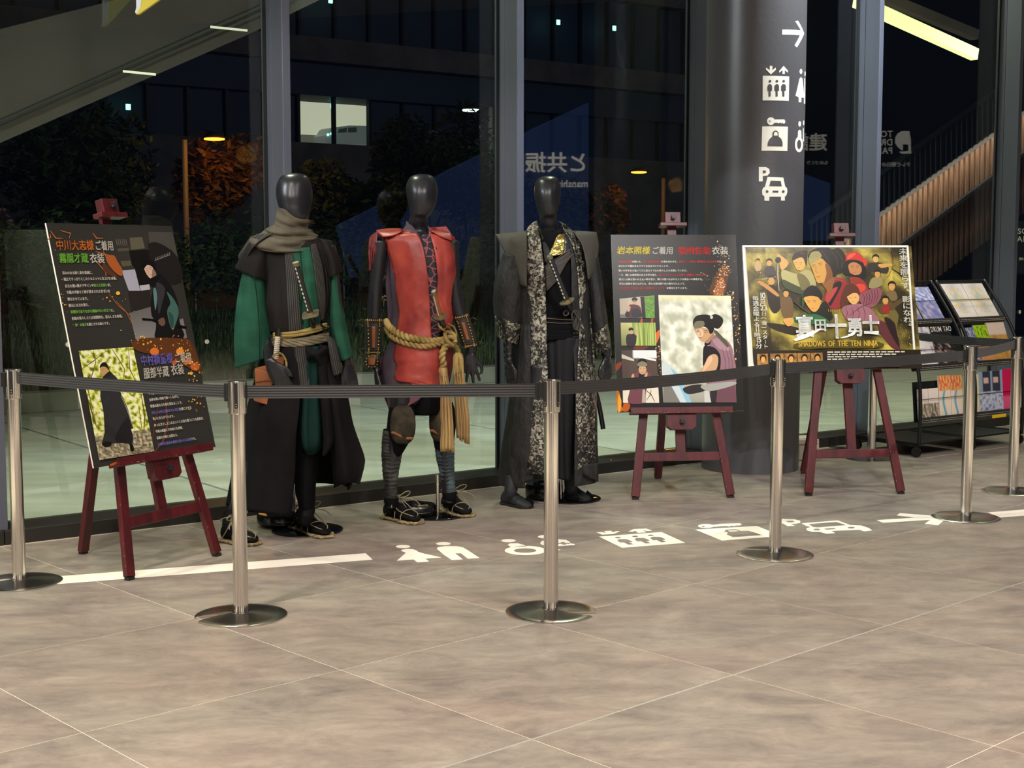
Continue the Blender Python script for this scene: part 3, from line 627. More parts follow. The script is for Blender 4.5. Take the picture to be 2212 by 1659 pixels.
# concrete stair flight seen overhead outside the left panes
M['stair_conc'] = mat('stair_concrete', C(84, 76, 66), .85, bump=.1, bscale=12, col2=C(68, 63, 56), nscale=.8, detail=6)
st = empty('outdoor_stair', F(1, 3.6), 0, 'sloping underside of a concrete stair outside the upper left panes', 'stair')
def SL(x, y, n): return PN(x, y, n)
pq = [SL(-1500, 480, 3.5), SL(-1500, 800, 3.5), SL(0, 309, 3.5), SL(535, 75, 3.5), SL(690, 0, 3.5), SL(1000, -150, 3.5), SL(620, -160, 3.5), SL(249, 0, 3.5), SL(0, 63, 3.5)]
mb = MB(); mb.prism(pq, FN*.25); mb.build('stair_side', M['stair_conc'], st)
for (a, b_) in (((0, 258), (535, 22)), ((0, 270), (535, 36))):
    d0 = SL(*a, 3.47); d1 = SL(*b_, 3.47); e = (d1-d0)*.3; mb = MB(); mb.tube([d0-e, d1+e], .006, 6); mb.build('groove_strip', M['joint_dark'], st)
for x0, x1 in ((262, 62), (560, -4)):
    pass
M['tube_dim'] = mat('dim_tube_light', C(230, 230, 200), emit=C(255, 250, 215), estr=.45)
for (a, b_) in (((455, 58), (534, 66)), ((266, 154), (336, 161))):
    mb = MB(); mb.bar(SL(*a, 3.3), SL(*b_, 3.3), .016, .012, (0, 0, 1)); o = mb.build('tube_light', M['tube_dim']); tag(o, 'dim strip light under the concrete stair, %s one' % ('upper right' if a[0] > 300 else 'lower left'), 'lamp', 'strip lights under the stair')
# long bright strip light over the right panes
M['tube'] = mat('bright_tube_light', C(255, 255, 220), emit=C(255, 252, 176), estr=1.15)
mb = MB(); a, b_ = PN(1850, 2, 2.2), PN(2106, 118, 2.2); mb.bar(a, b_, .11, .08, (0, 0, 1)); o = mb.build('linear_light', M['tube']); tag(o, 'long bright strip light outside the upper right pane', 'lamp')
mb = MB(); mb.bar(PN(1800, -50, 2.9), PN(2106, 76, 2.9), .10, .10, (0, 0, 1)); o = mb.build('ceiling_pipe', M['bld']); tag(o, 'grey service pipe above the bright strip light outside', 'pipe')
area('building_fill', F(26, 12, 11), 2.0, 120, (.9, .92, 1), F(26, 35, 7), spread=math.radians(150))  # unseen area light added to brighten the building
mb = MB(); mb.bar(PN(-80, 510, 12), PN(112, 509, 12), .05, .05, (0, 0, 1)); o = mb.build('wall_coping', M['conc']); o['kind'] = 'structure'
# outside lamps under the canopy (light the paving)
GRN = (.97, 1, .70)
for i, s in enumerate((-1.5, 1.5, 4.5, 7.5, 10.5)): area('canopy_lamp', F(s, 1.0, 4.4), .35, 54, GRN, spread=math.radians(125))
# ================================================================ printing on flat panels
M['ink'] = vcmat('printed_ink', .28, .22)
M['ink_matt'] = vcmat('printed_paper', .55, .15)
M['foam'] = mat('white_board_edge', C(228, 222, 205), .6)
_gl = {}
def glyph(ch, off):
    k = (ch, off)
    if k not in _gl:
        cu = bpy.data.curves.new('t', 'FONT'); cu.body = ch; cu.size = 1; cu.offset = off; cu.resolution_u = 3; cu.fill_mode = 'BOTH'
        o = bpy.data.objects.new('t', cu); COL.objects.link(o)
        dg = bpy.context.evaluated_depsgraph_get(); me = bpy.data.meshes.new_from_object(o.evaluated_get(dg))
        _gl[k] = ([v.co.copy() for v in me.vertices], [tuple(p.vertices) for p in me.polygons])
        bpy.data.objects.remove(o); bpy.data.meshes.remove(me); bpy.data.curves.remove(cu)
    return _gl[k]
def adv(ch):
    o = ord(ch)
    if o > 0x2000: return 1.0
    if ch == ' ': return .5
    g, _ = glyph(ch, 0)
    return (max(v.x for v in g) if g else .4)+.07
class Print:
    """flat ink layers on a plane: p0 a point on it, ex/ey its axes, nn its front normal"""
    def __init__(s, p0, ex, ey, crop=(0, 0, 1)):
        s.p0, s.ex, s.ey = Vector(p0), Vector(ex).normalized(), Vector(ey).normalized(); s.nn = s.ex.cross(s.ey).normalized()
        if s.nn.y > 0: s.nn = -s.nn
        s.v = []; s.f = []; s.c = []; s.k = 0; s.crop = crop
    def at(s, x, y):
        ox, oy, sc = s.crop; d = ray(ox+x/sc, oy+y/sc); return CP+d*((s.p0-CP).dot(s.nn)/d.dot(s.nn))
    def lay(s, pts, faces, col):
        b = len(s.v); s.v += [p+s.nn*(.0004+s.k*.00006) for p in pts]; s.f += [tuple(i+b for i in f) for f in faces]
        s.c += (col if isinstance(col, list) else [col]*len(pts))
    def poly(s, col, pts, smooth=0, rot=0):
        if smooth:
            out = []; n = len(pts)
            for i in range(n):
                a, b, c, d = [Vector(pts[(i+j-1) % n]) for j in range(4)]
                for t in (0, .33, .67): out.append(tuple(.5*((2*b)+(c-a)*t+(2*a-5*b+4*c-d)*t*t+(3*b-a-3*c+d)*t**3)))
            pts = out
        P3 = [s.at(*p) for p in pts]; s.k += 1
        s.lay(P3, [tuple(t) for t in tessellate_polygon([P3])], C(*col))
    def ell(s, col, x, y, rx, ry, n=14): s.poly(col, ell(x, y, rx, ry, n))
    def stroke(s, col, pts, w):
        n = len(pts); L = []; R = []
        for i, p in enumerate(pts):
            a = Vector(pts[max(0, i-1)]); b = Vector(pts[min(n-1, i+1)]); d = (b-a).normalized(); q = Vector((-d.y, d.x))*w/2*(1 if 0 < i < n-1 else .5)
            L.append(tuple(Vector(p)+q)); R.append(tuple(Vector(p)-q))
        s.k += 1; P3 = [s.at(*p) for p in L+R]; s.lay(P3, [(i, i+1, n+i+1, n+i) for i in range(n-1)], C(*col))
    def field(s, quad, nx, ny, fn):
        """quad TL,TR,BR,BL in picture pixels; fn(u,v)->rgb"""
        s.k += 1; q = [s.at(*p) for p in quad]; pts = []; cs = []
        for j in range(ny+1):
            for i in range(nx+1):
                u, v = i/nx, j/ny; pts.append(q[0].lerp(q[1], u).lerp(q[3].lerp(q[2], u), v)); cs.append(C(*[max(0, min(255, t)) for t in fn(u, v)]))
        s.lay(pts, [(j*(nx+1)+i, j*(nx+1)+i+1, (j+1)*(nx+1)+i+1, (j+1)*(nx+1)+i) for j in range(ny) for i in range(nx)], cs)
    def text(s, segs, x0, y0, x1, h=None, off=.012, shear=0, vert=False, y1=None, hs=1.0):
        """segs [(string, rgb)]; baseline starts at (x0,y0); runs to x1 (or down to y1 when vert)"""
        s.k += 1; S = s.at(x0, y0); tot = sum(sum(1.0 if vert else adv(c) for c in t) for t, _ in segs)
        if vert: L = (s.at(x0, y1)-S).length
        else: L = abs((s.at(x1, y0)-S).dot(s.ex))
        em = L/tot; pos = 0
        for t, col in segs:
            for ch in t:
                g, fs = glyph(ch, 0)
                for dx_, dy_ in (((-off, -off), (off, -off), (-off, off), (off, off), (0, 0)) if off > .01 else ((-.028, 0), (.028, 0), (0, .02))):
                    if not (g and fs): break
                    pts = []
                    for v in g:
                        if vert:
                            x, y = v.x-.5, v.y-.88
                            if ch in 'ー':
                                x, y = -(v.y-.38), v.x-.5-.5+.0; y = -(v.x); x = v.y-.38
                            if ch in '()':
                                x, y = v.y-.35, -(v.x)-.3
                            if ch in '、。': x += .55; y += .55
                            pts.append(S+s.ex*((x+dx_)*em*hs)+s.ey*((y+dy_-pos)*em))
                        else: pts.append(S+s.ex*((v.x+dx_+pos+v.y*shear)*em)+s.ey*((v.y+dy_)*em*hs))
                    s.lay(pts, fs, C(*col))
                pos += 1.0 if vert else adv(ch)
        return em
    def sparks(s, cols, pts, n, spread, r0, r1, seed=1):
        rnd = random.Random(seed); s.k += 1
        for _ in range(n):
            t = rnd.random()*(len(pts)-1); i = int(t); t -= i; a, b = pts[i], pts[i+1]
            x = a[0]+(b[0]-a[0])*t+rnd.gauss(0, spread); y = a[1]+(b[1]-a[1])*t+rnd.gauss(0, spread); r = rnd.uniform(r0, r1)*rnd.random()**.5
            P3 = [s.at(*p) for p in ell(x, y, r, r*rnd.uniform(.6, 1.5), 6)]; s.lay(P3, [tuple(range(6))], C(*rnd.choice(cols)))
    def build(s, name, parent, m='ink'):
        me = bpy.data.meshes.new(name); inv = wl(parent).inverted()
        me.from_pydata([tuple(inv@v) for v in s.v], [], s.f); me.materials.append(M[m])
        ca = me.color_attributes.new('ink', 'FLOAT_COLOR', 'POINT'); ca.data.foreach_set('color', [x for c in s.c for x in c])
        o = bpy.data.objects.new(name, me); COL.objects.link(o); o.parent = parent; o['kind'] = 'stuff'; return o
def N2(x, y, z=0): return noise.noise(Vector((x, y, z)))
def mixc(a, b, t): t = max(0, min(1, t)); return [p+(q-p)*t for p, q in zip(a, b)]
def board_frame(E, w, h, dx=0):
    root, base, upv, nrm, R_ = E; Rw = Matrix.Rotation(root.rotation_euler.z, 3, 'Z'); O = Vector(root.location)
    ex = Rw@Vector((1, 0, 0)); ey = Rw@upv; nn = Rw@nrm; b = O+Rw@(base+Vector((dx, 0, 0)))
    return b, ex, ey, nn
def make_board(name, label, E, w, h, th, dx, m_edge, cat):
    b, ex, ey, nn = board_frame(E, w, h, dx)
    root = empty(name, b, 0, label, cat)
    c = [b-ex*w/2, b+ex*w/2, b+ex*w/2+ey*h, b-ex*w/2+ey*h]
    mb = MB(); mb.prism(c, nn*th); mb.build('panel', m_edge, root, bevel=.0008)
    return root, b+nn*th, ex, ey, nn, w, h, c
BLK = (38, 36, 34)
def shot(pr, quad, *a): pass
# ---------------------------------------------------------------- portrait board left of the pillar
R2, p0, ex, ey, nn, w, h, c2 = make_board('costume_board', 'portrait costume board with one large photo of a man looking back, left of the pillar', E2, .722, 1.012, .008, 0, M['foam'], 'board')
r = Print(p0, ex, ey, (1300, 460, 3.772)); cc = [p+nn*.008 for p in c2]
r.lay([cc[0], cc[1], cc[2], cc[3]], [(0, 1, 2, 3)], C(*BLK))
# flames and glow
for pts, col in (([(120, 1440), (150, 1480), (140, 1540), (170, 1590), (165, 1612), (128, 1612)], (200, 110, 30)), ([(135, 1480), (160, 1530), (150, 1612), (130, 1612)], (245, 165, 50)), ([(185, 1540), (230, 1560), (215, 1612), (170, 1612)], (190, 90, 30)), ([(112, 1240), (160, 1210), (165, 1230), (120, 1290)], (150, 60, 30)),
                 ([(320, 860), (332, 870), (322, 940), (312, 900)], (200, 80, 40)), ([(405, 850), (420, 862), (410, 920), (400, 900)], (190, 70, 40)), ([(440, 980), (480, 950), (470, 1010), (440, 1070), (430, 1040)], (220, 110, 50)), ([(260, 1090), (380, 1080), (350, 1110), (280, 1115)], (110, 50, 30)), ([(880, 660), (900, 560), (950, 470), (1000, 430), (1040, 470), (1020, 570), (1000, 665)], (92, 58, 38)), ([(910, 662), (935, 580), (975, 520), (1000, 560), (985, 662)], (165, 98, 55))):
    r.poly(col, pts, 1)
r.sparks([(255, 220, 150), (250, 170, 90), (255, 240, 210), (220, 130, 60)], [(950, 660), (960, 560), (1000, 470), (990, 420), (960, 240)], 260, 28, 1.5, 6, 2)
r.sparks([(255, 220, 150), (250, 170, 90)], [(1040, 640), (1090, 830), (1100, 1000), (1100, 1200)], 70, 18, 1.5, 8, 3)
r.sparks([(255, 200, 120), (250, 170, 90)], [(450, 1080), (470, 1200), (480, 1400)], 40, 12, 2, 7, 4)
r.sparks([(235, 225, 200)], [(800, 480), (900, 620)], 30, 30, 1, 4, 5)
WHT = (238, 234, 222); RED = (232, 40, 34)
r.text([('岩本照様', (250, 225, 30))], 122, 330, 392, off=.014, shear=.12, hs=1.0)
r.text([('ご着用', WHT)], 405, 330, 582, off=.014, shear=.08, hs=1.1)
r.text([('猿飛佐助', RED)], 620, 332, 888, off=.014, shear=.12)
r.text([('衣装', WHT)], 893, 332, 1030, off=.014, shear=.08)
L2 = [(136, 404, 990, [('赤褐色の革調', RED), ('の装いと、', WHT), ('深い色味の黒装束', RED), ('を重ね合わせた、', WHT), ('佐助らしい力強く野性味あふれる衣装', RED), ('です。', WHT)]),
      (136, 441, 557, [('肩まわりや裾はあえてラフな仕立てにすることで、', WHT)]), (136, 477, 705, [('戦いの中を生き抜いてきた忍ならではの荒々しさを表現しています。', WHT)]),
      (137, 513, 880, [('一方、腕には重厚感のある手甲を備え、', WHT), ('激しいアクションにも映える機敏なシルエットに。', RED)]), (139, 549, 835, [('腰元には縄を思わせる太い帯を巻き、頭には使い込まれたような風合いの鉢巻きを。', WHT)]),
      (141, 584, 690, [('華美な装飾を抑えながらも、異なる素材感や色の重なりによって、', WHT)]), (143, 621, 708, [('自由奔放で生命力に満ちた佐助のキャラクター', RED), ('を際立たせています。', WHT)])]
for x0, y0, x1, sg in L2: r.text(sg, x0, y0, x1, off=.004)
SK = (208, 164, 124)
r.field([(460, 670), (1050, 675), (1098, 1545), (500, 1545)], 56, 80, lambda u, v: (lambda k: mixc(mixc((186, 190, 166), (250, 248, 230), k), (246, 238, 190), max(0, 1-v*14)))(.5+1.1*N2(u*9, v*12, 1)+.5*N2(u*20, v*26, 4)) if v < .8 else mixc((205, 200, 180), (150, 150, 140), (v-.8)*4))
r.poly((206, 220, 222), [(492, 1215), (535, 1222), (600, 1290), (660, 1400), (720, 1545), (600, 1545), (500, 1400)])
r.poly((150, 198, 220), [(560, 1260), (610, 1300), (690, 1440), (730, 1545), (690, 1545), (600, 1350)])
r.poly((128, 126, 118), [(500, 1360), (560, 1400), (640, 1545), (500, 1545)])
r.poly((150, 112, 122), [(870, 1045), (910, 1000), (960, 1000), (1040, 1060), (1075, 1160), (1088, 1400), (860, 1420), (880, 1250)], 1)
r.poly((176, 140, 150), [(900, 1040), (950, 1020), (1020, 1070), (1040, 1120), (960, 1110)], 1)
for x in (1000, 1030, 1055): r.stroke((110, 78, 88), [(x-20, 1100), (x+5, 1200), (x+12, 1390)], 5)
r.poly((38, 30, 34), [(825, 1110), (850, 1085), (910, 1095), (955, 1140), (968, 1200), (955, 1300), (900, 1340), (830, 1290)], 1)
r.poly(SK, [(868, 1170), (920, 1150), (948, 1185), (935, 1270), (880, 1320), (800, 1320), (790, 1305), (835, 1235)], 1)
r.poly((236, 190, 150), [(868, 1180), (890, 1165), (900, 1200), (850, 1270), (820, 1290), (840, 1235)], 1)
r.poly((28, 24, 26), [(835, 1062), (880, 1010), (915, 995), (880, 1070), (838, 1095)])
r.poly((176, 132, 98), [(845, 1000), (900, 970), (915, 1005), (870, 1060), (842, 1052)], 1)
r.poly(SK, [(752, 945), (800, 930), (860, 945), (895, 960), (905, 978), (880, 1010), (850, 1040), (820, 1050), (797, 1036), (783, 1012), (768, 985), (758, 965)], 1)
r.poly((236, 196, 158), [(765, 950), (810, 945), (830, 985), (800, 1020), (780, 1000)], 1)
r.poly((30, 25, 24), [(742, 905), (745, 870), (770, 840), (820, 828), (870, 832), (895, 855), (915, 890), (915, 940), (905, 975), (880, 985), (868, 955), (840, 930), (770, 925), (748, 930)], 1)
r.poly((34, 28, 26), [(885, 840), (930, 825), (978, 852), (988, 885), (970, 925), (940, 945), (905, 925), (888, 880)], 1)
r.ell((220, 216, 204), 893, 850, 12, 14)
r.poly((128, 122, 98), [(750, 908), (770, 885), (825, 882), (835, 915), (800, 938), (755, 945)], 1)
for y in (898, 912, 926): r.stroke((96, 92, 70), [(755, y+8), (790, y), (828, y-6)], 3)
r.stroke((30, 24, 22), [(762, 958), (785, 953), (800, 957)], 5); r.stroke((30, 24, 22), [(830, 960), (850, 958), (866, 964)], 5)
r.stroke((24, 20, 20), [(768, 970), (782, 967), (797, 971)], 5); r.stroke((24, 20, 20), [(828, 974), (845, 972), (858, 977)], 4)
r.stroke((150, 104, 76), [(805, 965), (798, 995), (806, 1002)], 4); r.stroke((120, 52, 44), [(784, 1018), (798, 1014), (816, 1019)], 5)
r.poly((92, 92, 72), [(915, 950), (940, 965), (1010, 1040), (1040, 1085), (1020, 1096), (960, 1032), (910, 972)]); r.stroke((60, 60, 48), [(925, 962), (985, 1020), (1030, 1090)], 4)
r.poly((52, 48, 48), [(660, 1430), (750, 1400), (830, 1402), (860, 1440), (760, 1470), (690, 1472)], 1)
r.poly((112, 76, 84), [(880, 1440), (960, 1425), (1088, 1400), (1098, 1545), (880, 1545)])
r.poly((52, 46, 48), [(880, 1440), (940, 1440), (930, 1545), (880, 1545)])
r.poly((168, 168, 160), [(810, 1405), (1060, 1375), (1088, 1398), (960, 1438), (860, 1452)], 1); r.poly((205, 204, 196), [(832, 1450), (870, 1450), (890, 1545), (835, 1545)])
# three small photographs
r.field([(143, 700), (428, 672), (430, 858), (148, 858)], 30, 18, lambda u, v: (74+60*N2(u*16, v*12)+30, 150+60*N2(u*15, v*14), 60) if u > .73 else ((196, 180, 160) if v < .8 else (120, 116, 112)))
r.poly((34, 30, 32), [(312, 686), (346, 682), (356, 858), (330, 858)]); r.ell((28, 24, 24), 266, 706, 24, 18); r.ell(SK, 266, 735, 17, 20); r.ell((120, 118, 90), 265, 718, 20, 7)
r.poly((90, 52, 56), [(205, 790), (228, 748), (300, 756), (322, 800), (312, 850), (195, 852)], 1); r.poly(SK, [(212, 762), (232, 765), (226, 800), (206, 804)], 1); r.poly((44, 40, 44), [(240, 790), (300, 785), (330, 845), (250, 850)], 1); r.ell((44, 38, 40), 208, 828, 20, 22)
r.field([(152, 895), (435, 895), (442, 1083), (158, 1083)], 60, 10, lambda u, v: mixc((116, 140, 58), (196, 212, 118), .5+1.3*N2(u*30, v*.8, 7)) if u > .3 else mixc((216, 206, 140), (130, 140, 80), v))
r.poly((46, 34, 40), [(200, 1000), (245, 985), (275, 990), (282, 1015), (268, 1083), (205, 1083)], 1); r.poly(SK, [(266, 990), (288, 930), (298, 935), (284, 1002)]); r.ell((28, 24, 24), 236, 950, 20, 16); r.ell(SK, 240, 972, 14, 17)
r.field([(158, 1120), (443, 1120), (466, 1548), (172, 1548)], 20, 30, lambda u, v: (232, 236, 236) if (v < .16 and u > .34) else ((86, 70, 62) if v < .55 else (232, 222, 202)))
r.poly((216, 206, 190), [(160, 1150), (260, 1192), (262, 1210), (160, 1185)]); r.poly((236, 236, 226), [(300, 1160), (440, 1195), (440, 1210), (300, 1180)])
r.poly((116, 68, 78), [(240, 1325), (285, 1300), (375, 1290), (395, 1340), (360, 1450), (345, 1548), (215, 1548), (228, 1440)], 1); r.poly((34, 28, 32), [(300, 1310), (350, 1305), (345, 1400), (315, 1400)], 1)
r.ell((28, 24, 24), 328, 1235, 42, 50); r.ell(SK, 330, 1278, 32, 40); r.poly((134, 132, 108), [(292, 1225), (328, 1210), (364, 1225), (362, 1250), (294, 1250)], 1); r.stroke((30, 24, 24), [(308, 1270), (322, 1268)], 4); r.stroke((30, 24, 24), [(338, 1268), (352, 1270)], 4); r.stroke((130, 60, 50), [(322, 1300), (338, 1300)], 4)
r.poly(SK, [(240, 1330), (262, 1320), (258, 1420), (240, 1440)], 1); r.poly(SK, [(345, 1330), (362, 1300), (372, 1310), (360, 1360)], 1); r.stroke((64, 60, 44), [(350, 1440), (400, 1480), (430, 1540)], 7); r.stroke((64, 60, 44), [(400, 1440), (395, 1480), (360, 1530)], 6); r.poly((180, 172, 150), [(330, 1440), (352, 1440), (358, 1548), (325, 1548)])
r.build('print', R2)
# ---------------------------------------------------------------- left portrait board
R1, p0, ex, ey, nn, w, h, c1 = make_board('costume_board', 'portrait costume board with two photos on the leftmost easel', E1, .740, 1.03, .008, -.012, M['foam'], 'board')
r = Print(p0, ex, ey, (80, 430, 3.531)); cc = [p+nn*.008 for p in c1]
r.lay([cc[0], cc[1], cc[2], cc[3]], [(0, 1, 2, 3)], C(54, 53, 50))
r.poly((56, 54, 50), [(640, 242), (1028, 252), (1143, 1060), (755, 1085), (690, 800), (600, 300)])
r.poly((78, 76, 72), [(850, 250), (1030, 252), (1080, 470), (1000, 380), (900, 330), (860, 380)]); r.poly((36, 33, 32), [(850, 340), (930, 335), (1070, 440), (1100, 640), (900, 620), (850, 380)], 1)
for x in range(600, 690, 15): r.stroke((128, 126, 120), [(x, 305), (x+12, 355)], 6)
r.poly((98, 94, 78), [(705, 295), (800, 290), (822, 375), (716, 388)]); r.poly((84, 80, 66), [(610, 378), (700, 372), (704, 395), (615, 400)]); r.poly((92, 86, 68), [(635, 475), (735, 465), (742, 505), (650, 515)])
r.poly((26, 24, 24), [(700, 395), (850, 385), (870, 640), (860, 700), (790, 700), (740, 520), (720, 500)]); r.poly((172, 172, 190), [(642, 546), (745, 536), (786, 700), (704, 714)]); r.poly((186, 186, 192), [(780, 660), (855, 650), (862, 690), (790, 700)])
r.poly((44, 40, 38), [(690, 700), (860, 700), (870, 820), (720, 870)]); r.field([(700, 870), (905, 810), (905, 1076), (755, 1085)], 8, 8, lambda u, v: mixc((104, 102, 100), (134, 134, 132), v)); r.poly((126, 126, 126), [(1060, 930), (1112, 910), (1143, 1060), (1085, 1062)])
r.stroke((150, 150, 148), [(895, 470), (1015, 425)], 8)
for i in range(9): r.stroke((170, 170, 166), [(900+i*13, 466-i*5), (906+i*13, 446-i*5)], 5)
DK = (27, 26, 28)
r.poly(DK, [(850, 640), (900, 600), (935, 572), (990, 620), (1040, 700), (1075, 800), (1072, 870), (1092, 960), (1112, 1062), (905, 1076), (910, 950), (872, 890), (865, 780), (882, 680)], 1)
r.poly((56, 56, 58), [(905, 650), (930, 640), (975, 690), (950, 800), (925, 880), (915, 760)], 1); r.poly((96, 134, 134), [(884, 690), (902, 682), (914, 760), (900, 850), (890, 780)], 1)
r.poly((70, 108, 100), [(985, 708), (1030, 750), (1070, 820), (1076, 880), (1052, 960), (1030, 1002), (1002, 930), (990, 850), (1015, 790)], 1); r.poly((48, 82, 76), [(1000, 860), (1040, 900), (1030, 990), (1008, 930)], 1)
r.poly((218, 184, 164), [(812, 512), (850, 498), (885, 520), (900, 560), (905, 590), (880, 612), (855, 602), (825, 560)], 1); r.poly((150, 118, 104), [(880, 530), (903, 560), (905, 590), (882, 612), (872, 590)], 1)
r.poly((24, 22, 24), [(798, 486), (830, 468), (880, 472), (905, 505), (908, 560), (890, 540), (868, 512), (835, 505), (812, 530)], 1)
r.stroke((30, 24, 24), [(822, 535), (838, 530)], 4); r.stroke((30, 24, 24), [(852, 524), (872, 522)], 4); r.stroke((26, 22, 22), [(828, 546), (840, 542)], 4); r.stroke((26, 22, 22), [(856, 536), (872, 534)], 4); r.stroke((140, 70, 64), [(850, 580), (868, 576)], 4); r.stroke((160, 120, 104), [(846, 540), (844, 562), (852, 564)], 3)
r.poly((22, 22, 24), [(850, 612), (905, 585), (935, 575), (925, 610), (870, 640)]); r.poly((110, 84, 72), [(920, 925), (960, 905), (975, 948), (952, 970), (925, 950)], 1); r.poly((16, 16, 18), [(798, 908), (880, 915), (925, 935), (920, 950), (870, 930), (800, 926)]); r.poly((16, 16, 18), [(1070, 958), (1136, 972), (1136, 990), (1060, 985)])
for a in ([(95, 240), (140, 300), (190, 300)], [(170, 240), (250, 262), (240, 300)], [(420, 260), (450, 300), (500, 300)], [(70, 320), (100, 290), (95, 270)], [(440, 400), (540, 430), (600, 500), (640, 540)], [(450, 480), (520, 560), (520, 590)], [(500, 400), (560, 520), (640, 560), (600, 480)]):
    r.stroke((176, 96, 50), a, 9); r.stroke((214, 136, 74), [(x+2, y+2) for x, y in a], 3)
r.poly((170, 92, 48), [(520, 440), (580, 430), (610, 480), (645, 540), (640, 590), (590, 560), (540, 500)], 1); r.poly((84, 56, 40), [(500, 480), (560, 540), (610, 600), (560, 590), (500, 540)], 1)
for a in ([(600, 780), (680, 870), (735, 980)], [(540, 720), (620, 820), (720, 900)]): r.stroke((196, 120, 66), a, 4)
r.poly((96, 58, 34), [(720, 1090), (850, 1060), (1100, 1065), (1180, 1100), (1245, 1320), (1100, 1260), (960, 1200), (760, 1160)], 1)
for x, y, rr, col in ((890, 1165, 34, (224, 120, 50)), (1085, 1165, 30, (240, 150, 60)), (1200, 1280, 34, (200, 100, 50)), (1150, 1240, 24, (220, 120, 60)), (1040, 1250, 20, (190, 96, 50)), (612, 720, 16, (250, 190, 60)), (1170, 1330, 14, (240, 180, 70))): r.ell(col, x, y, rr, rr*.9)
r.sparks([(250, 180, 60), (230, 140, 60), (255, 215, 110)], [(720, 1100), (1100, 1080), (1200, 1350), (1200, 1600)], 150, 40, 2, 9, 6)
r.sparks([(250, 190, 60), (240, 150, 60)], [(130, 260), (180, 700), (240, 950)], 14, 12, 3, 8, 8); r.sparks([(250, 190, 60)], [(480, 750), (700, 800), (660, 1100)], 16, 30, 3, 8, 9)
r.text([('中川大志様', (240, 140, 60))], 142, 384, 430, off=.014, shear=.1, hs=1.15); r.text([('ご着用', WHT)], 438, 386, 582, off=.014, shear=.08, hs=1.25)
r.text([('霧隠才蔵', (140, 220, 80))], 166, 482, 388, off=.014, shear=.1, hs=1.1); r.text([('衣装', WHT)], 400, 484, 512, off=.014, shear=.08, hs=1.1)
GR = (140, 215, 90); PU = (140, 130, 220)
for x0, y0, x1, sg in [(188, 576, 430, [('深みのある緑と黒を基調に、', WHT)]), (198, 624, 614, [('端正ですっきりとしたシルエットに仕上げた衣装。', WHT)]), (208, 676, 570, [('目元を覆い隠すデザインや', WHT), ('抑えた色使い', GR), ('が、', WHT)]), (220, 724, 556, [('才蔵の冷静さと研ぎ澄まされた佇まいを', WHT)]),
                       (228, 776, 396, [('際立たせています。', WHT)]), (236, 824, 404, [('腰元には刀を携え、', WHT)]), (250, 874, 596, [('実戦的でありながら無駄のない仕立て', GR), ('に。', WHT)]), (260, 924, 660, [('佐助の荒々しさとは対照的な、忍らしさを体現。', WHT)]), (268, 974, 560, [('“静”の強さ', GR), ('を感じさせる装いです。', WHT)])]:
    r.text(sg, x0, y0, x1, off=.004, hs=1.1)
def bc(x, y): return ((80-80+x/3.857)*3.531, (850-430+y/3.857)*3.531)
def rb(col, pts, sm=0): r.poly(col, [bc(*p) for p in pts], sm)
q = [(310, 1160), (726, 1130), bc(970, 483), bc(510, 557)]
def leaf_bg(u, v):
    k = .5+1.1*N2(u*14, v*26, 2)+.5*N2(u*30, v*60, 9)
    if v > .78: return mixc((90, 84, 62), (214, 204, 170), .5+1.2*N2(u*26, v*50, 5))
    return mixc((214, 226, 50), (255, 255, 236), k) if k > .38 else mixc((96, 112, 16), (236, 246, 70), k*2.2)
r.field(q, 50, 90, leaf_bg)
for a in ([(420, 1150), (440, 1250), (380, 1450), (430, 1655)], [(560, 1140), (600, 1200), (660, 1300), (650, 1400)], [(690, 1135), (700, 1300), (760, 1420)], [(330, 1300), (420, 1240), (520, 1160)]): r.stroke((110, 100, 40), a, 7)
for a in ([(400, 0), (450, 160), (490, 290)], [(860, 10), (890, 200), (880, 330)], [(840, 120), (870, 330)]): r.stroke((96, 86, 40), [bc(*p) for p in a], 10)
CT = (52, 52, 52)
r.poly(CT, [(478, 1385), (510, 1335), (560, 1325), (605, 1370), bc(690, 0), bc(745, 120), bc(795, 290), bc(765, 305), bc(790, 400), bc(780, 470), bc(760, 430), bc(740, 410), bc(620, 420), bc(590, 430), bc(530, 430), bc(555, 320), bc(545, 150), bc(518, 30)])
rb((38, 38, 38), [(640, 380), (700, 250), (750, 200), (775, 300), (790, 400), (700, 415)], 1); r.stroke((190, 190, 180), [bc(690, 20), bc(740, 130), bc(792, 285)], 4); r.stroke((88, 88, 86), [bc(540, 50), bc(560, 80), bc(600, 10)], 3)
rb((30, 28, 28), [(530, 415), (600, 400), (610, 435), (560, 450)], 1); rb((30, 28, 28), [(765, 420), (790, 430), (800, 480), (770, 478)], 1)
r.ell((204, 160, 104), 503, 1305, 31, 44); r.poly((36, 30, 28), [(470, 1290), (478, 1260), (505, 1246), (528, 1262), (540, 1310), (520, 1285), (490, 1280)], 1); r.stroke((40, 30, 24), [(488, 1300), (500, 1297)], 4); r.stroke((40, 30, 24), [(512, 1294), (524, 1290)], 4)
r.poly((42, 42, 44), [(500, 1352), (545, 1310), (562, 1330), (520, 1372)])
for a, wd, col in (([(600, 600), (700, 560), (850, 530), (960, 500)], 26, (200, 92, 30)), ([(700, 570), (820, 540), (950, 505)], 14, (250, 170, 50)), ([(960, 500), (1040, 400), (1080, 250), (1060, 60)], 12, (120, 66, 36)), ([(950, 400), (970, 260), (1000, 100)], 8, (110, 62, 36))): r.stroke(col, [bc(*p) for p in a], wd)
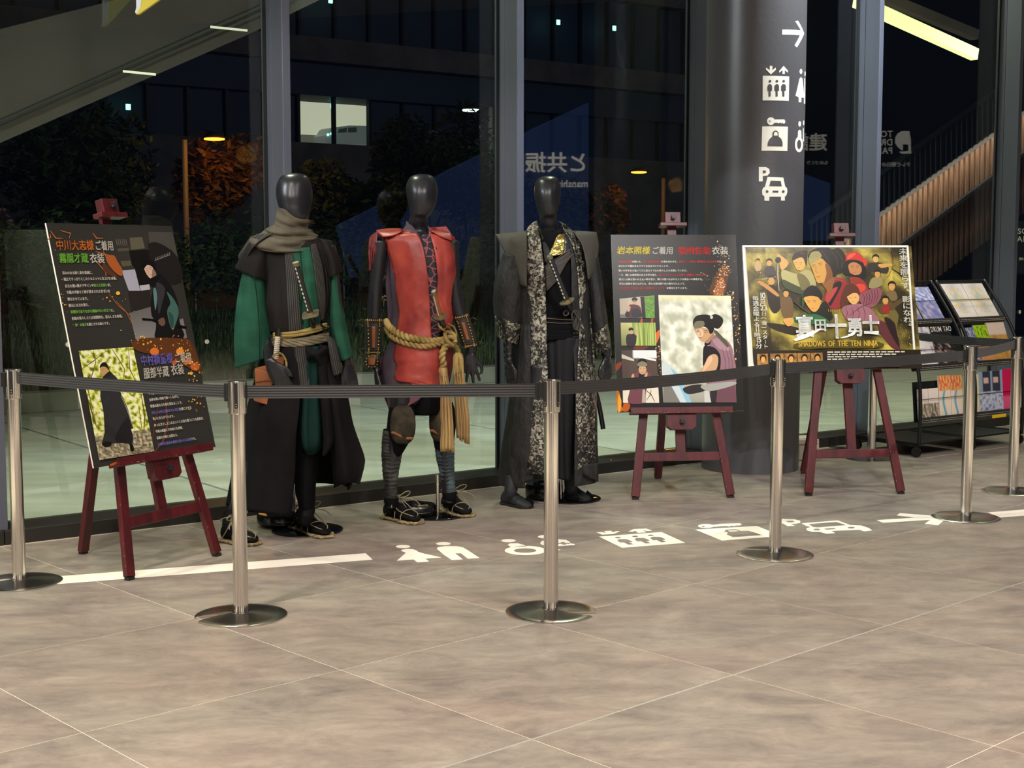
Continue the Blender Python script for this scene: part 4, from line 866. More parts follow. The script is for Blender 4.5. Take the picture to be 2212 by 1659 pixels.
r.text([('中村獅童様', PU)], 786, 1268, 1034, off=.014, shear=.1, hs=1.3); r.text([('ご着用', WHT)], 1044, 1246, 1175, off=.014, shear=.08, hs=1.3); r.text([('服部半蔵', WHT)], 808, 1366, 1005, off=.014, shear=.1, hs=1.3); r.text([('衣装', WHT)], 1018, 1340, 1118, off=.014, shear=.08, hs=1.3)
for x0, y0, x1, sg in [(918, 14, 1090, [('半蔵の衣装は、', WHT)]), (925, 66, 1190, [('全体を暗い色味で統一しながら、', WHT)]), (935, 120, 1218, [('質感の異なる生地を重ねることで、', WHT)]), (945, 175, 1288, [('冷たさの中に底知れない迫力', PU), ('を感じさせる', WHT)]), (955, 224, 1150, [('装いに仕上げています。', WHT)]), (966, 278, 1400, [('ゆったりとしたシルエットと全身を覆うような造形が、', WHT)]),
                       (978, 330, 1222, [('半蔵の威厳と不気味さを表現。', WHT)]), (988, 384, 1180, [('佐助や才蔵とは異なる、', WHT)]), (998, 438, 1335, [('圧倒的な強者の風格を漂わせる衣装', PU), ('です。', WHT)])]:
    a = bc(x0, y0); b_ = bc(x1, y0); r.text(sg, a[0], a[1], b_[0], off=.004, hs=1.1)
r.build('print', R1)
# ---------------------------------------------------------------- landscape poster
M['alu'] = mat('white_poster_frame', C(232, 230, 218), .35, .2)
R3, p0, ex, ey, nn, w, h, c3 = make_board('landscape_poster', 'white framed landscape poster of period costume figures, right of the pillar', E3, .985, .70, .008, -.100, M['foam'], 'poster')
for a, b_ in ((0, 1), (1, 2), (2, 3), (3, 0)):
    mb = MB(); d_ = (c3[b_]-c3[a]).normalized(); inn = ((c3[0]+c3[2])/2-(c3[a]+c3[b_])/2).normalized(); mb.bar(c3[a]+nn*.007+inn*.005, c3[b_]+nn*.007+inn*.005, .012, .016, inn); mb.build('frame_bar', M['alu'], R3, bevel=.001)
r = Print(p0, ex, ey, (1590, 460, 4.879))
TLq, TRq, BRq, BLq = (98, 358), (1845, 352), (1955, 1640), (188, 1655)
def gold(u, v):
    k = .45+.9*N2(u*5, v*4, 3)+.45*N2(u*14, v*12, 8)+.2*N2(u*50, v*40, 2)
    d = ((u-.5)**2*3+(v-.45)**2*4); k += d*.35-.15
    if u > .87 or u < .12: k -= .35
    if v < .06: k -= .2
    return mixc((46, 38, 16), (214, 194, 84), k)
r.field([TLq, TRq, BRq, BLq], 90, 64, gold)
r.sparks([(235, 220, 130), (200, 180, 90), (120, 100, 40)], [(150, 400), (300, 560), (250, 700)], 260, 70, 1.5, 5, 11); r.sparks([(240, 225, 140), (190, 160, 70)], [(1700, 1100), (1800, 1300), (1850, 1400)], 120, 60, 1.5, 5, 12)
r.poly((44, 34, 18), [(330, 1160), (520, 1180), (700, 1230), (620, 1290), (480, 1260), (360, 1210)], 1)
def fig(hx, hy, s_, body, bcol, skin=(212, 156, 84), hair=(30, 22, 14)):
    r.poly(bcol, body, 1); r.ell(skin, hx, hy, 22*s_, 29*s_); r.poly(hair, [(hx-26*s_, hy), (hx-26*s_, hy-24*s_), (hx, hy-40*s_), (hx+26*s_, hy-24*s_), (hx+26*s_, hy), (hx+16*s_, hy-16*s_), (hx-14*s_, hy-18*s_)], 1)
    r.stroke(hair, [(hx-14*s_, hy-4*s_), (hx-4*s_, hy-5*s_)], 3*s_); r.stroke(hair, [(hx+5*s_, hy-5*s_), (hx+15*s_, hy-4*s_)], 3*s_); r.stroke((110, 50, 30), [(hx-6*s_, hy+14*s_), (hx+7*s_, hy+14*s_)], 3*s_)
fig(230, 515, .9, [(200, 540), (260, 540), (260, 600), (210, 610)], (190, 160, 110)); fig(350, 525, 1.2, [(310, 570), (390, 560), (420, 640), (400, 690), (300, 660)], (62, 56, 48)); fig(372, 715, 1.5, [(330, 780), (400, 760), (450, 860), (470, 1000), (400, 1060), (340, 960)], (40, 32, 26))
r.poly((200, 140, 74), [(230, 720), (262, 720), (360, 780), (450, 860), (430, 880), (320, 800), (250, 750)], 1); r.stroke((180, 160, 110), [(205, 705), (330, 690), (420, 672)], 7)
fig(525, 850, 1.3, [(470, 900), (560, 880), (600, 960), (590, 1110), (500, 1100), (470, 1000)], (110, 84, 50)); fig(1470, 485, 1.3, [(1390, 540), (1500, 520), (1600, 560), (1590, 640), (1480, 620), (1400, 620)], (52, 46, 36), (224, 180, 100)); r.poly((210, 160, 84), [(1500, 540), (1640, 535), (1650, 555), (1530, 580)], 1)
fig(1488, 645, 1.3, [(1410, 720), (1450, 680), (1530, 680), (1540, 750), (1480, 790), (1400, 790)], (150, 140, 90)); fig(1640, 775, 1.5, [(1600, 830), (1670, 820), (1700, 900), (1650, 930), (1590, 880)], (120, 100, 60)); fig(1572, 925, 1.4, [(1500, 980), (1640, 960), (1700, 920), (1770, 900), (1740, 950), (1640, 1020), (1600, 1060), (1520, 1060)], (90, 70, 40)); r.poly((150, 40, 34), [(1545, 980), (1610, 975), (1615, 1050), (1550, 1055)], 1)
r.poly((110, 98, 50), [(1620, 1060), (1680, 1030), (1710, 1100), (1680, 1200), (1630, 1140)], 1)
r.stroke((120, 60, 30), [(1630, 360), (1655, 450), (1650, 560), (1610, 660), (1560, 710)], 6); r.stroke((30, 22, 14), [(1640, 590), (1720, 640), (1760, 690)], 14); r.stroke((190, 140, 90), [(1340, 450), (1370, 400), (1385, 350)], 6)
r.poly((96, 46, 50), [(1500, 1130), (1600, 1180), (1680, 1300), (1730, 1440), (1640, 1420), (1540, 1300), (1490, 1180)], 1); r.poly((40, 24, 22), [(1560, 1100), (1660, 1150), (1690, 1250), (1720, 1420), (1620, 1260)], 1)
# left robed man
r.poly((182, 172, 112), [(480, 600), (560, 620), (640, 640), (760, 600), (822, 680), (832, 780), (700, 830), (560, 780), (482, 700)], 1); r.poly((60, 70, 40), [(480, 700), (640, 770), (742, 812), (690, 860), (520, 800)], 1); r.poly((214, 164, 90), [(428, 440), (470, 450), (552, 530), (480, 604), (450, 520)], 1); r.poly((116, 108, 62), [(640, 640), (720, 660), (780, 760), (700, 820), (660, 740)], 1)
r.ell((20, 18, 14), 442, 498, 30, 32); r.stroke((190, 186, 160), [(438, 530), (436, 650), (452, 820)], 12)
r.poly((222, 172, 92), [(602, 490), (690, 468), (726, 520), (722, 570), (682, 606), (640, 600), (612, 550)], 1); r.poly((30, 22, 14), [(598, 500), (602, 440), (640, 418), (690, 402), (745, 398), (750, 440), (742, 560), (728, 540), (704, 478), (660, 474)], 1); r.stroke((200, 60, 40), [(680, 420), (710, 432)], 12)
for x in (628, 680): r.stroke((40, 26, 14), [(x-15, 528), (x+14, 522)], 6); r.stroke((24, 18, 12), [(x-11, 542), (x+11, 539)], 5)
r.stroke((150, 70, 40), [(640, 580), (668, 577)], 5)
# helmet figure
r.poly((24, 18, 14), [(1108, 592), (1150, 515), (1250, 500), (1345, 530), (1372, 650), (1330, 705), (1250, 670), (1150, 660)], 1); r.poly((196, 132, 80), [(1182, 548), (1240, 520), (1308, 556), (1320, 618), (1290, 652), (1222, 652), (1192, 620)], 1); r.poly((204, 48, 38), [(1142, 505), (1160, 440), (1210, 413), (1270, 415), (1322, 450), (1345, 525), (1290, 505), (1220, 492)], 1); r.poly((236, 96, 66), [(1180, 450), (1230, 425), (1260, 430), (1220, 470), (1170, 490)], 1)
r.poly((214, 60, 46), [(1330, 480), (1370, 490), (1376, 540), (1350, 560)], 1); r.poly((150, 50, 40), [(1190, 690), (1280, 680), (1362, 740), (1392, 840), (1290, 862), (1230, 790)], 1); r.poly((220, 70, 54), [(1255, 760), (1345, 755), (1360, 810), (1290, 840)], 1)
for x in (1222, 1278): r.stroke((30, 20, 14), [(x-16, 562), (x+14, 558)], 7); r.stroke((24, 16, 12), [(x-11, 575), (x+11, 573)], 5)
r.stroke((110, 50, 36), [(1235, 628), (1265, 628)], 6); r.stroke((16, 12, 10), [(1192, 632), (1240, 660), (1300, 655), (1328, 610)], 7)
# central figure
r.poly((30, 22, 16), [(758, 470), (770, 420), (810, 385), (880, 368), (950, 362), (1010, 385), (1080, 372), (1140, 430), (1152, 500), (1105, 560), (1120, 630), (1060, 650), (1020, 700), (960, 600), (880, 500), (800, 520)], 1)
for a in ([(900, 400), (960, 480), (1000, 600)], [(1000, 400), (1060, 480), (1070, 590)], [(1060, 400), (1120, 500), (1090, 560)]): r.stroke((84, 60, 34), a, 6)
r.poly((150, 42, 46), [(1030, 700), (1100, 690), (1172, 742), (1150, 900), (1092, 1004), (980, 1004), (920, 912), (962, 800)], 1); r.poly((30, 20, 18), [(1000, 770), (1080, 722), (1110, 760), (1040, 900), (985, 985), (960, 880)], 1); r.stroke((226, 70, 66), [(1012, 720), (1060, 696), (1150, 730)], 6); r.poly((190, 66, 62), [(950, 850), (1060, 780), (1050, 830), (960, 960)], 1)
r.poly((150, 94, 44), [(900, 735), (1000, 680), (1035, 700), (985, 860), (940, 800)], 1)
r.poly((216, 160, 74), [(785, 535), (880, 478), (935, 515), (1000, 600), (1010, 680), (960, 722), (900, 738), (850, 735), (828, 680), (800, 600)], 1); r.poly((132, 82, 34), [(935, 530), (1000, 600), (1012, 680), (960, 722), (925, 735), (950, 640)], 1)
r.poly((168, 158, 96), [(762, 500), (785, 425), (850, 405), (885, 425), (892, 470), (800, 535), (772, 540)], 1)
for k in range(3): r.stroke((120, 110, 60), [(772, 490-k*22), (830, 465-k*20), (885, 450-k*14)], 4)
for x, y in ((815, 565), (885, 545)): r.stroke((40, 24, 12), [(x-22, y-10), (x+18, y-18)], 8); r.stroke((22, 16, 10), [(x-15, y+8), (x+15, y+3)], 7)
r.stroke((150, 96, 44), [(838, 560), (836, 625), (856, 632)], 6); r.stroke((150, 60, 36), [(842, 680), (880, 672)], 9)
# lower two figures
r.poly((32, 30, 22), [(860, 1000), (935, 930), (992, 1020), (1012, 1120), (900, 1152), (780, 1062)], 1); r.poly((44, 108, 58), [(598, 1105), (700, 1080), (832, 1068), (952, 1120), (962, 1165), (800, 1174), (640, 1156)], 1); r.poly((36, 84, 48), [(690, 860), (716, 850), (712, 960), (690, 1000)], 1); r.poly((216, 160, 84), [(498, 1120), (592, 1108), (602, 1160), (546, 1198), (500, 1152)], 1); r.stroke((70, 70, 64), [(600, 930), (700, 1010), (800, 1080)], 16)
r.poly((226, 166, 80), [(708, 888), (800, 876), (872, 896), (896, 922), (872, 1000), (832, 1044), (790, 1032), (742, 970)], 1); r.poly((28, 20, 12), [(698, 905), (716, 822), (788, 766), (850, 786), (902, 850), (906, 900), (890, 925), (860, 890), (800, 872), (724, 888)], 1)
for x, y in ((760, 940), (822, 938)): r.stroke((34, 22, 10), [(x-20, y-14), (x+16, y-8)], 7); r.stroke((22, 16, 10), [(x-13, y+2), (x+13, y+4)], 6)
r.stroke((150, 66, 34), [(786, 1008), (815, 1008)], 6)
r.poly((92, 46, 26), [(1092, 985), (1100, 900), (1150, 770), (1220, 748), (1282, 790), (1304, 870), (1294, 960), (1240, 940), (1180, 950), (1140, 1000)], 1); r.poly((160, 104, 116), [(1108, 1010), (1200, 970), (1300, 958), (1402, 1000), (1502, 1130), (1480, 1165), (1300, 1135), (1170, 1135)], 1); r.poly((142, 82, 92), [(1300, 860), (1482, 788), (1532, 850), (1482, 960), (1402, 1004), (1310, 952)], 1)
for k in range(6): r.stroke((58, 28, 34), [(1330+k*30, 850-k*10), (1350+k*28, 900-k*5), (1335+k*26, 985-k*6)], 6)
for k in range(4): r.stroke((96, 50, 62), [(1150+k*60, 1000-k*6), (1170+k*62, 1060), (1150+k*66, 1130)], 6)
r.poly((232, 178, 108), [(1160, 862), (1230, 820), (1286, 858), (1286, 930), (1242, 966), (1192, 942)], 1); r.poly((92, 46, 26), [(1150, 880), (1170, 800), (1230, 780), (1290, 830), (1292, 880), (1270, 850), (1220, 850), (1172, 880)], 1)
for x, y in ((1200, 898), (1252, 892)): r.stroke((30, 18, 12), [(x-11, y), (x+11, y)], 6)
r.stroke((170, 70, 56), [(1216, 938), (1240, 936)], 6); r.stroke((60, 40, 24), [(1180, 1090), (1300, 1000), (1420, 950)], 6)
for i, x in enumerate((968, 990, 1012, 1036, 1060, 1084, 1102)): r.stroke((196, 150, 40), [(x, 1015), (x+2, 1045)], 9)
# dark foot strip, portraits and credits
r.poly((38, 30, 20), [(177, 1452), (1936, 1443), (1956, 1640), (188, 1655)])
for i, (x0, x1) in enumerate(((215, 330), (355, 495), (503, 632), (640, 775), (783, 905))):
    r.field([(x0, 1490-i*3), (x1, 1486-i*3), (x1+6, 1620), (x0+6, 1620)], 8, 6, lambda u, v: mixc((120, 84, 40), (190, 140, 70), .5+N2(u*4, v*4, i))); cx_ = (x0+x1)/2+8
    r.poly((30, 22, 14), ell(cx_, 1535-i*2, 34, 42)); r.ell((214, 156, 84), cx_, 1548-i*2, 24, 32)
for j, (y, x1) in enumerate(((1470, 1750), (1496, 1680), (1520, 1515), (1545, 1290))):
    rnd = random.Random(j); x = 955
    while x < x1: l = rnd.uniform(30, 70); r.poly((222, 216, 196), [(x, y-6-(x-955)*.006), (x+l, y-6-(x-955)*.006), (x+l, y+6-(x-955)*.006), (x, y+6-(x-955)*.006)]); x += l+12
for ch, x0, yb, x1, hs_ in (('真', 622, 1288, 820, 1.2), ('田', 816, 1236, 950, 1.0), ('十', 945, 1300, 1168, 1.15), ('勇', 1165, 1284, 1340, 1.15), ('士', 1326, 1266, 1510, 1.15)): r.text([(ch, (250, 250, 246))], x0, yb, x1, off=.028, hs=hs_)
r.poly((250, 250, 246), [(610, 1330), (700, 1290), (860, 1230), (886, 1232), (760, 1310), (640, 1350), (612, 1350)], 1); r.poly((250, 250, 246), [(1090, 1318), (1180, 1290), (1250, 1240), (1262, 1250), (1200, 1300), (1130, 1322)], 1); r.poly((250, 250, 246), [(1360, 1268), (1450, 1268), (1520, 1296), (1500, 1290), (1440, 1282)], 1)
r.poly((84, 70, 30), [(640, 1374), (1060, 1362), (1500, 1366), (1496, 1424), (1000, 1430), (644, 1432)], 1)
r.text([('SHADOWS OF THE TEN NINJA', (232, 196, 60))], 650, 1412, 1490, off=.002, hs=1.5)
r.text([('未来を照らす、影になれ。', (246, 244, 236))], 1750, 374, 0, off=.012, vert=True, y1=1235, hs=1.35)
r.text([('10月23日(金)スタート'.replace('10', '⑩').replace('⑩', '十') if 0 else '月', (246, 244, 236))], 272, 905, 0, off=.012, vert=True, y1=985, hs=.9)
r.text([('10', (246, 244, 236))], 238, 905, 308, off=.02, hs=1.1); r.text([('23', (246, 244, 236))], 250, 1032, 322, off=.02, hs=1.1); r.text([('日(金)スタート', (246, 244, 236))], 285, 1040, 0, off=.012, vert=True, y1=1435, hs=1.25)
r.text([('毎週金曜よる', (246, 244, 236))], 196, 875, 0, off=.012, vert=True, y1=1205, hs=1.25); r.text([('11', (246, 244, 236))], 190, 1255, 240, off=.02, hs=1.1); r.text([('時', (246, 244, 236))], 215, 1260, 0, off=.012, vert=True, y1=1318, hs=1.15); r.text([('15', (246, 244, 236))], 200, 1368, 262, off=.02, hs=1.1); r.text([('分', (246, 244, 236))], 232, 1372, 0, off=.012, vert=True, y1=1435, hs=1.1)
r.build('print', R3)
# ================================================================ cloth and figure tools
M['mann'] = mat('black_mannequin', C(32, 32, 36), .33, bump=.02, bscale=300, spec=.5)
M['tabi'] = mat('black_tabi', C(17, 17, 18), .7)
M['green'] = mat('green_linen', C(44, 92, 72), .85, bump=.5, bscale=160, col2=C(34, 74, 58), nscale=5, bdist=.002, stretch=(1, 1, 2.2))
M['green_d'] = mat('dark_green_velvet', C(20, 46, 41), .9, bump=.4, bscale=140, col2=C(18, 44, 40), nscale=9)
M['vest'] = mat('washed_black_cotton', C(40, 37, 36), .9, bump=.45, bscale=120, col2=C(31, 28, 28), nscale=4, bdist=.002, stretch=(2, 2, .6))
M['skirt'] = mat('black_cotton', C(26, 25, 26), .9, bump=.4, bscale=110, col2=C(20, 19, 20), nscale=4, bdist=.002)
M['scarf'] = mat('grey_olive_gauze', C(98, 92, 78), .9, bump=.5, bscale=200, col2=C(80, 74, 62), nscale=9, bdist=.0015)
M['reed'] = mat('yellow_reed', C(190, 168, 104), .7, bump=.6, bscale=60, col2=C(140, 120, 70), nscale=14, stretch=(1, 1, 6))
M['cord'] = mat('grey_cord', C(140, 130, 106), .85, bump=.6, bscale=70, col2=C(104, 96, 78), nscale=16, stretch=(1, 1, 5))
M['straw'] = mat('straw', C(168, 150, 112), .85, bump=.8, bscale=120, col2=C(104, 92, 66), nscale=40)
M['lace'] = mat('sandal_lace', C(140, 132, 106), .85)
M['brown'] = mat('tan_leather', C(150, 88, 46), .5, bump=.25, bscale=60, col2=C(118, 64, 32), nscale=8)
M['red'] = mat('red_leather', C(122, 36, 34), .42, bump=.4, bscale=26, col2=C(182, 74, 62), nscale=5, detail=6, bdist=.005, spec=.55)
M['red_d'] = mat('dark_red_leather', C(110, 34, 36), .55, bump=.3, bscale=30)
M['red_y'] = mat('red_yarn', C(190, 40, 40), .8)
M['purp'] = mat('purple_grey_cloth', C(82, 70, 78), .9, bump=.5, bscale=70, col2=C(62, 54, 62), nscale=6, bdist=.003)
M['plum'] = mat('plum_cloth', C(118, 76, 84), .85, bump=.4, bscale=60, col2=C(96, 62, 72), nscale=5)
M['rope'] = mat('straw_rope', C(176, 152, 98), .8, bump=.6, bscale=60, col2=C(128, 106, 60), nscale=12)
M['bundle'] = mat('ochre_cloth_strips', C(176, 148, 98), .85, bump=.5, bscale=40, col2=C(146, 116, 80), nscale=10, stretch=(3, 3, .5))
M['steel_dull'] = mat('aged_iron', C(128, 122, 100), .5, .7, bump=.4, bscale=60)
M['brass'] = mat('brass_stud', C(196, 164, 92), .3, .9)
M['leath_b'] = mat('dark_brown_leather', C(48, 42, 36), .5, bump=.3, bscale=60)
M['hilt'] = mat('black_hilt_wrap', C(32, 34, 36), .5, bump=.3, bscale=90)
M['ray'] = mat('white_ray_skin', C(214, 206, 186), .5, bump=.4, bscale=200)
M['lacq'] = mat('black_lacquer', C(18, 18, 19), .25, spec=.6)
M['wrap_g'] = mat('grey_bandage', C(104, 104, 98), .9, bump=.4, bscale=90, col2=C(66, 66, 64), nscale=8)
M['wrap_b'] = mat('blue_grey_bandage', C(92, 108, 114), .9, bump=.4, bscale=90, col2=C(58, 70, 78), nscale=8)
M['pad'] = mat('quilted_hide', C(72, 66, 52), .85, bump=.8, bscale=40, col2=C(44, 40, 34), nscale=14, bdist=.004)
M['wrink'] = mat('crinkled_charcoal_cloth', C(46, 45, 43), .62, bump=1.0, bscale=32, col2=C(30, 30, 30), nscale=14, detail=7, bdist=.008, stretch=(1.6, 1.6, .8))
M['wing'] = mat('grey_brown_stiff_cloth', C(72, 68, 62), .7, bump=.7, bscale=26, col2=C(70, 67, 60), nscale=9, detail=6, bdist=.004)
M['black_c'] = mat('deep_black_cloth', C(15, 15, 17), .9, bump=.4, bscale=80)
M['hakama'] = mat('black_hakama', C(23, 23, 25), .8, bump=.25, bscale=80)
M['gold'] = mat('gold_foil', C(190, 170, 96), .24, .9, bump=.9, bscale=30, col2=C(90, 80, 46), nscale=12, bdist=.006)
M['sdark'] = mat('black_sheen_satin', C(60, 62, 66), .2, .5, bump=.8, bscale=18, bdist=.008)
M['glove'] = mat('black_crumpled_leather', C(28, 29, 31), .3, bump=1.0, bscale=28, bdist=.008, spec=.6)
M['chain'] = mat('bead_chain', C(176, 160, 136), .35, .8)
M['disc_b'] = mat('black_glass_base', C(12, 13, 14), .08, spec=.7)
M['cord_d'] = mat('dark_grey_cord', C(66, 64, 58), .85, bump=.5, bscale=90)
M['glove_matt'] = mat('dark_grey_tabi_boot', C(42, 46, 48), .6, bump=.3, bscale=60)
for k_ in ('green', 'green_d', 'vest', 'skirt', 'scarf', 'cord', 'tabi', 'purp', 'plum', 'rope', 'bundle', 'wrap_g', 'wrap_b', 'pad', 'black_c', 'straw', 'lace', 'reed'): M[k_].node_tree.nodes['Principled BSDF'].inputs['Specular IOR Level'].default_value = .1
for k_ in ('wing', 'wrink', 'hakama', 'glove_matt', 'cord_d'): M[k_].node_tree.nodes['Principled BSDF'].inputs['Specular IOR Level'].default_value = .28
def silver_mat():
    m = bpy.data.materials.new('silver_black_brocade'); m.use_nodes = True; N = m.node_tree.nodes; L = m.node_tree.links; b = N['Principled BSDF']
    tc = N.new('ShaderNodeTexCoord'); n = N.new('ShaderNodeTexNoise'); n.inputs['Scale'].default_value = 48; n.inputs['Detail'].default_value = 5; n.inputs['Roughness'].default_value = .7; n.inputs['Distortion'].default_value = 1.2
    L.new(tc.outputs['Object'], n.inputs['Vector']); n2 = N.new('ShaderNodeTexNoise'); n2.inputs['Scale'].default_value = 5; n2.inputs['Detail'].default_value = 4; L.new(tc.outputs['Object'], n2.inputs['Vector'])
    a = N.new('ShaderNodeMath'); a.operation = 'MULTIPLY_ADD'; L.new(n2.outputs['Fac'], a.inputs[0]); a.inputs[1].default_value = .35; L.new(n.outputs['Fac'], a.inputs[2])
    r = N.new('ShaderNodeValToRGB'); e = r.color_ramp.elements; e[0].position = .63; e[0].color = C(28, 27, 25); e[1].position = .78; e[1].color = C(186, 180, 160); x = r.color_ramp.elements.new(.69); x.color = C(82, 78, 70)
    L.new(a.outputs[0], r.inputs[0]); L.new(r.outputs[0], b.inputs['Base Color']); b.inputs['Metallic'].default_value = .35; b.inputs['Roughness'].default_value = .45
    bp = N.new('ShaderNodeBump'); bp.inputs['Strength'].default_value = .6; bp.inputs['Distance'].default_value = .003; L.new(n.outputs['Fac'], bp.inputs['Height']); L.new(bp.outputs[0], b.inputs['Normal'])
    return m
M['silver'] = silver_mat()
def stitch_mat():
    m = bpy.data.materials.new('white_running_stitch'); m.use_nodes = True; N = m.node_tree.nodes; L = m.node_tree.links; b = N['Principled BSDF']
    tc = N.new('ShaderNodeTexCoord'); sp = N.new('ShaderNodeSeparateXYZ'); L.new(tc.outputs['UV'], sp.inputs[0])
    def mth(op, a, v=None, v2=None):
        n = N.new('ShaderNodeMath'); n.operation = op
        for i, q in enumerate((a, v, v2)):
            if q is None: continue
            if isinstance(q, (int, float)): n.inputs[i].default_value = q
            else: L.new(q, n.inputs[i])
        return n.outputs[0]
    u = mth('FRACT', mth('MULTIPLY', sp.outputs[0], 6)); v = mth('FRACT', mth('MULTIPLY', sp.outputs[1], 190))
    a = mth('COMPARE', u, .5, .19); c = mth('COMPARE', v, .5, .27); k = mth('MULTIPLY', a, c)
    mx = N.new('ShaderNodeMix'); mx.data_type = 'RGBA'; L.new(k, mx.inputs[0]); mx.inputs[6].default_value = C(28, 26, 26); mx.inputs[7].default_value = C(92, 87, 80)
    L.new(mx.outputs[2], b.inputs['Base Color']); b.inputs['Roughness'].default_value = .9; return m
M['stitch'] = stitch_mat()
def asanoha_mat():
    m = bpy.data.materials.new('navy_hemp_leaf_print'); m.use_nodes = True; N = m.node_tree.nodes; L = m.node_tree.links; b = N['Principled BSDF']
    tc = N.new('ShaderNodeTexCoord'); v = N.new('ShaderNodeTexVoronoi'); v.feature = 'DISTANCE_TO_EDGE'; v.inputs['Scale'].default_value = 26; L.new(tc.outputs['Object'], v.inputs['Vector'])
    r = N.new('ShaderNodeValToRGB'); r.color_ramp.elements[0].position = .03; r.color_ramp.elements[0].color = C(150, 84, 84); r.color_ramp.elements[1].position = .07; r.color_ramp.elements[1].color = C(38, 36, 46); L.new(v.outputs['Distance'], r.inputs[0]); L.new(r.outputs[0], b.inputs['Base Color']); b.inputs['Roughness'].default_value = .9
    return m
M['asanoha'] = asanoha_mat()
def crom(a, b, c, d, t): return .5*((2*b)+(c-a)*t+(2*a-5*b+4*c-d)*t*t+(3*b-a-3*c+d)*t**3)
def interp_rows(rows, steps):
    out = []; n = len(rows); k = len(rows[0])
    for i in range(n-1):
        r = [rows[max(0, i-1)], rows[i], rows[i+1], rows[min(n-1, i+2)]]
        for s in range(steps):
            t = s/steps; out.append(tuple(crom(r[0][j], r[1][j], r[2][j], r[3][j], t) for j in range(k)))
    out.append(tuple(rows[-1])); return out
def loft(mb, rows, Y0, n=40, steps=5, arc=None, fold=None, cap=False, e=1.0):
    """rows (xl,yl,xr,yr,b,dY,sag): silhouettes measured on the photo, b = half depth in metres"""
    rows = [tuple(r)+(0,)*(7-len(r)) for r in rows]; R = interp_rows(rows, steps); G_ = []; UV = []
    m = len(R); a0, a1 = arc if arc else (0, 2*PI)
    nn_ = n if arc is None else n+1
    for i, (xl, yl, xr, yr, b, dY, sag) in enumerate(R):
        L_ = P(xl, yl, Y0+dY); R_ = P(xr, yr, Y0+dY); c = (L_+R_)/2; a = (R_-L_)/2; row = []; uv = []
        for k in range(nn_):
            th = a0+(a1-a0)*k/n
            co, si = math.cos(th), math.sin(th)
            if e != 1: co = math.copysign(abs(co)**e, co); si = math.copysign(abs(si)**e, si)
            f = 1+(fold(th, i/(m-1)) if fold else 0)
            p = c+a*co*f+Vector((0, b*si*f, 0)); p.z -= sag*max(0, -math.sin(th))
            row.append(p); uv.append((k/n, i/(m-1)))
        G_.append(row); UV.append(uv)
    mb.grid(G_, UV, closed=arc is None)
    if cap and arc is None:
        N = n; base = len(mb.v)-m*N
        mb.f.append(tuple(range(base, base+N))); mb.mi.append(mb.m); mb.f.append(tuple(range(base+(m-1)*N, base+m*N))); mb.mi.append(mb.m)
    return G_
class Surf:
    """front surface of a lofted trunk, for draping things on it"""
    def __init__(s, rows, Y0): s.r = sorted([(tuple(r)+(0,)*(7-len(r))) for r in rows], key=lambda r: (r[1]+r[3])/2); s.Y0 = Y0
    def Y(s, x, y, off=0):
        R = s.r; ym = [(q[1]+q[3])/2 for q in R]
        if y <= ym[0]: q = R[0]
        elif y >= ym[-1]: q = R[-1]
        else:
            i = max(k for k in range(len(R)) if ym[k] <= y); i = min(i, len(R)-2); t = (y-ym[i])/(ym[i+1]-ym[i]); q = tuple(a+(b-a)*t for a, b in zip(R[i], R[i+1]))
        xc, a = (q[0]+q[2])/2, (q[2]-q[0])/2; u = max(-1, min(1, (x-xc)/a)); return s.Y0+q[5]-q[4]*math.sqrt(max(0, 1-u*u))-off
    def pt(s, x, y, off=0): return P(x, y, s.Y(x, y, off))
def drape(mb, S, rows, off=.006, nu=8, steps=4, ripple=None, bulge=0):
    """rows (xl,yl,xr,yr) laid on surface S"""
    R = interp_rows([tuple(r) if len(r) == 4 else (r[1], r[0], r[2], r[0]) for r in rows], steps); G_ = []; UV = []; m = len(R)
    for i, (xl, yl, xr, yr) in enumerate(R):
        row = []; uv = []
        for k in range(nu+1):
            u = k/nu; x, y = xl+(xr-xl)*u, yl+(yr-yl)*u; o = off+bulge*math.sin(PI*u)+(ripple(u, i/(m-1)) if ripple else 0)
            row.append(S.pt(x, y, o)); uv.append((u, i/(m-1)))
        G_.append(row); UV.append(uv)
    mb.grid(G_, UV); return G_
def sheet(mb, rows, Y0, steps=4, sub=3, ripple=None):
    """rows of (x,y,dY) columns -> smooth free hanging cloth"""
    nc = len(rows[0]); flat_ = interp_rows([tuple(v for p in r for v in p) for r in rows], steps); G_ = []; UV = []; m = len(flat_)
    for i, f in enumerate(flat_):
        cols = interp_rows([f[3*k:3*k+3] for k in range(nc)], sub); row = []; uv = []
        for k, (x, y, d) in enumerate(cols):
            u = k/(len(cols)-1); row.append(P(x, y, Y0+d+(ripple(u, i/(m-1)) if ripple else 0))); uv.append((u, i/(m-1)))
        G_.append(row); UV.append(uv)
    mb.grid(G_, UV); return G_
def cordpath(mb, pts, r, n=6): mb.tube(smooth_path(pts), r, n)
def smooth_path(pts, k=4):
    pts = [Vector(p) for p in pts]; out = []; n = len(pts)
    for i in range(n-1):
        a, b, c, d = pts[max(0, i-1)], pts[i], pts[i+1], pts[min(n-1, i+2)]
        for s in range(k): out.append(crom(a, b, c, d, s/k))
    out.append(pts[-1]); return out
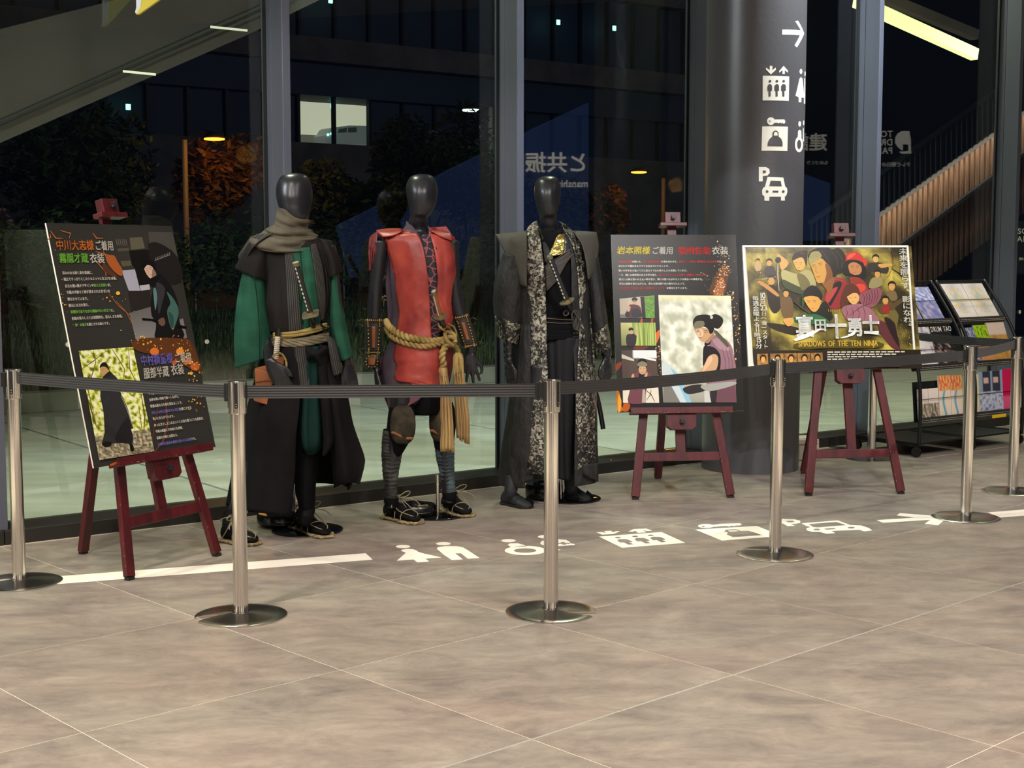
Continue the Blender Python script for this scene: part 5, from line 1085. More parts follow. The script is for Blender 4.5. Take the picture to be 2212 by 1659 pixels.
def fingers(mb, W, D, Nr, T, L=.175, curl=.25, spread=.1, thumb=.9, wid=.042):
    """palm and five fingers: W wrist, D towards the fingertips, Nr out of the back of the hand, T towards the thumb"""
    D = D.normalized(); T = (T-D*T.dot(D)).normalized(); Nr = D.cross(T) if D.cross(T).dot(Nr) > 0 else -D.cross(T)
    pl = L*.52; rows = []
    for t, w, h in ((-.12, .55, .60), (0, .60, .60), (.3, .85, .62), (.7, 1.0, .58), (1.0, .98, .46), (1.06, .8, .3)):
        c = W+D*pl*t; rows.append([c+T*wid*w*math.cos(2*PI*k/16)+Nr*.024*h*math.sin(2*PI*k/16) for k in range(16)])
    mb.grid(rows, closed=True); N = 16; b = len(mb.v)-6*N; mb.f += [tuple(range(b, b+N)), tuple(range(b+5*N, b+6*N))]; mb.mi += [0, 0]
    for i, (fl, rr) in enumerate(((.40, .0088), (.45, .0092), (.42, .0088), (.33, .0078))):
        off = (1.5-i)*.0205; p = W+D*pl*.92+T*off; d = (D+T*(1.5-i)*spread).normalized(); pts = [p-d*.02]; a = 0
        seg = L*fl/3
        for j in range(3):
            pts.append(p); a += curl*(.7+.5*j); dd = d*math.cos(a)-Nr*math.sin(a); p = p+dd*seg*(1.15, 1, .85)[j]
        pts.append(p); mb.tube(smooth_path(pts, 3), [rr*q for q in [1.0]*10+[.94, .88, .75]][:len(smooth_path(pts, 3))], 10)
    p = W+D*pl*.28+T*wid*.55; d = (D*math.cos(thumb)+T*math.sin(thumb)-Nr*.25).normalized(); pts = [p-d*.02, p, p+d*.034, p+(d*.8+D*.35).normalized()*.034+d*.034, p+d*.055+D*.045]
    mb.tube(smooth_path(pts, 3), [.0125, .0125, .012, .0115, .011, .011, .0105, .0105, .010, .010, .009, .008, .006], 10)
def foot(root, heel, toe, ank, leg, m='tabi', sandal=True, split=False, seed=1, name='foot'):
    """heel, toe on the floor; ank = centre of the ankle, leg = point up the shin"""
    heel = Vector(heel); toe = Vector(toe); d = (toe-heel); L = d.length; d.normalize(); q = Vector((-d.y, d.x, 0)); z0 = .014 if sandal else .002
    prof = [(0.0, .012, .03), (.04, .027, .060), (.14, .034, .080), (.26, .033, .088), (.38, .033, .078), (.52, .040, .060), (.68, .046, .046), (.82, .045, .036), (.93, .036, .028), (1.0, .014, .014)]
    mb = MB(); rows = []
    for t, w, h in interp_rows(prof, 3):
        c = heel+d*L*t+Vector((0, 0, z0)); rows.append([c+q*w*math.copysign(abs(math.cos(a))**.8, math.cos(a))+Vector((0, 0, h/2+h/2*math.sin(a)*(1 if math.sin(a) > 0 else 1))) for a in [2*PI*k/20 for k in range(20)]])
    mb.grid(rows, closed=True); b = len(mb.v)-len(rows)*20; mb.f += [tuple(range(b, b+20)), tuple(range(len(mb.v)-20, len(mb.v)))]; mb.mi += [0, 0]
    a0 = heel+d*L*.2+Vector((0, 0, z0+.03)); mb.tube(smooth_path([a0, a0*.4+Vector(ank)*.6, ank, leg]), [.034, .036, .037, .037, .036, .035, .034, .034, .035, .036, .038, .04, .042], 16)
    o = mb.build(name, M[m], root, remesh=.005)
    if split:
        mb = MB(); c = heel+d*L; mb.bar(c-d*L*.26+q*.012+Vector((0, 0, .038)), c+d*.002+q*.010+Vector((0, 0, .010)), .004, .05, q); mb.build('toe_split', M['lacq'], o)
        mb = MB(); ol = [(0, .026), (.1, .036), (.3, .034), (.5, .042), (.7, .049), (.88, .044), (1.01, .018)]
        pts = [heel+d*L*t+q*w for t, w in ol]+[heel+d*L*t-q*w for t, w in reversed(ol)]; mb.prism([p+Vector((0, 0, .001)) for p in pts], (0, 0, .014)); mb.build('rubber_sole', M['black_plastic'], o, bevel=.004)
    if sandal:
        rnd = random.Random(seed); ol = interp_rows([(-.05, .018), (.0, .034), (.15, .042), (.35, .041), (.55, .047), (.75, .053), (.92, .048), (1.03, .026)], 3)
        pts = [heel+d*L*t+q*w for t, w in ol]+[heel+d*L*t-q*w for t, w in reversed(ol)]
        mb = MB(); mb.prism([p+Vector((0, 0, .001)) for p in pts], (0, 0, .013)); so = mb.build('straw_sole', M['straw'], root)
        mb = MB(); pp_ = [p+Vector((rnd.uniform(-.003, .003), rnd.uniform(-.003, .003), .009+rnd.uniform(-.002, .003))) for p in pts]; mb.tube(pp_+pp_[:1], [rnd.uniform(.005, .009) for _ in range(len(pp_)+1)], 7)
        mb.build('plaited_edge', M['straw'], so)
        mb = MB()
        for _ in range(50):
            p = rnd.choice(pts)+Vector((0, 0, .008)); v = Vector((rnd.uniform(-1, 1), rnd.uniform(-1, 1), rnd.uniform(-.1, .7)))*.014; mb.tube([p, p+v], .0009, 3)
        mb.build('straw_fibre', M['straw'], so)['kind'] = 'stuff'
        def fp(t, s_, h): return heel+d*L*t+q*s_+Vector((0, 0, z0+h))
        for cp in ([fp(.96, 0, .02), fp(.85, .03, .034), fp(.6, .044, .05), fp(.4, .030, .085), fp(.3, 0, .103), fp(.4, -.030, .085), fp(.6, -.044, .05), fp(.85, -.03, .034), fp(.96, 0, .02)],
                   [fp(.15, .036, .01), fp(.3, .038, .05), fp(.38, .02, .095), fp(.42, -.01, .090), fp(.5, -.045, .03), fp(.5, -.046, .005)], [fp(.15, -.036, .01), fp(.3, -.038, .05), fp(.38, -.02, .095), fp(.42, .01, .090), fp(.5, .045, .03), fp(.5, .046, .005)],
                   [fp(.02, 0, .075), fp(.1, .035, .095), fp(.3, .036, .11), fp(.38, 0, .112), fp(.3, -.036, .11), fp(.1, -.035, .095), fp(.02, 0, .075)],
                   [fp(.7, .05, .005), fp(.7, .046, .03), fp(.72, .02, .05), fp(.72, -.02, .05), fp(.7, -.046, .03), fp(.7, -.05, .005)],
                   [fp(.4, 0, .105), fp(.44, .04, .13), fp(.42, .075, .125), fp(.42, .05, .105), fp(.4, 0, .105), fp(.44, -.04, .125), fp(.46, -.07, .11), fp(.42, -.045, .10), fp(.4, 0, .105)],
                   [fp(.4, 0, .105), fp(.55, .07, .09), fp(.6, .10, .06)], [fp(.4, 0, .105), fp(.5, -.06, .08), fp(.62, -.09, .07)]):
            mb = MB(); mb.tube(smooth_path(cp, 4), .0025, 6); mb.build('lace', M['lace'], so)
    return o
def katana(name, label, top, guard, r=.0145, guard_shape='square', gm='steel_dull', hm='hilt', wrapm='ray', back=None, group=None, facing=None, gr=.036):
    top, guard = Vector(top), Vector(guard); d = (guard-top).normalized(); rt = empty(name, guard, 0, label, 'sword')
    L = (guard-top).length; nrm = Vector((0, -1, 0)); s_ = d.cross(nrm).normalized(); nrm = s_.cross(d)
    if nrm.y > 0: nrm = -nrm
    mb = MB(); rows = []
    for t, w in ((0, .9), (.06, 1.02), (.3, .92), (.6, .9), (.9, 1.0), (1.0, 1.05)):
        c = top.lerp(guard, t); rows.append([c+s_*r*w*math.cos(a)+nrm*r*.72*w*math.sin(a) for a in [2*PI*k/16 for k in range(16)]])
    mb.grid(rows, closed=True); mb.f += [tuple(range(16)), tuple(range(80, 96))]; mb.mi += [0, 0]; mb.build('grip', M[hm], rt, auto=60)
    mb = MB(); mb.tube([top-d*.004, top+d*.016], [r*1.12, r*1.15], 16, flat=.8); mb.build('pommel', M[gm if wrapm != 'none' else hm], rt, bevel=.002)
    if wrapm != 'none':
        n = 11
        for i in range(n):
            for sx in (1,):
                c = top.lerp(guard, (i+1.2)/(n+1.6)); a_ = c+s_*sx*r*.35+nrm*r*.74
                mb = MB(); mb.add([a_+d*.0085, a_+s_*sx*r*.40-nrm*r*.22, a_-d*.0085, a_-s_*sx*.002+nrm*.0006], [(0, 1, 2, 3)]); mb.build('ray_skin_diamond', M[wrapm], rt, solid=.001)
    q = d; mb = MB()
    if guard_shape == 'square': pr_ = [(x*gr, y*gr) for x, y in ((-1, -.72), (-.82, -1), (.82, -1), (1, -.72), (1, .72), (.82, 1), (-.82, 1), (-1, .72))]
    else: pr_ = [(gr*math.cos(a)*(1+.05*math.cos(4*a)), gr*.9*math.sin(a)*(1+.05*math.cos(4*a))) for a in [2*PI*k/32 for k in range(32)]]
    mb.prism([guard+s_*x+nrm*y-d*.003 for x, y in pr_], d*.006); mb.build('guard', M[gm], rt, bevel=.0015)
    mb = MB(); mb.tube([guard-d*.012, guard-d*.003], [r*1.05, r*1.1], 14); mb.build('collar', M['brass'], rt)
    if back is not None:
        pts = [guard+d*.004]+[Vector(b) for b in back]; mb = MB(); mb.tube(smooth_path(pts, 4), .0155, 14, flat=.8); mb.build('scabbard', M['lacq'], rt, auto=60)
    return rt
def base_disc(root, c, r, rod=None):
    mb = MB(); mb.lathe([(.0001, 0), (r, 0), (r, .006), (r-.003, .008), (.0001, .008)], (c.x, c.y, .001), 64); o = mb.build('stand_disc', M['disc_b'], root, auto=40)
    if rod:
        mb = MB(); mb.tube([(rod[0], rod[1], .008), (rod[0], rod[1], rod[2])], .009, 16); mb.tube([(rod[0], rod[1], rod[2]*.8), (rod[0], rod[1], rod[2]*.8+.012)], .011, 16); mb.lathe([(.0001, 0), (.022, 0), (.020, .008), (.0001, .01)], (rod[0], rod[1], .008), 20); mb.build('stand_rod', M['steel'], root, auto=50)
def weight(c, r, h, label, rz=0):
    rt = empty('disc_weight', (c.x, c.y, .009), rz, label, 'weight', 'black disc weights on the mannequin stands')
    mb = MB(); mb.lathe([(.0001, 0), (r*.92, 0), (r, .010), (r, h-.012), (r*.93, h), (r*.62, h), (r*.58, h-.008), (.0001, h-.008)], (0, 0, 0), 48); mb.build('disc', M['lacq'], rt, world=False, auto=40)
    mb = MB(); mb.lathe([(r*.2, h-.006), (r*.5, h-.006), (r*.48, h+.012), (r*.24, h+.012), (r*.2, h-.006)], (-r*.1, 0, 0), 40); mb.build('top_ring', M['lacq'], rt, world=False, auto=40)
    mb = MB(); mb.tube(smooth_path([(-r*.3, -r*1.0, h*.45), (-r*.28, -r*1.12, h*.45), (0, -r*1.17, h*.45), (r*.28, -r*1.12, h*.45), (r*.3, -r*1.0, h*.45)]), .006, 8); mb.build('handle', M['lacq'], rt, world=False, smooth=True)
    mb = MB(); mb.box((r*.15, -r*.55, h+.002), (r*.5, .012, .004)); mb.build('label_strip', M['straw'], rt, world=False)
    return rt
def head(mb, rows, Y0, dface=0):
    rr = [(xl, y, xr, y, b, dy) for y, xl, xr, b, dy in rows]; loft(mb, rr, Y0, 32, 4, cap=True)
def pleats(k, a, ph=0): return lambda th, t: a*math.sin(k*th+ph+1.5*t)+a*.6*math.sin(k*1.7*th+2.1+ph)
# ================================================================ mannequin in the green robe
YA = 6.74
o1 = G(628, 1146); m1 = empty('costumed_mannequin', (o1.x, o1.y, 0), 0, 'black mannequin in green robe, dark vest, grey scarf and long black skirt', 'mannequin', 'three costumed mannequins by the glass')
mb = MB()
head(mb, [(374.5, 628, 646, .02, .01), (378, 612, 660, .05, .01), (385, 604, 667, .072, .01), (396, 599, 672, .09, .01), (412, 596.5, 674.5, .102, .01), (428, 597.5, 674.5, .105, .005), (442, 601, 673, .10, 0), (454, 606, 671, .092, -.01), (464, 614, 669, .08, -.02), (472, 622, 666, .066, -.025), (478, 618, 660, .058, -.01), (490, 612, 655, .055, .02), (512, 608, 656, .06, .03), (540, 590, 690, .08, .02)], YA)
TR1 = [(600, 503, 668, 505, .075), (577, 515, 690, 517, .10), (558, 535, 714, 537, .115), (566, 560, 716, 562, .122), (575, 590, 717, 590, .127), (577, 625, 717, 625, .13), (575, 660, 714, 660, .13), (580, 690, 705, 690, .122), (584, 716, 703, 714, .118)]
loft(mb, [(r_[0]+4, r_[1], r_[2]-4, r_[3], r_[4]-.012) for r_ in TR1]+[(585, 745, 706, 745, .115), (588, 790, 704, 790, .11)], YA, 28, 3, cap=True)
loft(mb, [(594, 770, 640, 770, .07), (575, 870, 625, 870, .07), (530, 1000, 562, 1000, .055), (497, 1090, 520, 1092, .042), (488, 1138, 507, 1140, .036)], YA-.02, 20, 3, cap=True)
loft(mb, [(640, 770, 700, 770, .08), (640, 900, 690, 900, .075), (640, 1000, 682, 1000, .07), (644, 1060, 678, 1062, .055), (650, 1115, 676, 1117, .037), (652, 1128, 674, 1129, .036)], YA-.02, 20, 3, cap=True)
loft(mb, [(545, 530, 575, 530, .045), (540, 600, 570, 602, .045), (545, 690, 575, 690, .038, 0), (562, 742, 590, 740, .030, -.03), (571, 782, 595, 780, .027, -.13)], YA-.02, 20, 3, cap=True)
loft(mb, [(700, 530, 726, 530, .045), (708, 600, 734, 602, .045), (716, 690, 744, 690, .038), (735, 776, 757, 770, .028), (738, 786, 759, 782, .026)], YA, 20, 3, cap=True)
fingers(mb, P(582, 780, YA-.19), Vector((.5, -.05, -.85)), Vector((-.6, -.6, -.3)), Vector((.8, -.1, .45)), .19, .30, .0, .55)
fingers(mb, P(749, 784, YA), Vector((.25, 0, -1)), Vector((.7, -.7, 0)), Vector((-.7, -.7, 0)), .18, .22, .03, .5)
mb.build('body', M['mann'], m1, remesh=.0055)
S1 = Surf(TR1+[(570, 750, 724, 750, .135), (560, 800, 730, 800, .15), (548, 860, 740, 860, .165), (535, 930, 748, 930, .175)], YA)
mb = MB(); loft(mb, TR1, YA, 64, 6, fold=lambda th, t: .018*math.sin(14*th+2*t)*(.3+t)+.012*N2(th*4, t*5)); v = mb.build('vest', M['vest'], m1, smooth=True, solid=.004)
for tf, dx in ((.2, 0), (.4, 6), (.62, 14)):
    mb = MB(); mb.tube(smooth_path([S1.pt(586+dx, 520, .004), S1.pt(590+dx*1.1, 590, .006), S1.pt(592+dx*1.2, 650, .006), S1.pt(600+dx*.9, 704, .004)]), .0035, 6); mb.build('vest_fold', M['vest'], v, smooth=True)
for pts in ([(690, 525), (704, 590), (706, 650), (698, 695)], [(700, 530), (711, 600), (712, 660), (702, 692)]):
    mb = MB(); mb.tube(smooth_path([S1.pt(x, y, .004) for x, y in pts]), .0045, 6); mb.build('vest_fold', M['vest'], v, smooth=True)
mb = MB(); drape(mb, S1, [(628, 536, 670, 534), (632, 567, 677, 567), (640, 600, 684, 600), (644, 621, 687, 621), (648, 660, 691, 660), (650, 690, 694, 688), (652, 716, 684, 716)], .008, 14, 4, ripple=lambda u, v: .003*math.sin(9*u+5*v)); k = mb.build('robe', M['green'], m1, smooth=True, solid=.003)
mb = MB(); mb.tube(smooth_path([S1.pt(x, y, .014) for x, y in ((648, 540), (652, 580), (655, 610), (650, 660), (654, 700))]), .0022, 6); mb.build('robe_overlap_seam', M['green_d'], k, smooth=True)
for nm, rows in (('lapel', [(613, 532, 630, 534), (616, 560, 636, 562), (618, 590, 641, 590), (619.5, 621, 645, 621), (621, 660, 648, 660), (623, 690, 650, 690), (624, 716, 653, 716)]), ('lapel', [(671, 530, 682, 526), (674, 555, 690, 552), (678, 580, 697, 580), (683, 621, 702, 621), (687, 650, 703, 650), (691, 675, 701, 675), (693, 692, 699, 690)]),
                 ('lapel_tail', [(632, 744, 659, 744), (636, 775, 662, 775), (640, 810, 668, 810), (642, 846, 670, 846)])):
    mb = MB(); drape(mb, S1, rows, .013, 6, 5); o = mb.build(nm, M['stitch'], m1, smooth=True, solid=.005); tag(o, 'dark band with rows of pale stitching')
# cap sleeves and green sleeves
mb = MB(); loft(mb, [(556, 509, 596, 508, .055, 0), (542, 520, 594, 540, .08, 0), (526, 545, 588, 572, .098, 0), (509, 578, 583, 608, .108, .01)], YA, 40, 5, fold=pleats(5, .025)); mb.build('cap_sleeve', M['vest'], m1, smooth=True, solid=.004)
mb = MB(); loft(mb, [(686, 514, 716, 520, .055), (698, 535, 727, 545, .075), (706, 565, 736, 568, .085), (710, 603, 739, 588, .088)], YA+.01, 40, 5, fold=pleats(5, .03, 1)); mb.build('cap_sleeve', M['vest'], m1, smooth=True, solid=.004)
def boxy(th, t): return .05*math.cos(2*th)*t+.02*math.sin(7*th+3*t)+.015*N2(th*3, t*6)
mb = MB(); loft(mb, [(534, 560, 572, 572, .06), (521, 605, 572, 615, .072), (513, 655, 576, 660, .088), (509, 705, 583, 706, .098), (509, 748, 590, 742, .10), (513, 794, 596, 766, .10, 0, 0)], YA-.015, 48, 6, fold=boxy); g_ = mb.build('sleeve', M['green'], m1, smooth=True, solid=.003)
mb = MB(); mb.tube(smooth_path([P(548, 590, YA-.098), P(556, 650, YA-.112), P(560, 710, YA-.118), P(561, 783, YA-.118)]), .0022, 6); mb.build('sleeve_seam', M['green_d'], g_, smooth=True)
mb = MB(); loft(mb, [(713, 592, 732, 590, .055), (713, 640, 736, 638, .065), (713, 685, 744, 688, .072), (719, 730, 752, 728, .078), (736, 781, 762, 770, .08)], YA+.01, 40, 6, fold=boxy); mb.build('sleeve', M['green'], m1, smooth=True, solid=.003)
# scarf
mb = MB(); rows = [(602, 450, 667, 476, .080, -.005, -.01), (599, 458, 668, 481, .088, -.005, 0), (595, 470, 665, 489, .092), (596, 480, 664, 494, .090, 0, .005), (590, 487, 676, 499, .102, 0, .005), (577, 494, 682, 506, .112, 0, .01), (571, 500, 684, 511, .108, 0, .014), (560, 504, 687, 515, .124, 0, .02), (547, 513, 690, 522, .134, 0, .026), (541, 522, 689, 528, .136, 0, .034), (550, 527, 684, 530, .128, 0, .036), (566, 528, 676, 528, .118, .0, .03)]
def sf(th, t): return .05*math.sin(2.2*th+26*t+1.3*math.sin(th))*(.4+.6*abs(math.cos(th*.5)))+.022*math.sin(3.1*th-41*t+2)+.04*N2(th*2.5, t*9, 3)
loft(mb, rows, YA-.005, 96, 8, fold=sf); mb.build('scarf', M['scarf'], m1, smooth=True, solid=.004)
mb = MB(); sheet(mb, [[(541, 512, -.02), (560, 506, -.07), (590, 505, -.11)], [(524, 538, .0), (540, 530, -.06), (570, 515, -.12)], [(515, 553, .02), (528, 562, -.05), (545, 535, -.115)], [(520, 566, .03), (527, 566, -.03), (534, 556, -.09)]], YA, 4, 4); o = mb.build('shoulder_stitched_flap', M['stitch'], m1, smooth=True, solid=.004)
# waist: grey cord wrap, reed band
def girdle(S, yl, yr, xl, xr, h, off, m, parent, name, nstr, r, tw=2.0, sagf=0):
    for s_ in range(nstr):
        pts = []
        for i in range(41):
            u = i/40; x = xl+(xr-xl)*u; y = yl+(yr-yl)*u+sagf*math.sin(PI*u); a = 2*PI*s_/nstr+tw*2*PI*u
            pts.append(S.pt(x, y+math.sin(a)*h, off+.006*math.cos(a)))
        mb = MB(); mb.tube(pts, r, 8); mb.build(name, M[m], parent, smooth=True)
gd = empty('waist_wrap', P(648, 735, YA-.14)); gd.parent = m1; gd.location = P(648, 735, YA-.14)-Vector(m1.location)
girdle(S1, 738, 727, 592, 712, 7, .014, 'cord', gd, 'cord_strand', 6, .0085, 1.1, 6)
girdle(S1, 726, 703, 591, 706, 4.5, .030, 'reed', gd, 'reed_strand', 4, .0065, .3, 5)
mb = MB(); mb.tube(smooth_path([S1.pt(694, 700, .04), S1.pt(700, 712, .055), S1.pt(707, 712, .05), S1.pt(711, 704, .035), S1.pt(704, 694, .03), S1.pt(697, 692, .03)]), .0045, 8); mb.tube(smooth_path([S1.pt(690, 672, .03), S1.pt(686, 690, .04), S1.pt(694, 702, .05), S1.pt(703, 708, .05)]), .004, 8); mb.build('black_cord_tie', M['lacq'], gd, smooth=True)
# skirt
mb = MB(); loft(mb, [(578, 738, 716, 738, .13), (568, 800, 730, 800, .155), (556, 880, 742, 880, .17), (545, 960, 758, 960, .18), (560, 1030, 760, 1030, .18), (575, 1058, 752, 1056, .18)], YA+.03, 64, 6, arc=(-.15, PI+.15), fold=pleats(9, .025)); mb.build('skirt_back', M['skirt'], m1, smooth=True, solid=.004)
mb = MB(); sheet(mb, [[(574, 744, .03), (592, 744, -.09), (615, 744, -.13), (638, 744, -.145)], [(556, 800, .06), (578, 802, -.10), (612, 803, -.16), (645, 803, -.165)], [(539, 861, .10), (566, 868, -.12), (608, 868, -.18), (648, 864, -.18)], [(520, 943, .12), (552, 948, -.10), (600, 948, -.19), (640, 943, -.185)], [(501, 1024, .12), (540, 1030, -.09), (592, 1028, -.19), (637, 1024, -.18)], [(488, 1092, .10), (530, 1104, -.08), (580, 1110, -.18), (628, 1118, -.17)]], YA, 6, 8, ripple=lambda u, v: .012*math.sin(11*u+2*v)*v+.01*N2(u*5, v*6)); mb.build('skirt_front_left', M['skirt'], m1, smooth=True, solid=.004)
mb = MB(); sheet(mb, [[(690, 744, -.14), (706, 746, -.11), (722, 748, .02)], [(700, 800, -.16), (718, 802, -.13), (735, 802, .03)], [(708, 858, -.16), (730, 860, -.15), (752, 861, .05)], [(712, 920, -.13), (738, 922, -.16), (763, 918, .07)], [(716, 985, -.08), (748, 990, -.15), (786, 984, .02)], [(720, 1030, -.03), (752, 1034, -.13), (787, 1008, -.02)], [(722, 1054, .02), (752, 1042, -.10), (777, 1046, -.04)]], YA, 6, 8, ripple=lambda u, v: .02*math.sin(9*u+1.5)*v); mb.build('skirt_front_right', M['skirt'], m1, smooth=True, solid=.004)
mb = MB(); sheet(mb, [[(650, 748, -.13), (672, 748, -.14), (692, 748, -.13)], [(652, 800, -.13), (672, 800, -.16), (692, 800, -.13)], [(648, 858, -.12), (670, 860, -.17), (694, 860, -.12)], [(644, 920, -.11), (668, 922, -.18), (700, 920, -.11)], [(646, 958, -.08), (670, 968, -.17), (698, 955, -.09)], [(656, 974, -.03), (672, 984, -.10), (690, 972, -.03)]], YA, 6, 8, ripple=lambda u, v: .022*math.sin(13*u+1)*(.3+v)); mb.build('green_drape', M['green_d'], m1, smooth=True, solid=.004)
# sash knot and tails
mb = MB(); sheet(mb, [[(686, 772, -.17), (694, 770, -.18), (703, 768, -.16)], [(690, 830, -.17), (699, 830, -.185), (708, 828, -.17)], [(694, 880, -.17), (704, 880, -.19), (714, 876, -.17)], [(698, 935, -.16), (709, 935, -.18), (721, 930, -.15)], [(699, 960, -.15), (710, 966, -.17), (721, 956, -.14)], [(696, 984, -.13), (702, 984, -.14), (710, 975, -.12)]], YA, 5, 4); mb.build('sash_tail', M['skirt'], m1, smooth=True, solid=.004)
mb = MB(); sheet(mb, [[(706, 726, -.14), (714, 728, -.14), (722, 734, -.12)], [(711, 758, -.15), (720, 758, -.155), (729, 758, -.13)], [(716, 788, -.15), (725, 788, -.155), (735, 783, -.13)], [(721, 812, -.14), (730, 809, -.15), (738, 803, -.12)]], YA, 5, 4); o = mb.build('sash_tail', M['stitch'], m1, smooth=True, solid=.004); tag(o, 'sash end with pale stitching')
mb = MB(); mb.ball(P(681, 765, YA-.18), .028, 8, (1.15, .7, .8)); mb.tube(smooth_path([P(664, 752, YA-.15), P(674, 762, YA-.19), P(690, 762, YA-.195), P(706, 750, YA-.16)]), [.012, .014, .016, .018, .018, .018, .017, .016, .015, .014, .013, .012, .01], 10); mb.tube(smooth_path([P(666, 775, YA-.16), P(676, 764, YA-.2), P(688, 775, YA-.19), P(694, 790, YA-.17)]), .013, 10); mb.build('sash_knot', M['skirt'], m1, remesh=.005)
# gathered trouser leg
mb = MB(); loft(mb, [(640, 900, 694, 900, .08), (636, 980, 690, 980, .078), (637, 1030, 684, 1030, .074), (638, 1062, 681, 1062, .068), (644, 1085, 680, 1088, .058), (648, 1104, 677, 1108, .048), (650, 1114, 676, 1117, .044)], YA-.02, 40, 8, fold=lambda th, t: .03*math.sin(60*t+3*math.sin(th))*max(0, t-.35)*1.6+.02*N2(th*3, t*10)); mb.build('trouser_leg', M['black_c'], m1, smooth=True)
foot(m1, G(634, 1137), G(707, 1163), P(660, 1122, YA-.05), P(663, 1098, YA-.02), seed=1)
foot(m1, G(482, 1168), G(553, 1179), P(495, 1140, YA-.12), P(500, 1110, YA-.05), seed=2)
base_disc(m1, G(664, 1146), .175, None)
rp = P(640, 1134, G(640, 1140).y)
mb = MB(); g0 = G(641, 1143); mb.tube([(g0.x, g0.y, .008), (g0.x, g0.y, .5)], .009, 16); mb.build('stand_rod', M['steel'], m1, auto=50)
gw = G(604, 1136); weight(Vector((gw.x, gw.y+.02, 0)), .115, .055, 'black disc weight behind the feet of the green robed mannequin', .3)
# swords and pouch of this figure
katana('sword', 'sword with black and white grip and square guard on the green robed mannequin', S1.pt(639, 568, .17), S1.pt(671, 679, .085), .0145, 'square', back=[S1.pt(676, 700, .045), P(684, 730, YA+.0)], gr=.040)
rt = empty('short_sword', P(600, 740, YA-.16), 0, 'short sword with pale cord wound grip at the left of the green robed waist', 'sword')
mb = MB(); mb.tube([P(601, 709, YA-.16), P(600, 726, YA-.16)], [.014, .0135], 16); mb.build('pommel', M['lacq'], rt, auto=50)
mb = MB(); mb.tube([P(600, 726, YA-.16), P(596, 775, YA-.15)], .0115, 16)
for i in range(12): mb.tube([P(600-.33*i, 728+i*4, YA-.16), P(599.8-.33*i, 730.2+i*4, YA-.16)], .0135, 14)
mb.build('wound_grip', M['ray'], rt, auto=50)
rt = empty('leather_pouch', P(575, 830, YA-.12), 0, 'tan leather pouch hanging behind the hand of the green robed mannequin', 'pouch')
mb = MB(); mb.prism([P(x, y, YA-.155) for x, y in ((549, 796), (572, 790), (600, 798), (606, 830), (602, 857), (592, 858), (584, 877), (566, 872), (547, 866), (551, 830))], (0, .04, 0)); mb.build('pouch_body', M['brown'], rt, bevel=.006)
mb = MB(); mb.prism([P(x, y, YA-.163) for x, y in ((550, 796), (585, 806), (607, 818), (600, 828), (578, 822), (551, 826))], (0, .006, 0)); mb.build('pouch_flap', M['brown'], rt, bevel=.002)
mb = MB(); c = P(604, 788, YA-.15); mb.lathe([(.0001, -.014), (.035, -.014), (.04, -.006), (.04, .006), (.035, .014), (.0001, .014)], c, 28, Vector((.55, -.85, .1))); o = mb.build('drum', M['brown'], rt, auto=50); o.scale = (1, 1, 1)
for k in range(3):
    mb = MB(); mb.tube([c+Vector(((.036+.004*k)*math.cos(a)*.9, -.02-.004*k, (.052+.004*k)*math.sin(a))) for a in [2*PI*i/28 for i in range(29)]], .0016, 5); mb.build('cord_loop', M['reed'], rt)
# ================================================================ mannequin in red leather
YB = 7.20
o2 = G(915, 1112); m2 = empty('costumed_mannequin', (o2.x, o2.y, 0), 0, 'black mannequin in red leather vest with thick straw rope belt and knee pads', 'mannequin', 'three costumed mannequins by the glass')
TR2 = [(868, 503, 940, 503, .07), (838, 508, 966, 508, .10), (832, 520, 976, 520, .115), (838, 550, 984, 550, .125), (846, 590, 985, 590, .13), (848, 625, 978, 625, .125), (852, 655, 974, 655, .12), (853, 680, 976, 680, .12), (850, 710, 976, 710, .122), (845, 740, 976, 740, .13), (838, 780, 976, 780, .14), (832, 820, 972, 820, .14), (832, 860, 960, 860, .13)]
S2 = Surf(TR2, YB)
mb = MB()
head(mb, [(376, 904, 922, .02, .01), (380, 890, 934, .05, .01), (388, 882, 940.5, .075, .01), (400, 878, 944.5, .093, .01), (414, 877.5, 945.5, .102, .005), (430, 879, 944, .10, 0), (444, 882.5, 941, .092, -.005), (456, 885, 935, .08, -.012), (464, 886, 929, .068, -.018), (470, 885.5, 925, .058, -.01), (480, 882, 923.5, .055, .0), (495, 879, 924, .055, .02), (515, 865, 940, .065, .02), (540, 850, 960, .08, .02)], YB)
loft(mb, [(r_[0]+6, r_[1], r_[2]-6, r_[3], r_[4]-.02) for r_ in TR2[:-1]]+[(846, 850, 950, 850, .11)], YB, 28, 3, cap=True)
# left arm, right arm
loft(mb, [(806, 518, 840, 522, .048), (801, 560, 834, 562, .048), (799, 600, 829, 602, .044), (795, 640, 825, 642, .040), (792, 690, 823, 690, .036), (792, 740, 820, 742, .032), (798, 785, 820, 784, .028), (802, 800, 826, 800, .028)], YB-.03, 20, 4, cap=True)
loft(mb, [(962, 520, 992, 520, .046), (968, 560, 992, 560, .046), (970, 600, 994, 600, .044), (970, 640, 999, 636, .040), (976, 680, 1008, 672, .036), (992, 724, 1020, 716, .031), (1004, 752, 1028, 746, .027), (1006, 764, 1029, 758, .027)], YB, 20, 4, cap=True)
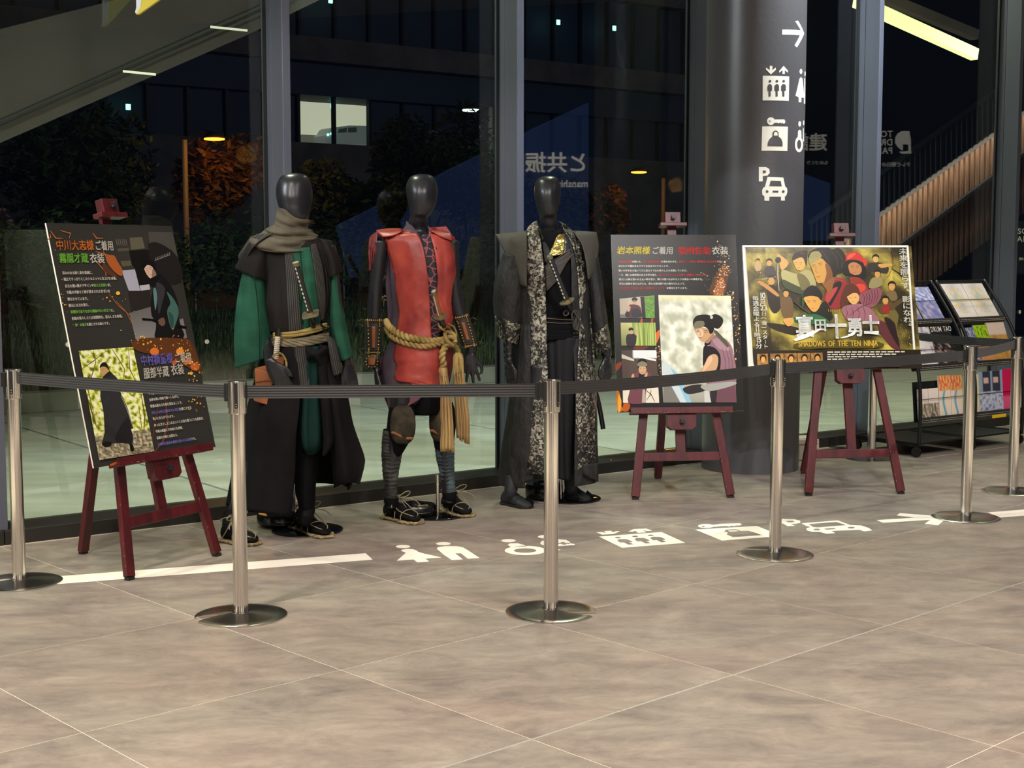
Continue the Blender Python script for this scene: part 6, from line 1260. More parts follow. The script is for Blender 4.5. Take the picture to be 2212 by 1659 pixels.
# legs
loft(mb, [(842, 840, 895, 840, .085), (840, 890, 890, 890, .08), (832, 940, 882, 940, .07), (828, 985, 868, 985, .055), (829, 1040, 858, 1040, .045), (832, 1085, 858, 1085, .036), (832, 1096, 858, 1096, .036)], YB-.09, 22, 4, cap=True)
loft(mb, [(905, 840, 965, 840, .085), (925, 890, 975, 890, .08), (935, 940, 978, 940, .065), (946, 990, 978, 990, .052), (953, 1040, 980, 1040, .044), (956, 1075, 982, 1075, .036), (957, 1086, 984, 1086, .036)], YB+.06, 22, 4, cap=True)
fingers(mb, P(1016, 762, YB-.005), Vector((-.02, -.12, -1)), Vector((-.1, -1, 0)), Vector((1, 0, 0)), .17, .10, .22, .75, .038)
fingers(mb, P(814, 796, YB-.03), Vector((.02, -.1, -1)), Vector((-.9, -.3, 0)), Vector((.1, -1, 0)), .17, .30, .02, .4)
mb.build('body', M['mann'], m2, remesh=.005)
# inner print robe in the chest opening, collar
mb = MB(); drape(mb, S2, [(912, 508, 932, 505), (914, 540, 938, 538), (920, 580, 944, 580), (923, 620, 944, 620), (928, 670, 948, 670), (930, 716, 950, 716), (932, 732, 950, 732)], .004, 8, 4); mb.build('inner_robe', M['asanoha'], m2, smooth=True, solid=.003)
mb = MB(); sheet(mb, [[(868, 498, .0), (876, 488, .0), (878, 477, .01)], [(884, 508, -.09), (890, 500, -.085), (893, 491, -.05)], [(898, 532, -.12), (904, 524, -.12), (907, 512, -.10)], [(908, 560, -.135), (915, 554, -.135), (919, 545, -.13)], [(913, 585, -.137), (918, 583, -.138), (922, 578, -.137)]], YB, 5, 4); mb.build('collar', M['purp'], m2, smooth=True, solid=.004)
mb = MB(); sheet(mb, [[(924, 487, -.01), (929, 492, -.02)], [(926, 500, -.08), (936, 506, -.09)], [(930, 520, -.115), (944, 540, -.13)]], YB, 4, 3); mb.build('collar', M['asanoha'], m2, smooth=True, solid=.004)
# under cloth at the sides
def rag(u, v): return .004*N2(u*9, v*24, 2)
mb = MB(); loft(mb, [(842, 512, 968, 512, .095), (840, 530, 972, 530, .105), (840, 580, 978, 580, .118), (844, 620, 972, 620, .114), (848, 660, 970, 660, .11), (846, 690, 972, 690, .11), (844, 730, 972, 730, .118), (830, 770, 978, 770, .15), (826, 810, 974, 810, .155), (828, 846, 962, 846, .15), (838, 874, 916, 872, .125)], YB+.005, 64, 5, fold=lambda th, t: .02*N2(th*4, t*14)+.012*math.sin(9*th+4*t)); un = mb.build('under_robe', M['purp'], m2, smooth=True, solid=.004)
mb = MB(); drape(mb, S2, [(816, 503, 836, 512), (822, 530, 842, 535), (828, 558, 848, 562), (832, 585, 856, 590), (833, 620, 858, 622), (836, 655, 864, 660), (838, 690, 862, 700), (842, 720, 862, 724)], .012, 6, 5, ripple=rag); o = mb.build('frayed_side_strip', M['purp'], un, smooth=True, solid=.004)
mb = MB(); drape(mb, S2, [(836, 745, 856, 745), (831, 780, 853, 780), (828, 812, 856, 808), (830, 840, 868, 832)], .018, 6, 5, ripple=rag); mb.build('frayed_side_strip', M['purp'], un, smooth=True, solid=.004)
mb = MB(); drape(mb, S2, [(836, 824, 905, 824), (831, 845, 912, 845), (834, 862, 906, 862), (840, 884, 884, 876), (846, 898, 868, 888)], .02, 14, 5, ripple=lambda u, v: .008*math.sin(12*u+4*v)); mb.build('plum_skirt', M['plum'], m2, smooth=True, solid=.004)
mb = MB(); drape(mb, S2, [(812, 770, 836, 770), (812, 800, 836, 800), (824, 826, 842, 826), (830, 850, 846, 850)], .0, 5, 4); mb.build('plum_side', M['plum'], m2, smooth=True, solid=.003)
mb = MB(); rnd = random.Random(5)
for (x, y) in [(815, 545), (820, 566), (818, 560), (830, 575), (829, 640), (831, 650), (834, 600), (826, 585)]:
    for k in range(3):
        a = S2.pt(x+6, y, .012); cordpath(mb, [a, a+Vector((-.012-.01*rnd.random(), 0, rnd.uniform(-.01, .01))), a+Vector((-.02-.02*rnd.random(), 0, rnd.uniform(-.03, .005)))], .0011, 4)
mb.build('frayed_thread', M['straw'], un)['kind'] = 'stuff'
# red leather
def lea(u, v): return .004*N2(u*4, v*8, 5)+.003*math.sin(8*v+5*u)
mb = MB(); drape(mb, S2, [(818, 500, 868, 497), (826, 508, 893, 499), (833, 520, 905, 512), (839, 540, 914, 536), (845, 560, 919, 560), (850, 582, 922, 582), (854, 602, 925, 602), (855, 622, 926, 625), (858, 645, 928, 648), (862, 668, 929, 670), (862, 685, 930, 690), (859, 708, 931, 712), (858, 734, 933, 733)], .020, 22, 5, ripple=lea); mb.build('red_panel', M['red'], m2, smooth=True, solid=.005)
mb = MB(); drape(mb, S2, [(927, 492, 964, 489), (928, 500, 978, 510), (933, 520, 985, 528), (939, 545, 987, 556), (943, 575, 987.5, 580), (945, 600, 984, 603), (944, 625, 977, 628), (946, 650, 976, 652), (948, 672, 981, 674), (948, 692, 978, 694), (949, 716, 970, 716)], .016, 14, 5, ripple=lea); mb.build('red_panel', M['red'], m2, smooth=True, solid=.005)
mb = MB(); drape(mb, S2, [(858, 738, 946, 742), (853, 752, 950, 754), (851, 775, 952, 775), (856, 790, 953, 795), (852, 806, 955, 812), (856, 822, 956, 826), (880, 826, 958, 832), (893, 832, 960, 842)], .030, 20, 5, ripple=lea, bulge=.012); mb.build('red_apron', M['red'], m2, smooth=True, solid=.005)
mb = MB(); drape(mb, S2, [(948, 742, 976, 742), (952, 775, 979, 778), (954, 800, 973, 805), (956, 822, 968, 820)], .020, 8, 5, ripple=lea); mb.build('red_apron', M['red_d'], m2, smooth=True, solid=.005)
mb = MB(); sheet(mb, [[(812, 498, .01), (840, 494, .03), (867, 494, .02)], [(816, 502, -.05), (840, 501, -.06), (868, 499, -.06)], [(827, 512, -.09), (848, 509, -.105), (868, 500, -.09)]], YB, 4, 4); sy = mb.build('shoulder_yoke', M['red'], m2, smooth=True, solid=.005)
mb = MB(); sheet(mb, [[(927, 492, .02), (945, 491, .03), (963, 488, .03)], [(930, 497, -.06), (955, 503, -.05), (976, 509, -.03)], [(932, 499, -.1), (956, 512, -.10), (977, 520, -.06)]], YB, 4, 4); mb.build('shoulder_yoke', M['red'], m2, smooth=True, solid=.005)
def stitches(pts, off, n, parent, S=S2, ln=.007, m='red_y', r=.0016):
    pp_ = smooth_path([S.pt(x, y, off) for x, y in pts], 6); mb = MB(); N = len(pp_)
    for i in range(n):
        t = i/(n-1)*(N-1); k = min(int(t), N-2); p = pp_[k].lerp(pp_[k+1], t-k); d = (pp_[k+1]-pp_[k]).normalized(); s_ = d.cross(Vector((0, 1, 0)))
        mb.tube([p-s_*ln*.5-d*.002, p+Vector((0, -.003, 0)), p+s_*ln*.5+d*.002], r, 5)
    o = mb.build('yarn_stitching', M[m], parent); o['kind'] = 'stuff'; return o
stitches([(827, 513), (845, 510), (868, 499)], .024, 16, m2); stitches([(936, 502), (956, 510), (977, 519)], .024, 12, m2)
stitches([(822, 508), (833, 522), (838, 540), (844, 562), (850, 584), (856, 590)], .022, 34, m2, ln=.006); stitches([(979, 512), (985, 528), (987, 556), (987, 580), (986, 594)], .020, 26, m2, ln=.007)
# hanging shredded epaulette left shoulder
mb = MB(); rnd = random.Random(9)
for i in range(14):
    x = 800+rnd.random()*14; y = 512+rnd.random()*8; L_ = rnd.uniform(30, 72); cordpath(mb, [P(x, y, YB-.05), P(x-2+rnd.uniform(-2, 3), y+L_*.5, YB-.075), P(x-1+rnd.uniform(-3, 4), y+L_, YB-.065)], .0028, 5)
mb.build('shredded_epaulette', M['red_d'], m2)['kind'] = 'stuff'
mb = MB(); sheet(mb, [[(799, 512, .0), (806, 506, -.03), (816, 500, -.05)], [(797, 530, .0), (804, 528, -.05), (814, 520, -.07)], [(799, 560, .0), (803, 562, -.05), (809, 556, -.06)], [(803, 585, .0), (805, 586, -.03), (807, 580, -.05)]], YB, 5, 4); mb.build('epaulette', M['red_d'], m2, smooth=True, solid=.004)
# braided rope belt
rb_ = empty('rope_belt', P(905, 730, YB-.16)-o2-Vector((0, 0, 0))); rb_.parent = m2; rb_.location = P(905, 730, YB-.16)-Vector(m2.location)
def braid(pts, r, turns, parent, name='rope_strand', m='rope', n=2, amp=None):
    base = smooth_path(pts, 10); N = len(base); amp = amp or r*.85
    for s_ in range(n):
        q = []
        for i, p in enumerate(base):
            t = (base[min(i+1, N-1)]-base[max(i-1, 0)]).normalized(); a = t.cross(Vector((0, 1, 0))).normalized(); b_ = t.cross(a); ph = 2*PI*s_/n+2*PI*turns*i/N
            q.append(p+a*amp*math.cos(ph)+b_*amp*math.sin(ph))
        mb = MB(); mb.tube(q, r, 8); mb.build(name, M[m], parent, smooth=True)
braid([S2.pt(834, 694, .01), S2.pt(838, 702, .03), S2.pt(850, 714, .045), S2.pt(875, 727, .05), S2.pt(905, 733, .052), S2.pt(935, 737, .052), S2.pt(962, 734, .05)], .011, 9, rb_, n=2)
braid([S2.pt(833, 708, .01), S2.pt(842, 722, .03), S2.pt(858, 734, .045), S2.pt(885, 744, .05), S2.pt(915, 748, .052), S2.pt(940, 744, .052), S2.pt(962, 738, .05)], .009, 8, rb_, n=2)
kc = S2.pt(971, 735, .06)
for pts in ([kc+Vector((-.03, 0, -.02)), kc+Vector((0, -.03, .02)), kc+Vector((.03, -.01, .0)), kc+Vector((.0, .0, -.03)), kc+Vector((-.03, -.01, .01))], [kc+Vector((.02, 0, -.03)), kc+Vector((-.01, -.04, .0)), kc+Vector((-.02, -.02, .04)), kc+Vector((.02, .0, .03)), kc+Vector((.03, -.02, -.01))]):
    mb = MB(); mb.tube(smooth_path(pts, 5), .011, 8); mb.build('rope_knot', M['rope'], rb_, smooth=True)
for pts in ([(950, 698), (956, 712), (966, 706), (976, 716), (984, 730), (980, 742)], [(950, 690), (948, 704), (960, 715), (972, 722), (978, 736)], [(968, 700), (980, 706), (986, 724), (976, 738)]):
    mb = MB(); mb.tube(smooth_path([S2.pt(x, y, .065) for x, y in pts], 5), .0045, 7); mb.build('rope_loop', M['rope'], rb_, smooth=True)
braid([S2.pt(968, 744, .06), S2.pt(958, 756, .07), S2.pt(955, 772, .07), S2.pt(958, 790, .07), S2.pt(955, 800, .07)], .010, 3, rb_, n=2)
braid([S2.pt(974, 742, .05), S2.pt(984, 750, .05), S2.pt(990, 764, .04)], .009, 2, rb_, n=2)
def bundle(rows, Y0, seed, parent, n=9):
    rnd = random.Random(seed)
    for i in range(n):
        u = (i+.5)/n; pts = []
        for (xl, yl, xr, yr, b) in interp_rows(rows, 3):
            pts.append(P(xl+(xr-xl)*u+rnd.uniform(-.6, .6), yl+(yr-yl)*u, Y0-b*math.sin(PI*u)*(1 if i % 2 else .6)))
        pts[-1] = pts[-1]+Vector((0, 0, rnd.uniform(-.012, .006))); w = [abs(r_[2]-r_[0])*.0023/n*.75+.0015 for r_ in interp_rows(rows, 3)]
        mb = MB(); mb.tube(pts, w, 6, flat=.5); mb.build('cloth_strip', M['bundle'], parent, smooth=True)
bundle([(949, 796, 964, 796, .03), (950, 812, 967, 814, .035), (952, 840, 972, 840, .03), (953, 900, 977, 900, .03), (953, 940, 979, 940, .03), (952, 972, 980, 975, .03)], YB-.20, 1, rb_, 8)
mb = MB(); loft(mb, [(948, 794, 966, 794, .026), (947, 803, 967, 803, .03), (950, 812, 967, 812, .028)], YB-.205, 20, 4, fold=lambda th, t: .1*math.sin(9*th)); mb.build('strip_binding', M['bundle'], rb_, smooth=True)
bundle([(984, 762, 994, 762, .02), (980, 772, 1000, 772, .03), (979, 800, 1001, 800, .03), (982, 850, 1006, 850, .03), (985, 900, 1013, 900, .03), (987, 948, 1014, 955, .03)], YB-.13, 2, rb_, 9)
mb = MB(); rnd = random.Random(4)
for i in range(46):
    x = 980+rnd.random()*20; cordpath(mb, [P(989+rnd.uniform(-5, 5), 762, YB-.155), P(x, 776, YB-.165), P(x+rnd.uniform(-1, 2), 776+rnd.uniform(18, 42), YB-.166)], .0013, 4)
mb.build('tassel', M['rope'], rb_)['kind'] = 'stuff'
# shorts, knee pads, leg wraps
mb = MB(); loft(mb, [(880, 828, 962, 828, .12), (880, 860, 962, 860, .12), (888, 893, 950, 893, .10)], YB-.01, 36, 4); mb.build('black_shorts', M['black_c'], m2, smooth=True, solid=.004)
def pad(cx, cy, rx, ry, Y0, seed, n='knee_pad'):
    mb = MB(); rows = []
    for i in range(13):
        a = -PI/2+PI*i/12; y = cy+ry*math.sin(a); w = rx*math.cos(a)**.6 if i not in (0, 12) else rx*.25; row = []
        for k in range(17):
            u = -1+k/8; row.append(P(cx+w*u, y, Y0-.05*math.sqrt(max(0, 1-.8*u*u))*math.cos(a)**.4*(1) if i not in (0, 12) else Y0)-Vector((0, .008*N2(u*3, a*3, seed), 0)))
        rows.append(row)
    mb.grid(rows); o = mb.build(n, M['pad'], m2, smooth=True, solid=.012)
    mb = MB()
    for k in range(15):
        a = -PI*.45+PI*.9*k/14; p = P(cx+rx*.45*math.cos(a)+2, cy-4+ry*.62*math.sin(a), Y0-.062); mb.ball(p, .0022, 4)
    mb.build('pad_stitch', M['leath_b'], o)['kind'] = 'stuff'
    mb = MB(); rnd = random.Random(seed)
    for k in range(6): x = cx-rx*.8+k*rx*.3; y = cy+ry*(.45+.45*k/6 if k < 4 else .75); mb.ball(P(x, y, Y0-.045), .012, 6, (1.2, .6, .8))
    mb.build('leather_edging', M['brown'], o, remesh=.004)
    return o
mb = MB(); loft(mb, [(842, 878, 896, 874, .075), (838, 905, 896, 905, .085), (838, 935, 894, 935, .085), (844, 960, 880, 960, .07), (846, 985, 862, 990, .03)], YB-.10, 30, 5, fold=pleats(6, .02)); mb.build('leg_cloth', M['black_c'], m2, smooth=True, solid=.003)
mb = MB(); loft(mb, [(928, 870, 978, 870, .075), (928, 900, 984, 900, .08), (934, 935, 982, 935, .075), (940, 968, 976, 968, .06)], YB+.05, 30, 5, fold=pleats(6, .02)); mb.build('leg_cloth', M['black_c'], m2, smooth=True, solid=.003)
pad(870, 917, 26, 40, YB-.165, 3); pad(952, 912, 23, 40, YB-.01, 5)
def wraps(rows, Y0, m, seed, n):
    R = interp_rows(rows, 1); mb = MB(); rr = []
    k = len(rows)-1
    for i in range(n+1):
        t = i/n*k; a = min(int(t), k-1); q = [p+(s_-p)*(t-a) for p, s_ in zip(rows[a], rows[a+1])]
        w = [(0, 0), (.85, 1.2), (.97, 1.0)]
        for dt, dx in w:
            t2 = min(k, (i+dt)/n*k) if i < n else k; a2 = min(int(t2), k-1); q = [p+(s_-p)*(t2-a2) for p, s_ in zip(rows[a2], rows[a2+1])]
            tl = 2.4*math.sin(i*1.3+seed); rr.append((q[0]-dx, q[1]+tl, q[2]+dx, q[3]-tl, q[4]+dx*.0022))
            if i == n: break
    loft(mb, rr, Y0, 32, 1); mb.build('leg_bandage', M[m], m2, smooth=True)
wraps([(828, 925, 862, 935, .052), (825, 960, 872, 960, .056), (824.5, 985, 867, 985, .052), (827, 1021, 861, 1021, .046), (831, 1055, 857, 1055, .040), (832, 1073, 858, 1073, .038)], YB-.09, 'wrap_g', 1, 19)
wraps([(936, 945, 981, 945, .055), (940, 970, 981, 970, .052), (944, 997, 981, 997, .048), (950, 1021, 981, 1021, .044), (956, 1050, 983, 1050, .040), (958, 1062, 984, 1062, .038)], YB+.06, 'wrap_b', 2, 16)
foot(m2, G(833, 1118), G(903, 1133), P(845, 1090, YB-.09), P(845, 1074, YB-.09), seed=3)
foot(m2, G(960, 1100), G(1011, 1118), P(971, 1078, YB+.06), P(971, 1062, YB+.06), seed=4)
base_disc(m2, G(938, 1112), .175)
g0 = G(944, 1122); mb = MB(); mb.tube([(g0.x, g0.y+.06, .009), (g0.x, g0.y+.06, .225)], .0088, 16); mb.tube([(g0.x, g0.y+.06, .17), (g0.x, g0.y+.06, .18)], .0105, 16); mb.build('stand_rod', M['steel'], m2, auto=50)
gw = G(898, 1118); weight(Vector((gw.x, gw.y+.05, 0)), .105, .052, 'black disc weight between the feet of the red leather mannequin', .4)
# studded arm guards
def guard_(pl, root, name='arm_guard', tie=1):
    rows, Y0 = pl; mb = MB(); loft(mb, rows, Y0, 32, 5); o = mb.build(name, M['leath_b'], root, smooth=True, solid=.005); S = Surf(rows, Y0)
    def line(u0, u1, n, off=.007):
        for i in range(n):
            t = i/(n-1)*(len(rows)-1); k = min(int(t), len(rows)-2); q = [a+(b_-a)*(t-k) for a, b_ in zip(rows[k], rows[k+1])]; u = u0+(u1-u0)*i/(n-1)
            x, y = q[0]+(q[2]-q[0])*u, q[1]+(q[3]-q[1])*u; mb = MB(); mb.ball(S.pt(x, y, off), .0045, 4); mb.build('stud', M['brass'], o, smooth=True)
    line(.16, .2, 13); line(.84, .82, 13)
    for kk in (0, len(rows)-1):
        q = rows[kk]
        for i in range(9): u = .06+.88*i/8; mb = MB(); mb.ball(S.pt(q[0]+(q[2]-q[0])*u, q[1]+(q[3]-q[1])*u+(2 if kk == 0 else -2), .007), .0045, 4); mb.build('stud', M['brass'], o, smooth=True)
    mb = MB(); drape(mb, S, [(q[0]+(q[2]-q[0])*.38, q[1]+(q[3]-q[1])*.38, q[0]+(q[2]-q[0])*.6, q[1]+(q[3]-q[1])*.6) for q in rows[1:-1]], .008, 3, 4); mb.build('tan_strip', M['brown'], o, smooth=True, solid=.003)
    for kk in (0, -2):
        q = rows[kk] if kk == 0 else rows[-2]; mb = MB()
        for dy in (0, 3): mb.tube([P(q[0]+(q[2]-q[0])*(.5-.52*math.cos(a)), q[1]+(q[3]-q[1])*(.5-.52*math.cos(a))+4+dy, Y0-(q[4]+.006)*math.sin(a)) for a in [PI*i/12 for i in range(13)]], .0025, 6)
        c = P(q[0]+(q[2]-q[0])*tie, q[1]+6, Y0-.03)
        for v in ((-.02, .0, .012), (.02, -.01, .016), (-.016, -.01, -.02), (.016, 0, -.022)):
            cordpath(mb, [c, c+Vector(v), c+Vector((v[0]*2.2, v[1], v[2]*.4))], .0018, 5)
        mb.build('tie_cord', M['leath_b'], o)
    return o
guard_(([(788, 690, 826, 690, .044), (789, 705, 826, 705, .045), (790, 730, 824, 730, .042), (791, 752, 823, 752, .038), (789, 764, 822, 764, .036)], YB-.03), m2, tie=.1)
guard_(([(979, 687, 1012, 678, .043), (984, 700, 1016, 693, .043), (990, 720, 1022, 713, .040), (996, 738, 1027, 732, .036), (1001, 752, 1030, 746, .033)], YB), m2, tie=1.0)
mb = MB(); sheet(mb, [[(790, 766, -.04), (804, 766, -.075), (820, 764, -.06)], [(788, 780, -.05), (800, 780, -.09), (818, 778, -.07)], [(788, 796, -.05), (800, 798, -.09), (812, 792, -.07)]], YB, 4, 4); o = mb.build('hand_guard', M['leath_b'], m2, smooth=True, solid=.005)
for i in range(12):
    a = 2*PI*i/12; mb = MB(); mb.ball(P(803+13*math.cos(a), 781+13*math.sin(a), YB-.088), .0045, 4); mb.build('stud', M['brass'], o, smooth=True)
mb = MB(); drape(mb, Surf([(788, 766, 822, 766, .075), (788, 798, 818, 798, .075)], YB-.02), [(796, 772, 812, 772), (796, 788, 808, 788)], .004, 3, 3); mb.build('tan_strip', M['brown'], o, solid=.003)
katana('sword', 'sword with red brown grip and round pale guard on the red leather mannequin', S2.pt(937, 630, .14), S2.pt(951, 684, .085), .0135, 'round', 'steel_dull', 'brown', 'ray', back=[S2.pt(957, 705, .06), P(968, 735, YB+.0)], gr=.034)
# ================================================================ mannequin in the long black and silver coat
YC = 7.66
o3 = G(1178, 1085); m3 = empty('costumed_mannequin', (o3.x, o3.y, 0), 0, 'black mannequin in long charcoal coat with silver brocade bands and stiff wide shoulders', 'mannequin', 'three costumed mannequins by the glass')
TR3 = [(1160, 495, 1222, 495, .06), (1130, 503, 1245, 503, .09), (1118, 520, 1262, 520, .11), (1120, 550, 1266, 550, .12), (1122, 590, 1268, 590, .125), (1124, 640, 1268, 640, .125), (1126, 690, 1268, 690, .12), (1122, 740, 1274, 740, .13), (1114, 800, 1282, 800, .145), (1106, 860, 1286, 860, .155), (1098, 930, 1289, 930, .165), (1090, 1000, 1291, 1000, .17), (1088, 1045, 1290, 1040, .17)]
S3 = Surf(TR3, YC)
mb = MB()
head(mb, [(380.5, 1175, 1193, .02, .01), (384, 1165, 1203, .05, .01), (391, 1158, 1208, .075, .01), (402, 1154.5, 1211, .093, .01), (416, 1153.5, 1211.5, .102, .005), (432, 1155.5, 1210.5, .10, 0), (446, 1159, 1208, .092, -.005), (457, 1162, 1205, .08, -.012), (465, 1164, 1202.5, .068, -.015), (472, 1164.5, 1203, .058, -.005), (484, 1167, 1206, .055, .005), (498, 1167, 1208, .055, .02), (515, 1150, 1222, .065, .02)], YC)
loft(mb, [(1152, 505, 1218, 505, .06), (1140, 540, 1240, 540, .09), (1140, 640, 1240, 640, .10), (1140, 740, 1240, 740, .10), (1140, 800, 1240, 800, .10)], YC, 24, 3, cap=True)
for x0, x1, yt in ((1150, 1182, 0), (1205, 1240, 1)):
    pass
loft(mb, [(1140, 790, 1190, 790, .08), (1120, 900, 1170, 900, .07), (1098, 1020, 1126, 1020, .045), (1092, 1060, 1118, 1060, .037)], YC-.09, 20, 3, cap=True)
loft(mb, [(1190, 790, 1242, 790, .08), (1205, 900, 1248, 900, .07), (1216, 1010, 1250, 1010, .048), (1220, 1046, 1246, 1046, .037)], YC+.06, 20, 3, cap=True)
mb.build('body', M['mann'], m3, remesh=.0055)
# gloved forearms and hands, one skin each
mb = MB(); loft(mb, [(1084, 700, 1112, 700, .036), (1087, 740, 1112, 742, .034), (1088, 765, 1110, 766, .031), (1089, 783, 1111, 783, .030)], YC-.08, 24, 6, fold=lambda th, t: .07*math.sin(34*t+2*math.sin(th))+.05*N2(th*3, t*9), cap=True)
fingers(mb, P(1100, 784, YC-.08), Vector((.12, -.05, -1)), Vector((-.6, -.8, 0)), Vector((.8, -.6, 0)), .165, .30, .03, .5); mb.build('glove', M['glove'], m3, remesh=.0045)
mb = MB(); loft(mb, [(1290, 715, 1316, 712, .036), (1294, 745, 1320, 742, .034), (1297, 762, 1321, 758, .031), (1299, 772, 1322, 768, .030)], YC+.02, 24, 6, fold=lambda th, t: .06*math.sin(30*t)+.04*N2(th*3, t*9), cap=True)
fingers(mb, P(1311, 770, YC+.02), Vector((.02, -.1, -1)), Vector((.7, -.7, 0)), Vector((-.7, -.7, 0)), .16, .22, .04, .45); mb.build('glove', M['glove'], m3, remesh=.0045)
# under robe and hakama
mb = MB(); drape(mb, S3, [(1150, 498, 1226, 498), (1156, 530, 1238, 530), (1170, 580, 1248, 580), (1174, 640, 1252, 640), (1178, 695, 1254, 695), (1180, 740, 1254, 740)], -.012, 16, 4, ripple=lambda u, v: .008*N2(u*6, v*9, 1)); mb.build('under_robe', M['black_c'], m3, smooth=True, solid=.004)
mb = MB(); sheet(mb, [[(1158, 479, .0), (1163, 488, -.02), (1168, 500, -.03)], [(1166, 500, -.07), (1175, 515, -.09), (1184, 530, -.095)], [(1172, 530, -.105), (1182, 545, -.115), (1190, 556, -.118)], [(1176, 560, -.118), (1184, 575, -.12), (1190, 585, -.12)]], YC, 5, 4); mb.build('robe_collar', M['wrink'], m3, smooth=True, solid=.004)
mb = MB(); sheet(mb, [[(1212, 484, .0), (1206, 496, -.03)], [(1216, 496, -.06), (1204, 512, -.085)], [(1208, 512, -.09), (1194, 532, -.11)], [(1198, 530, -.11), (1184, 552, -.118)]], YC, 4, 4); mb.build('robe_collar', M['black_c'], m3, smooth=True, solid=.004)
mb = MB(); drape(mb, S3, [(1205, 508, 1218, 504), (1199, 520, 1221, 518), (1193, 534, 1220, 535), (1186, 548, 1217, 548), (1182, 556, 1196, 552)], .006, 8, 5, ripple=lambda u, v: .004*N2(u*7, v*6, 4)); mb.build('gold_collar_panel', M['gold'], m3, smooth=True, solid=.003)
mb = MB(); drape(mb, S3, [(1218, 502, 1224, 502), (1221, 518, 1232, 522), (1220, 535, 1236, 540), (1217, 548, 1236, 546)], .007, 6, 5); mb.build('satin_panel', M['sdark'], m3, smooth=True, solid=.003)
def chainline(pts, off, r=.0022, step=.0052, S=S3, parent=None):
    pp_ = smooth_path([S.pt(x, y, off) for x, y in pts], 6); mb = MB(); acc = 0; last = pp_[0]
    for p in pp_[1:]:
        d = (p-last); L_ = d.length
        while acc < L_: mb.ball(last+d*(acc/L_), r, 3); acc += step
        acc -= L_; last = p
    o = mb.build('bead_trim', M['chain'], parent or m3); o['kind'] = 'stuff'; return o
mb = MB(); drape(mb, S3, [(1176, 578, 1234, 540), (1177, 590, 1240, 548), (1178, 604, 1226, 566), (1178, 622, 1212, 590), (1181, 630, 1204, 606)], .009, 12, 4); mb.build('cross_strap', M['leath_b'], m3, smooth=True, solid=.004)
for pts in ([(1209, 509), (1198, 528), (1186, 549), (1176, 566)], [(1176, 576), (1198, 562), (1220, 546), (1238, 536)], [(1200, 578), (1218, 566), (1239, 548)], [(1178, 600), (1190, 596), (1204, 586)], [(1152, 484), (1162, 500), (1165, 512)]): chainline(pts, .016)
mb = MB(); drape(mb, S3, [(1178, 684, 1256, 686), (1179, 700, 1258, 702), (1180, 716, 1258, 718)], .010, 14, 4, ripple=lambda u, v: .003*math.sin(20*v)); ob = mb.build('waist_sash', M['black_c'], m3, smooth=True, solid=.006)
mb = MB(); drape(mb, S3, [(1178, 712, 1258, 706), (1178, 722, 1258, 722), (1180, 734, 1256, 730)], .018, 14, 4, ripple=lambda u, v: .006*math.sin(20*v+3*u)); mb.build('waist_sash', M['black_c'], m3, smooth=True, solid=.006)
chainline([(1180, 687), (1210, 690), (1244, 691)], .018, .0026); chainline([(1180, 696), (1210, 698), (1244, 697)], .018, .0026)
mb = MB(); sheet(mb, [[(1180, 728, -.12), (1200, 730, -.14), (1222, 730, -.145), (1252, 728, -.12)], [(1180, 800, -.11), (1202, 800, -.15), (1222, 800, -.15), (1252, 800, -.10)], [(1184, 900, -.09), (1206, 900, -.15), (1224, 900, -.14), (1250, 900, -.07)], [(1186, 980, -.07), (1208, 984, -.14), (1224, 984, -.12), (1248, 980, -.04)], [(1188, 1022, -.06), (1208, 1034, -.13), (1226, 1038, -.10), (1244, 1030, -.02)]], YC, 6, 12, ripple=lambda u, v: .022*abs(math.sin(9.4*u+.6))*(.5+.6*v)*-1+.012); mb.build('hakama', M['hakama'], m3, smooth=True, solid=.004)
# coat
mb = MB(); loft(mb, [(1134, 500, 1244, 500, .085), (1112, 520, 1266, 520, .12), (1112, 560, 1272, 560, .13), (1112, 640, 1274, 640, .135), (1112, 740, 1278, 740, .145), (1104, 830, 1286, 830, .165), (1095, 900, 1289, 900, .18), (1085, 965, 1290, 965, .19), (1078, 1028, 1292, 1022, .195), (1080, 1046, 1291, 1038, .19)], YC+.0, 90, 6, arc=(-1.06, PI+1.06), fold=lambda th, t: .01*N2(th*6, t*14, 2)+.012*math.sin(10*th)*t); ct = mb.build('coat', M['wrink'], m3, smooth=True, solid=.005)
mb = MB(); sheet(mb, [[(1126, 700, -.10), (1136, 700, -.125), (1146, 700, -.13)], [(1118, 800, -.11), (1132, 802, -.145), (1146, 802, -.15)], [(1108, 900, -.11), (1128, 902, -.16), (1148, 902, -.165)], [(1104, 980, -.12), (1128, 984, -.17), (1150, 984, -.17)], [(1106, 1046, -.12), (1128, 1044, -.165), (1152, 1036, -.165)]], YC, 5, 6, ripple=lambda u, v: .008*N2(u*4, v*9)); mb.build('coat_front', M['wrink'], m3, smooth=True, solid=.004)
mb = MB(); sheet(mb, [[(1246, 1000, -.12), (1266, 1002, -.16), (1291, 1000, -.09)], [(1248, 1024, -.12), (1268, 1026, -.16), (1292, 1024, -.09)], [(1262, 1030, -.12), (1280, 1034, -.13), (1292, 1041, -.08)]], YC, 4, 5); mb.build('coat_front', M['wrink'], m3, smooth=True, solid=.004)
mb = MB(); sheet(mb, [[(1150, 1000, -.1), (1170, 1000, -.11), (1190, 1000, -.1)], [(1150, 1036, -.1), (1170, 1034, -.11), (1192, 1030, -.1)]], YC, 4, 4); mb.build('coat_lining', M['wrink'], m3, smooth=True, solid=.004)
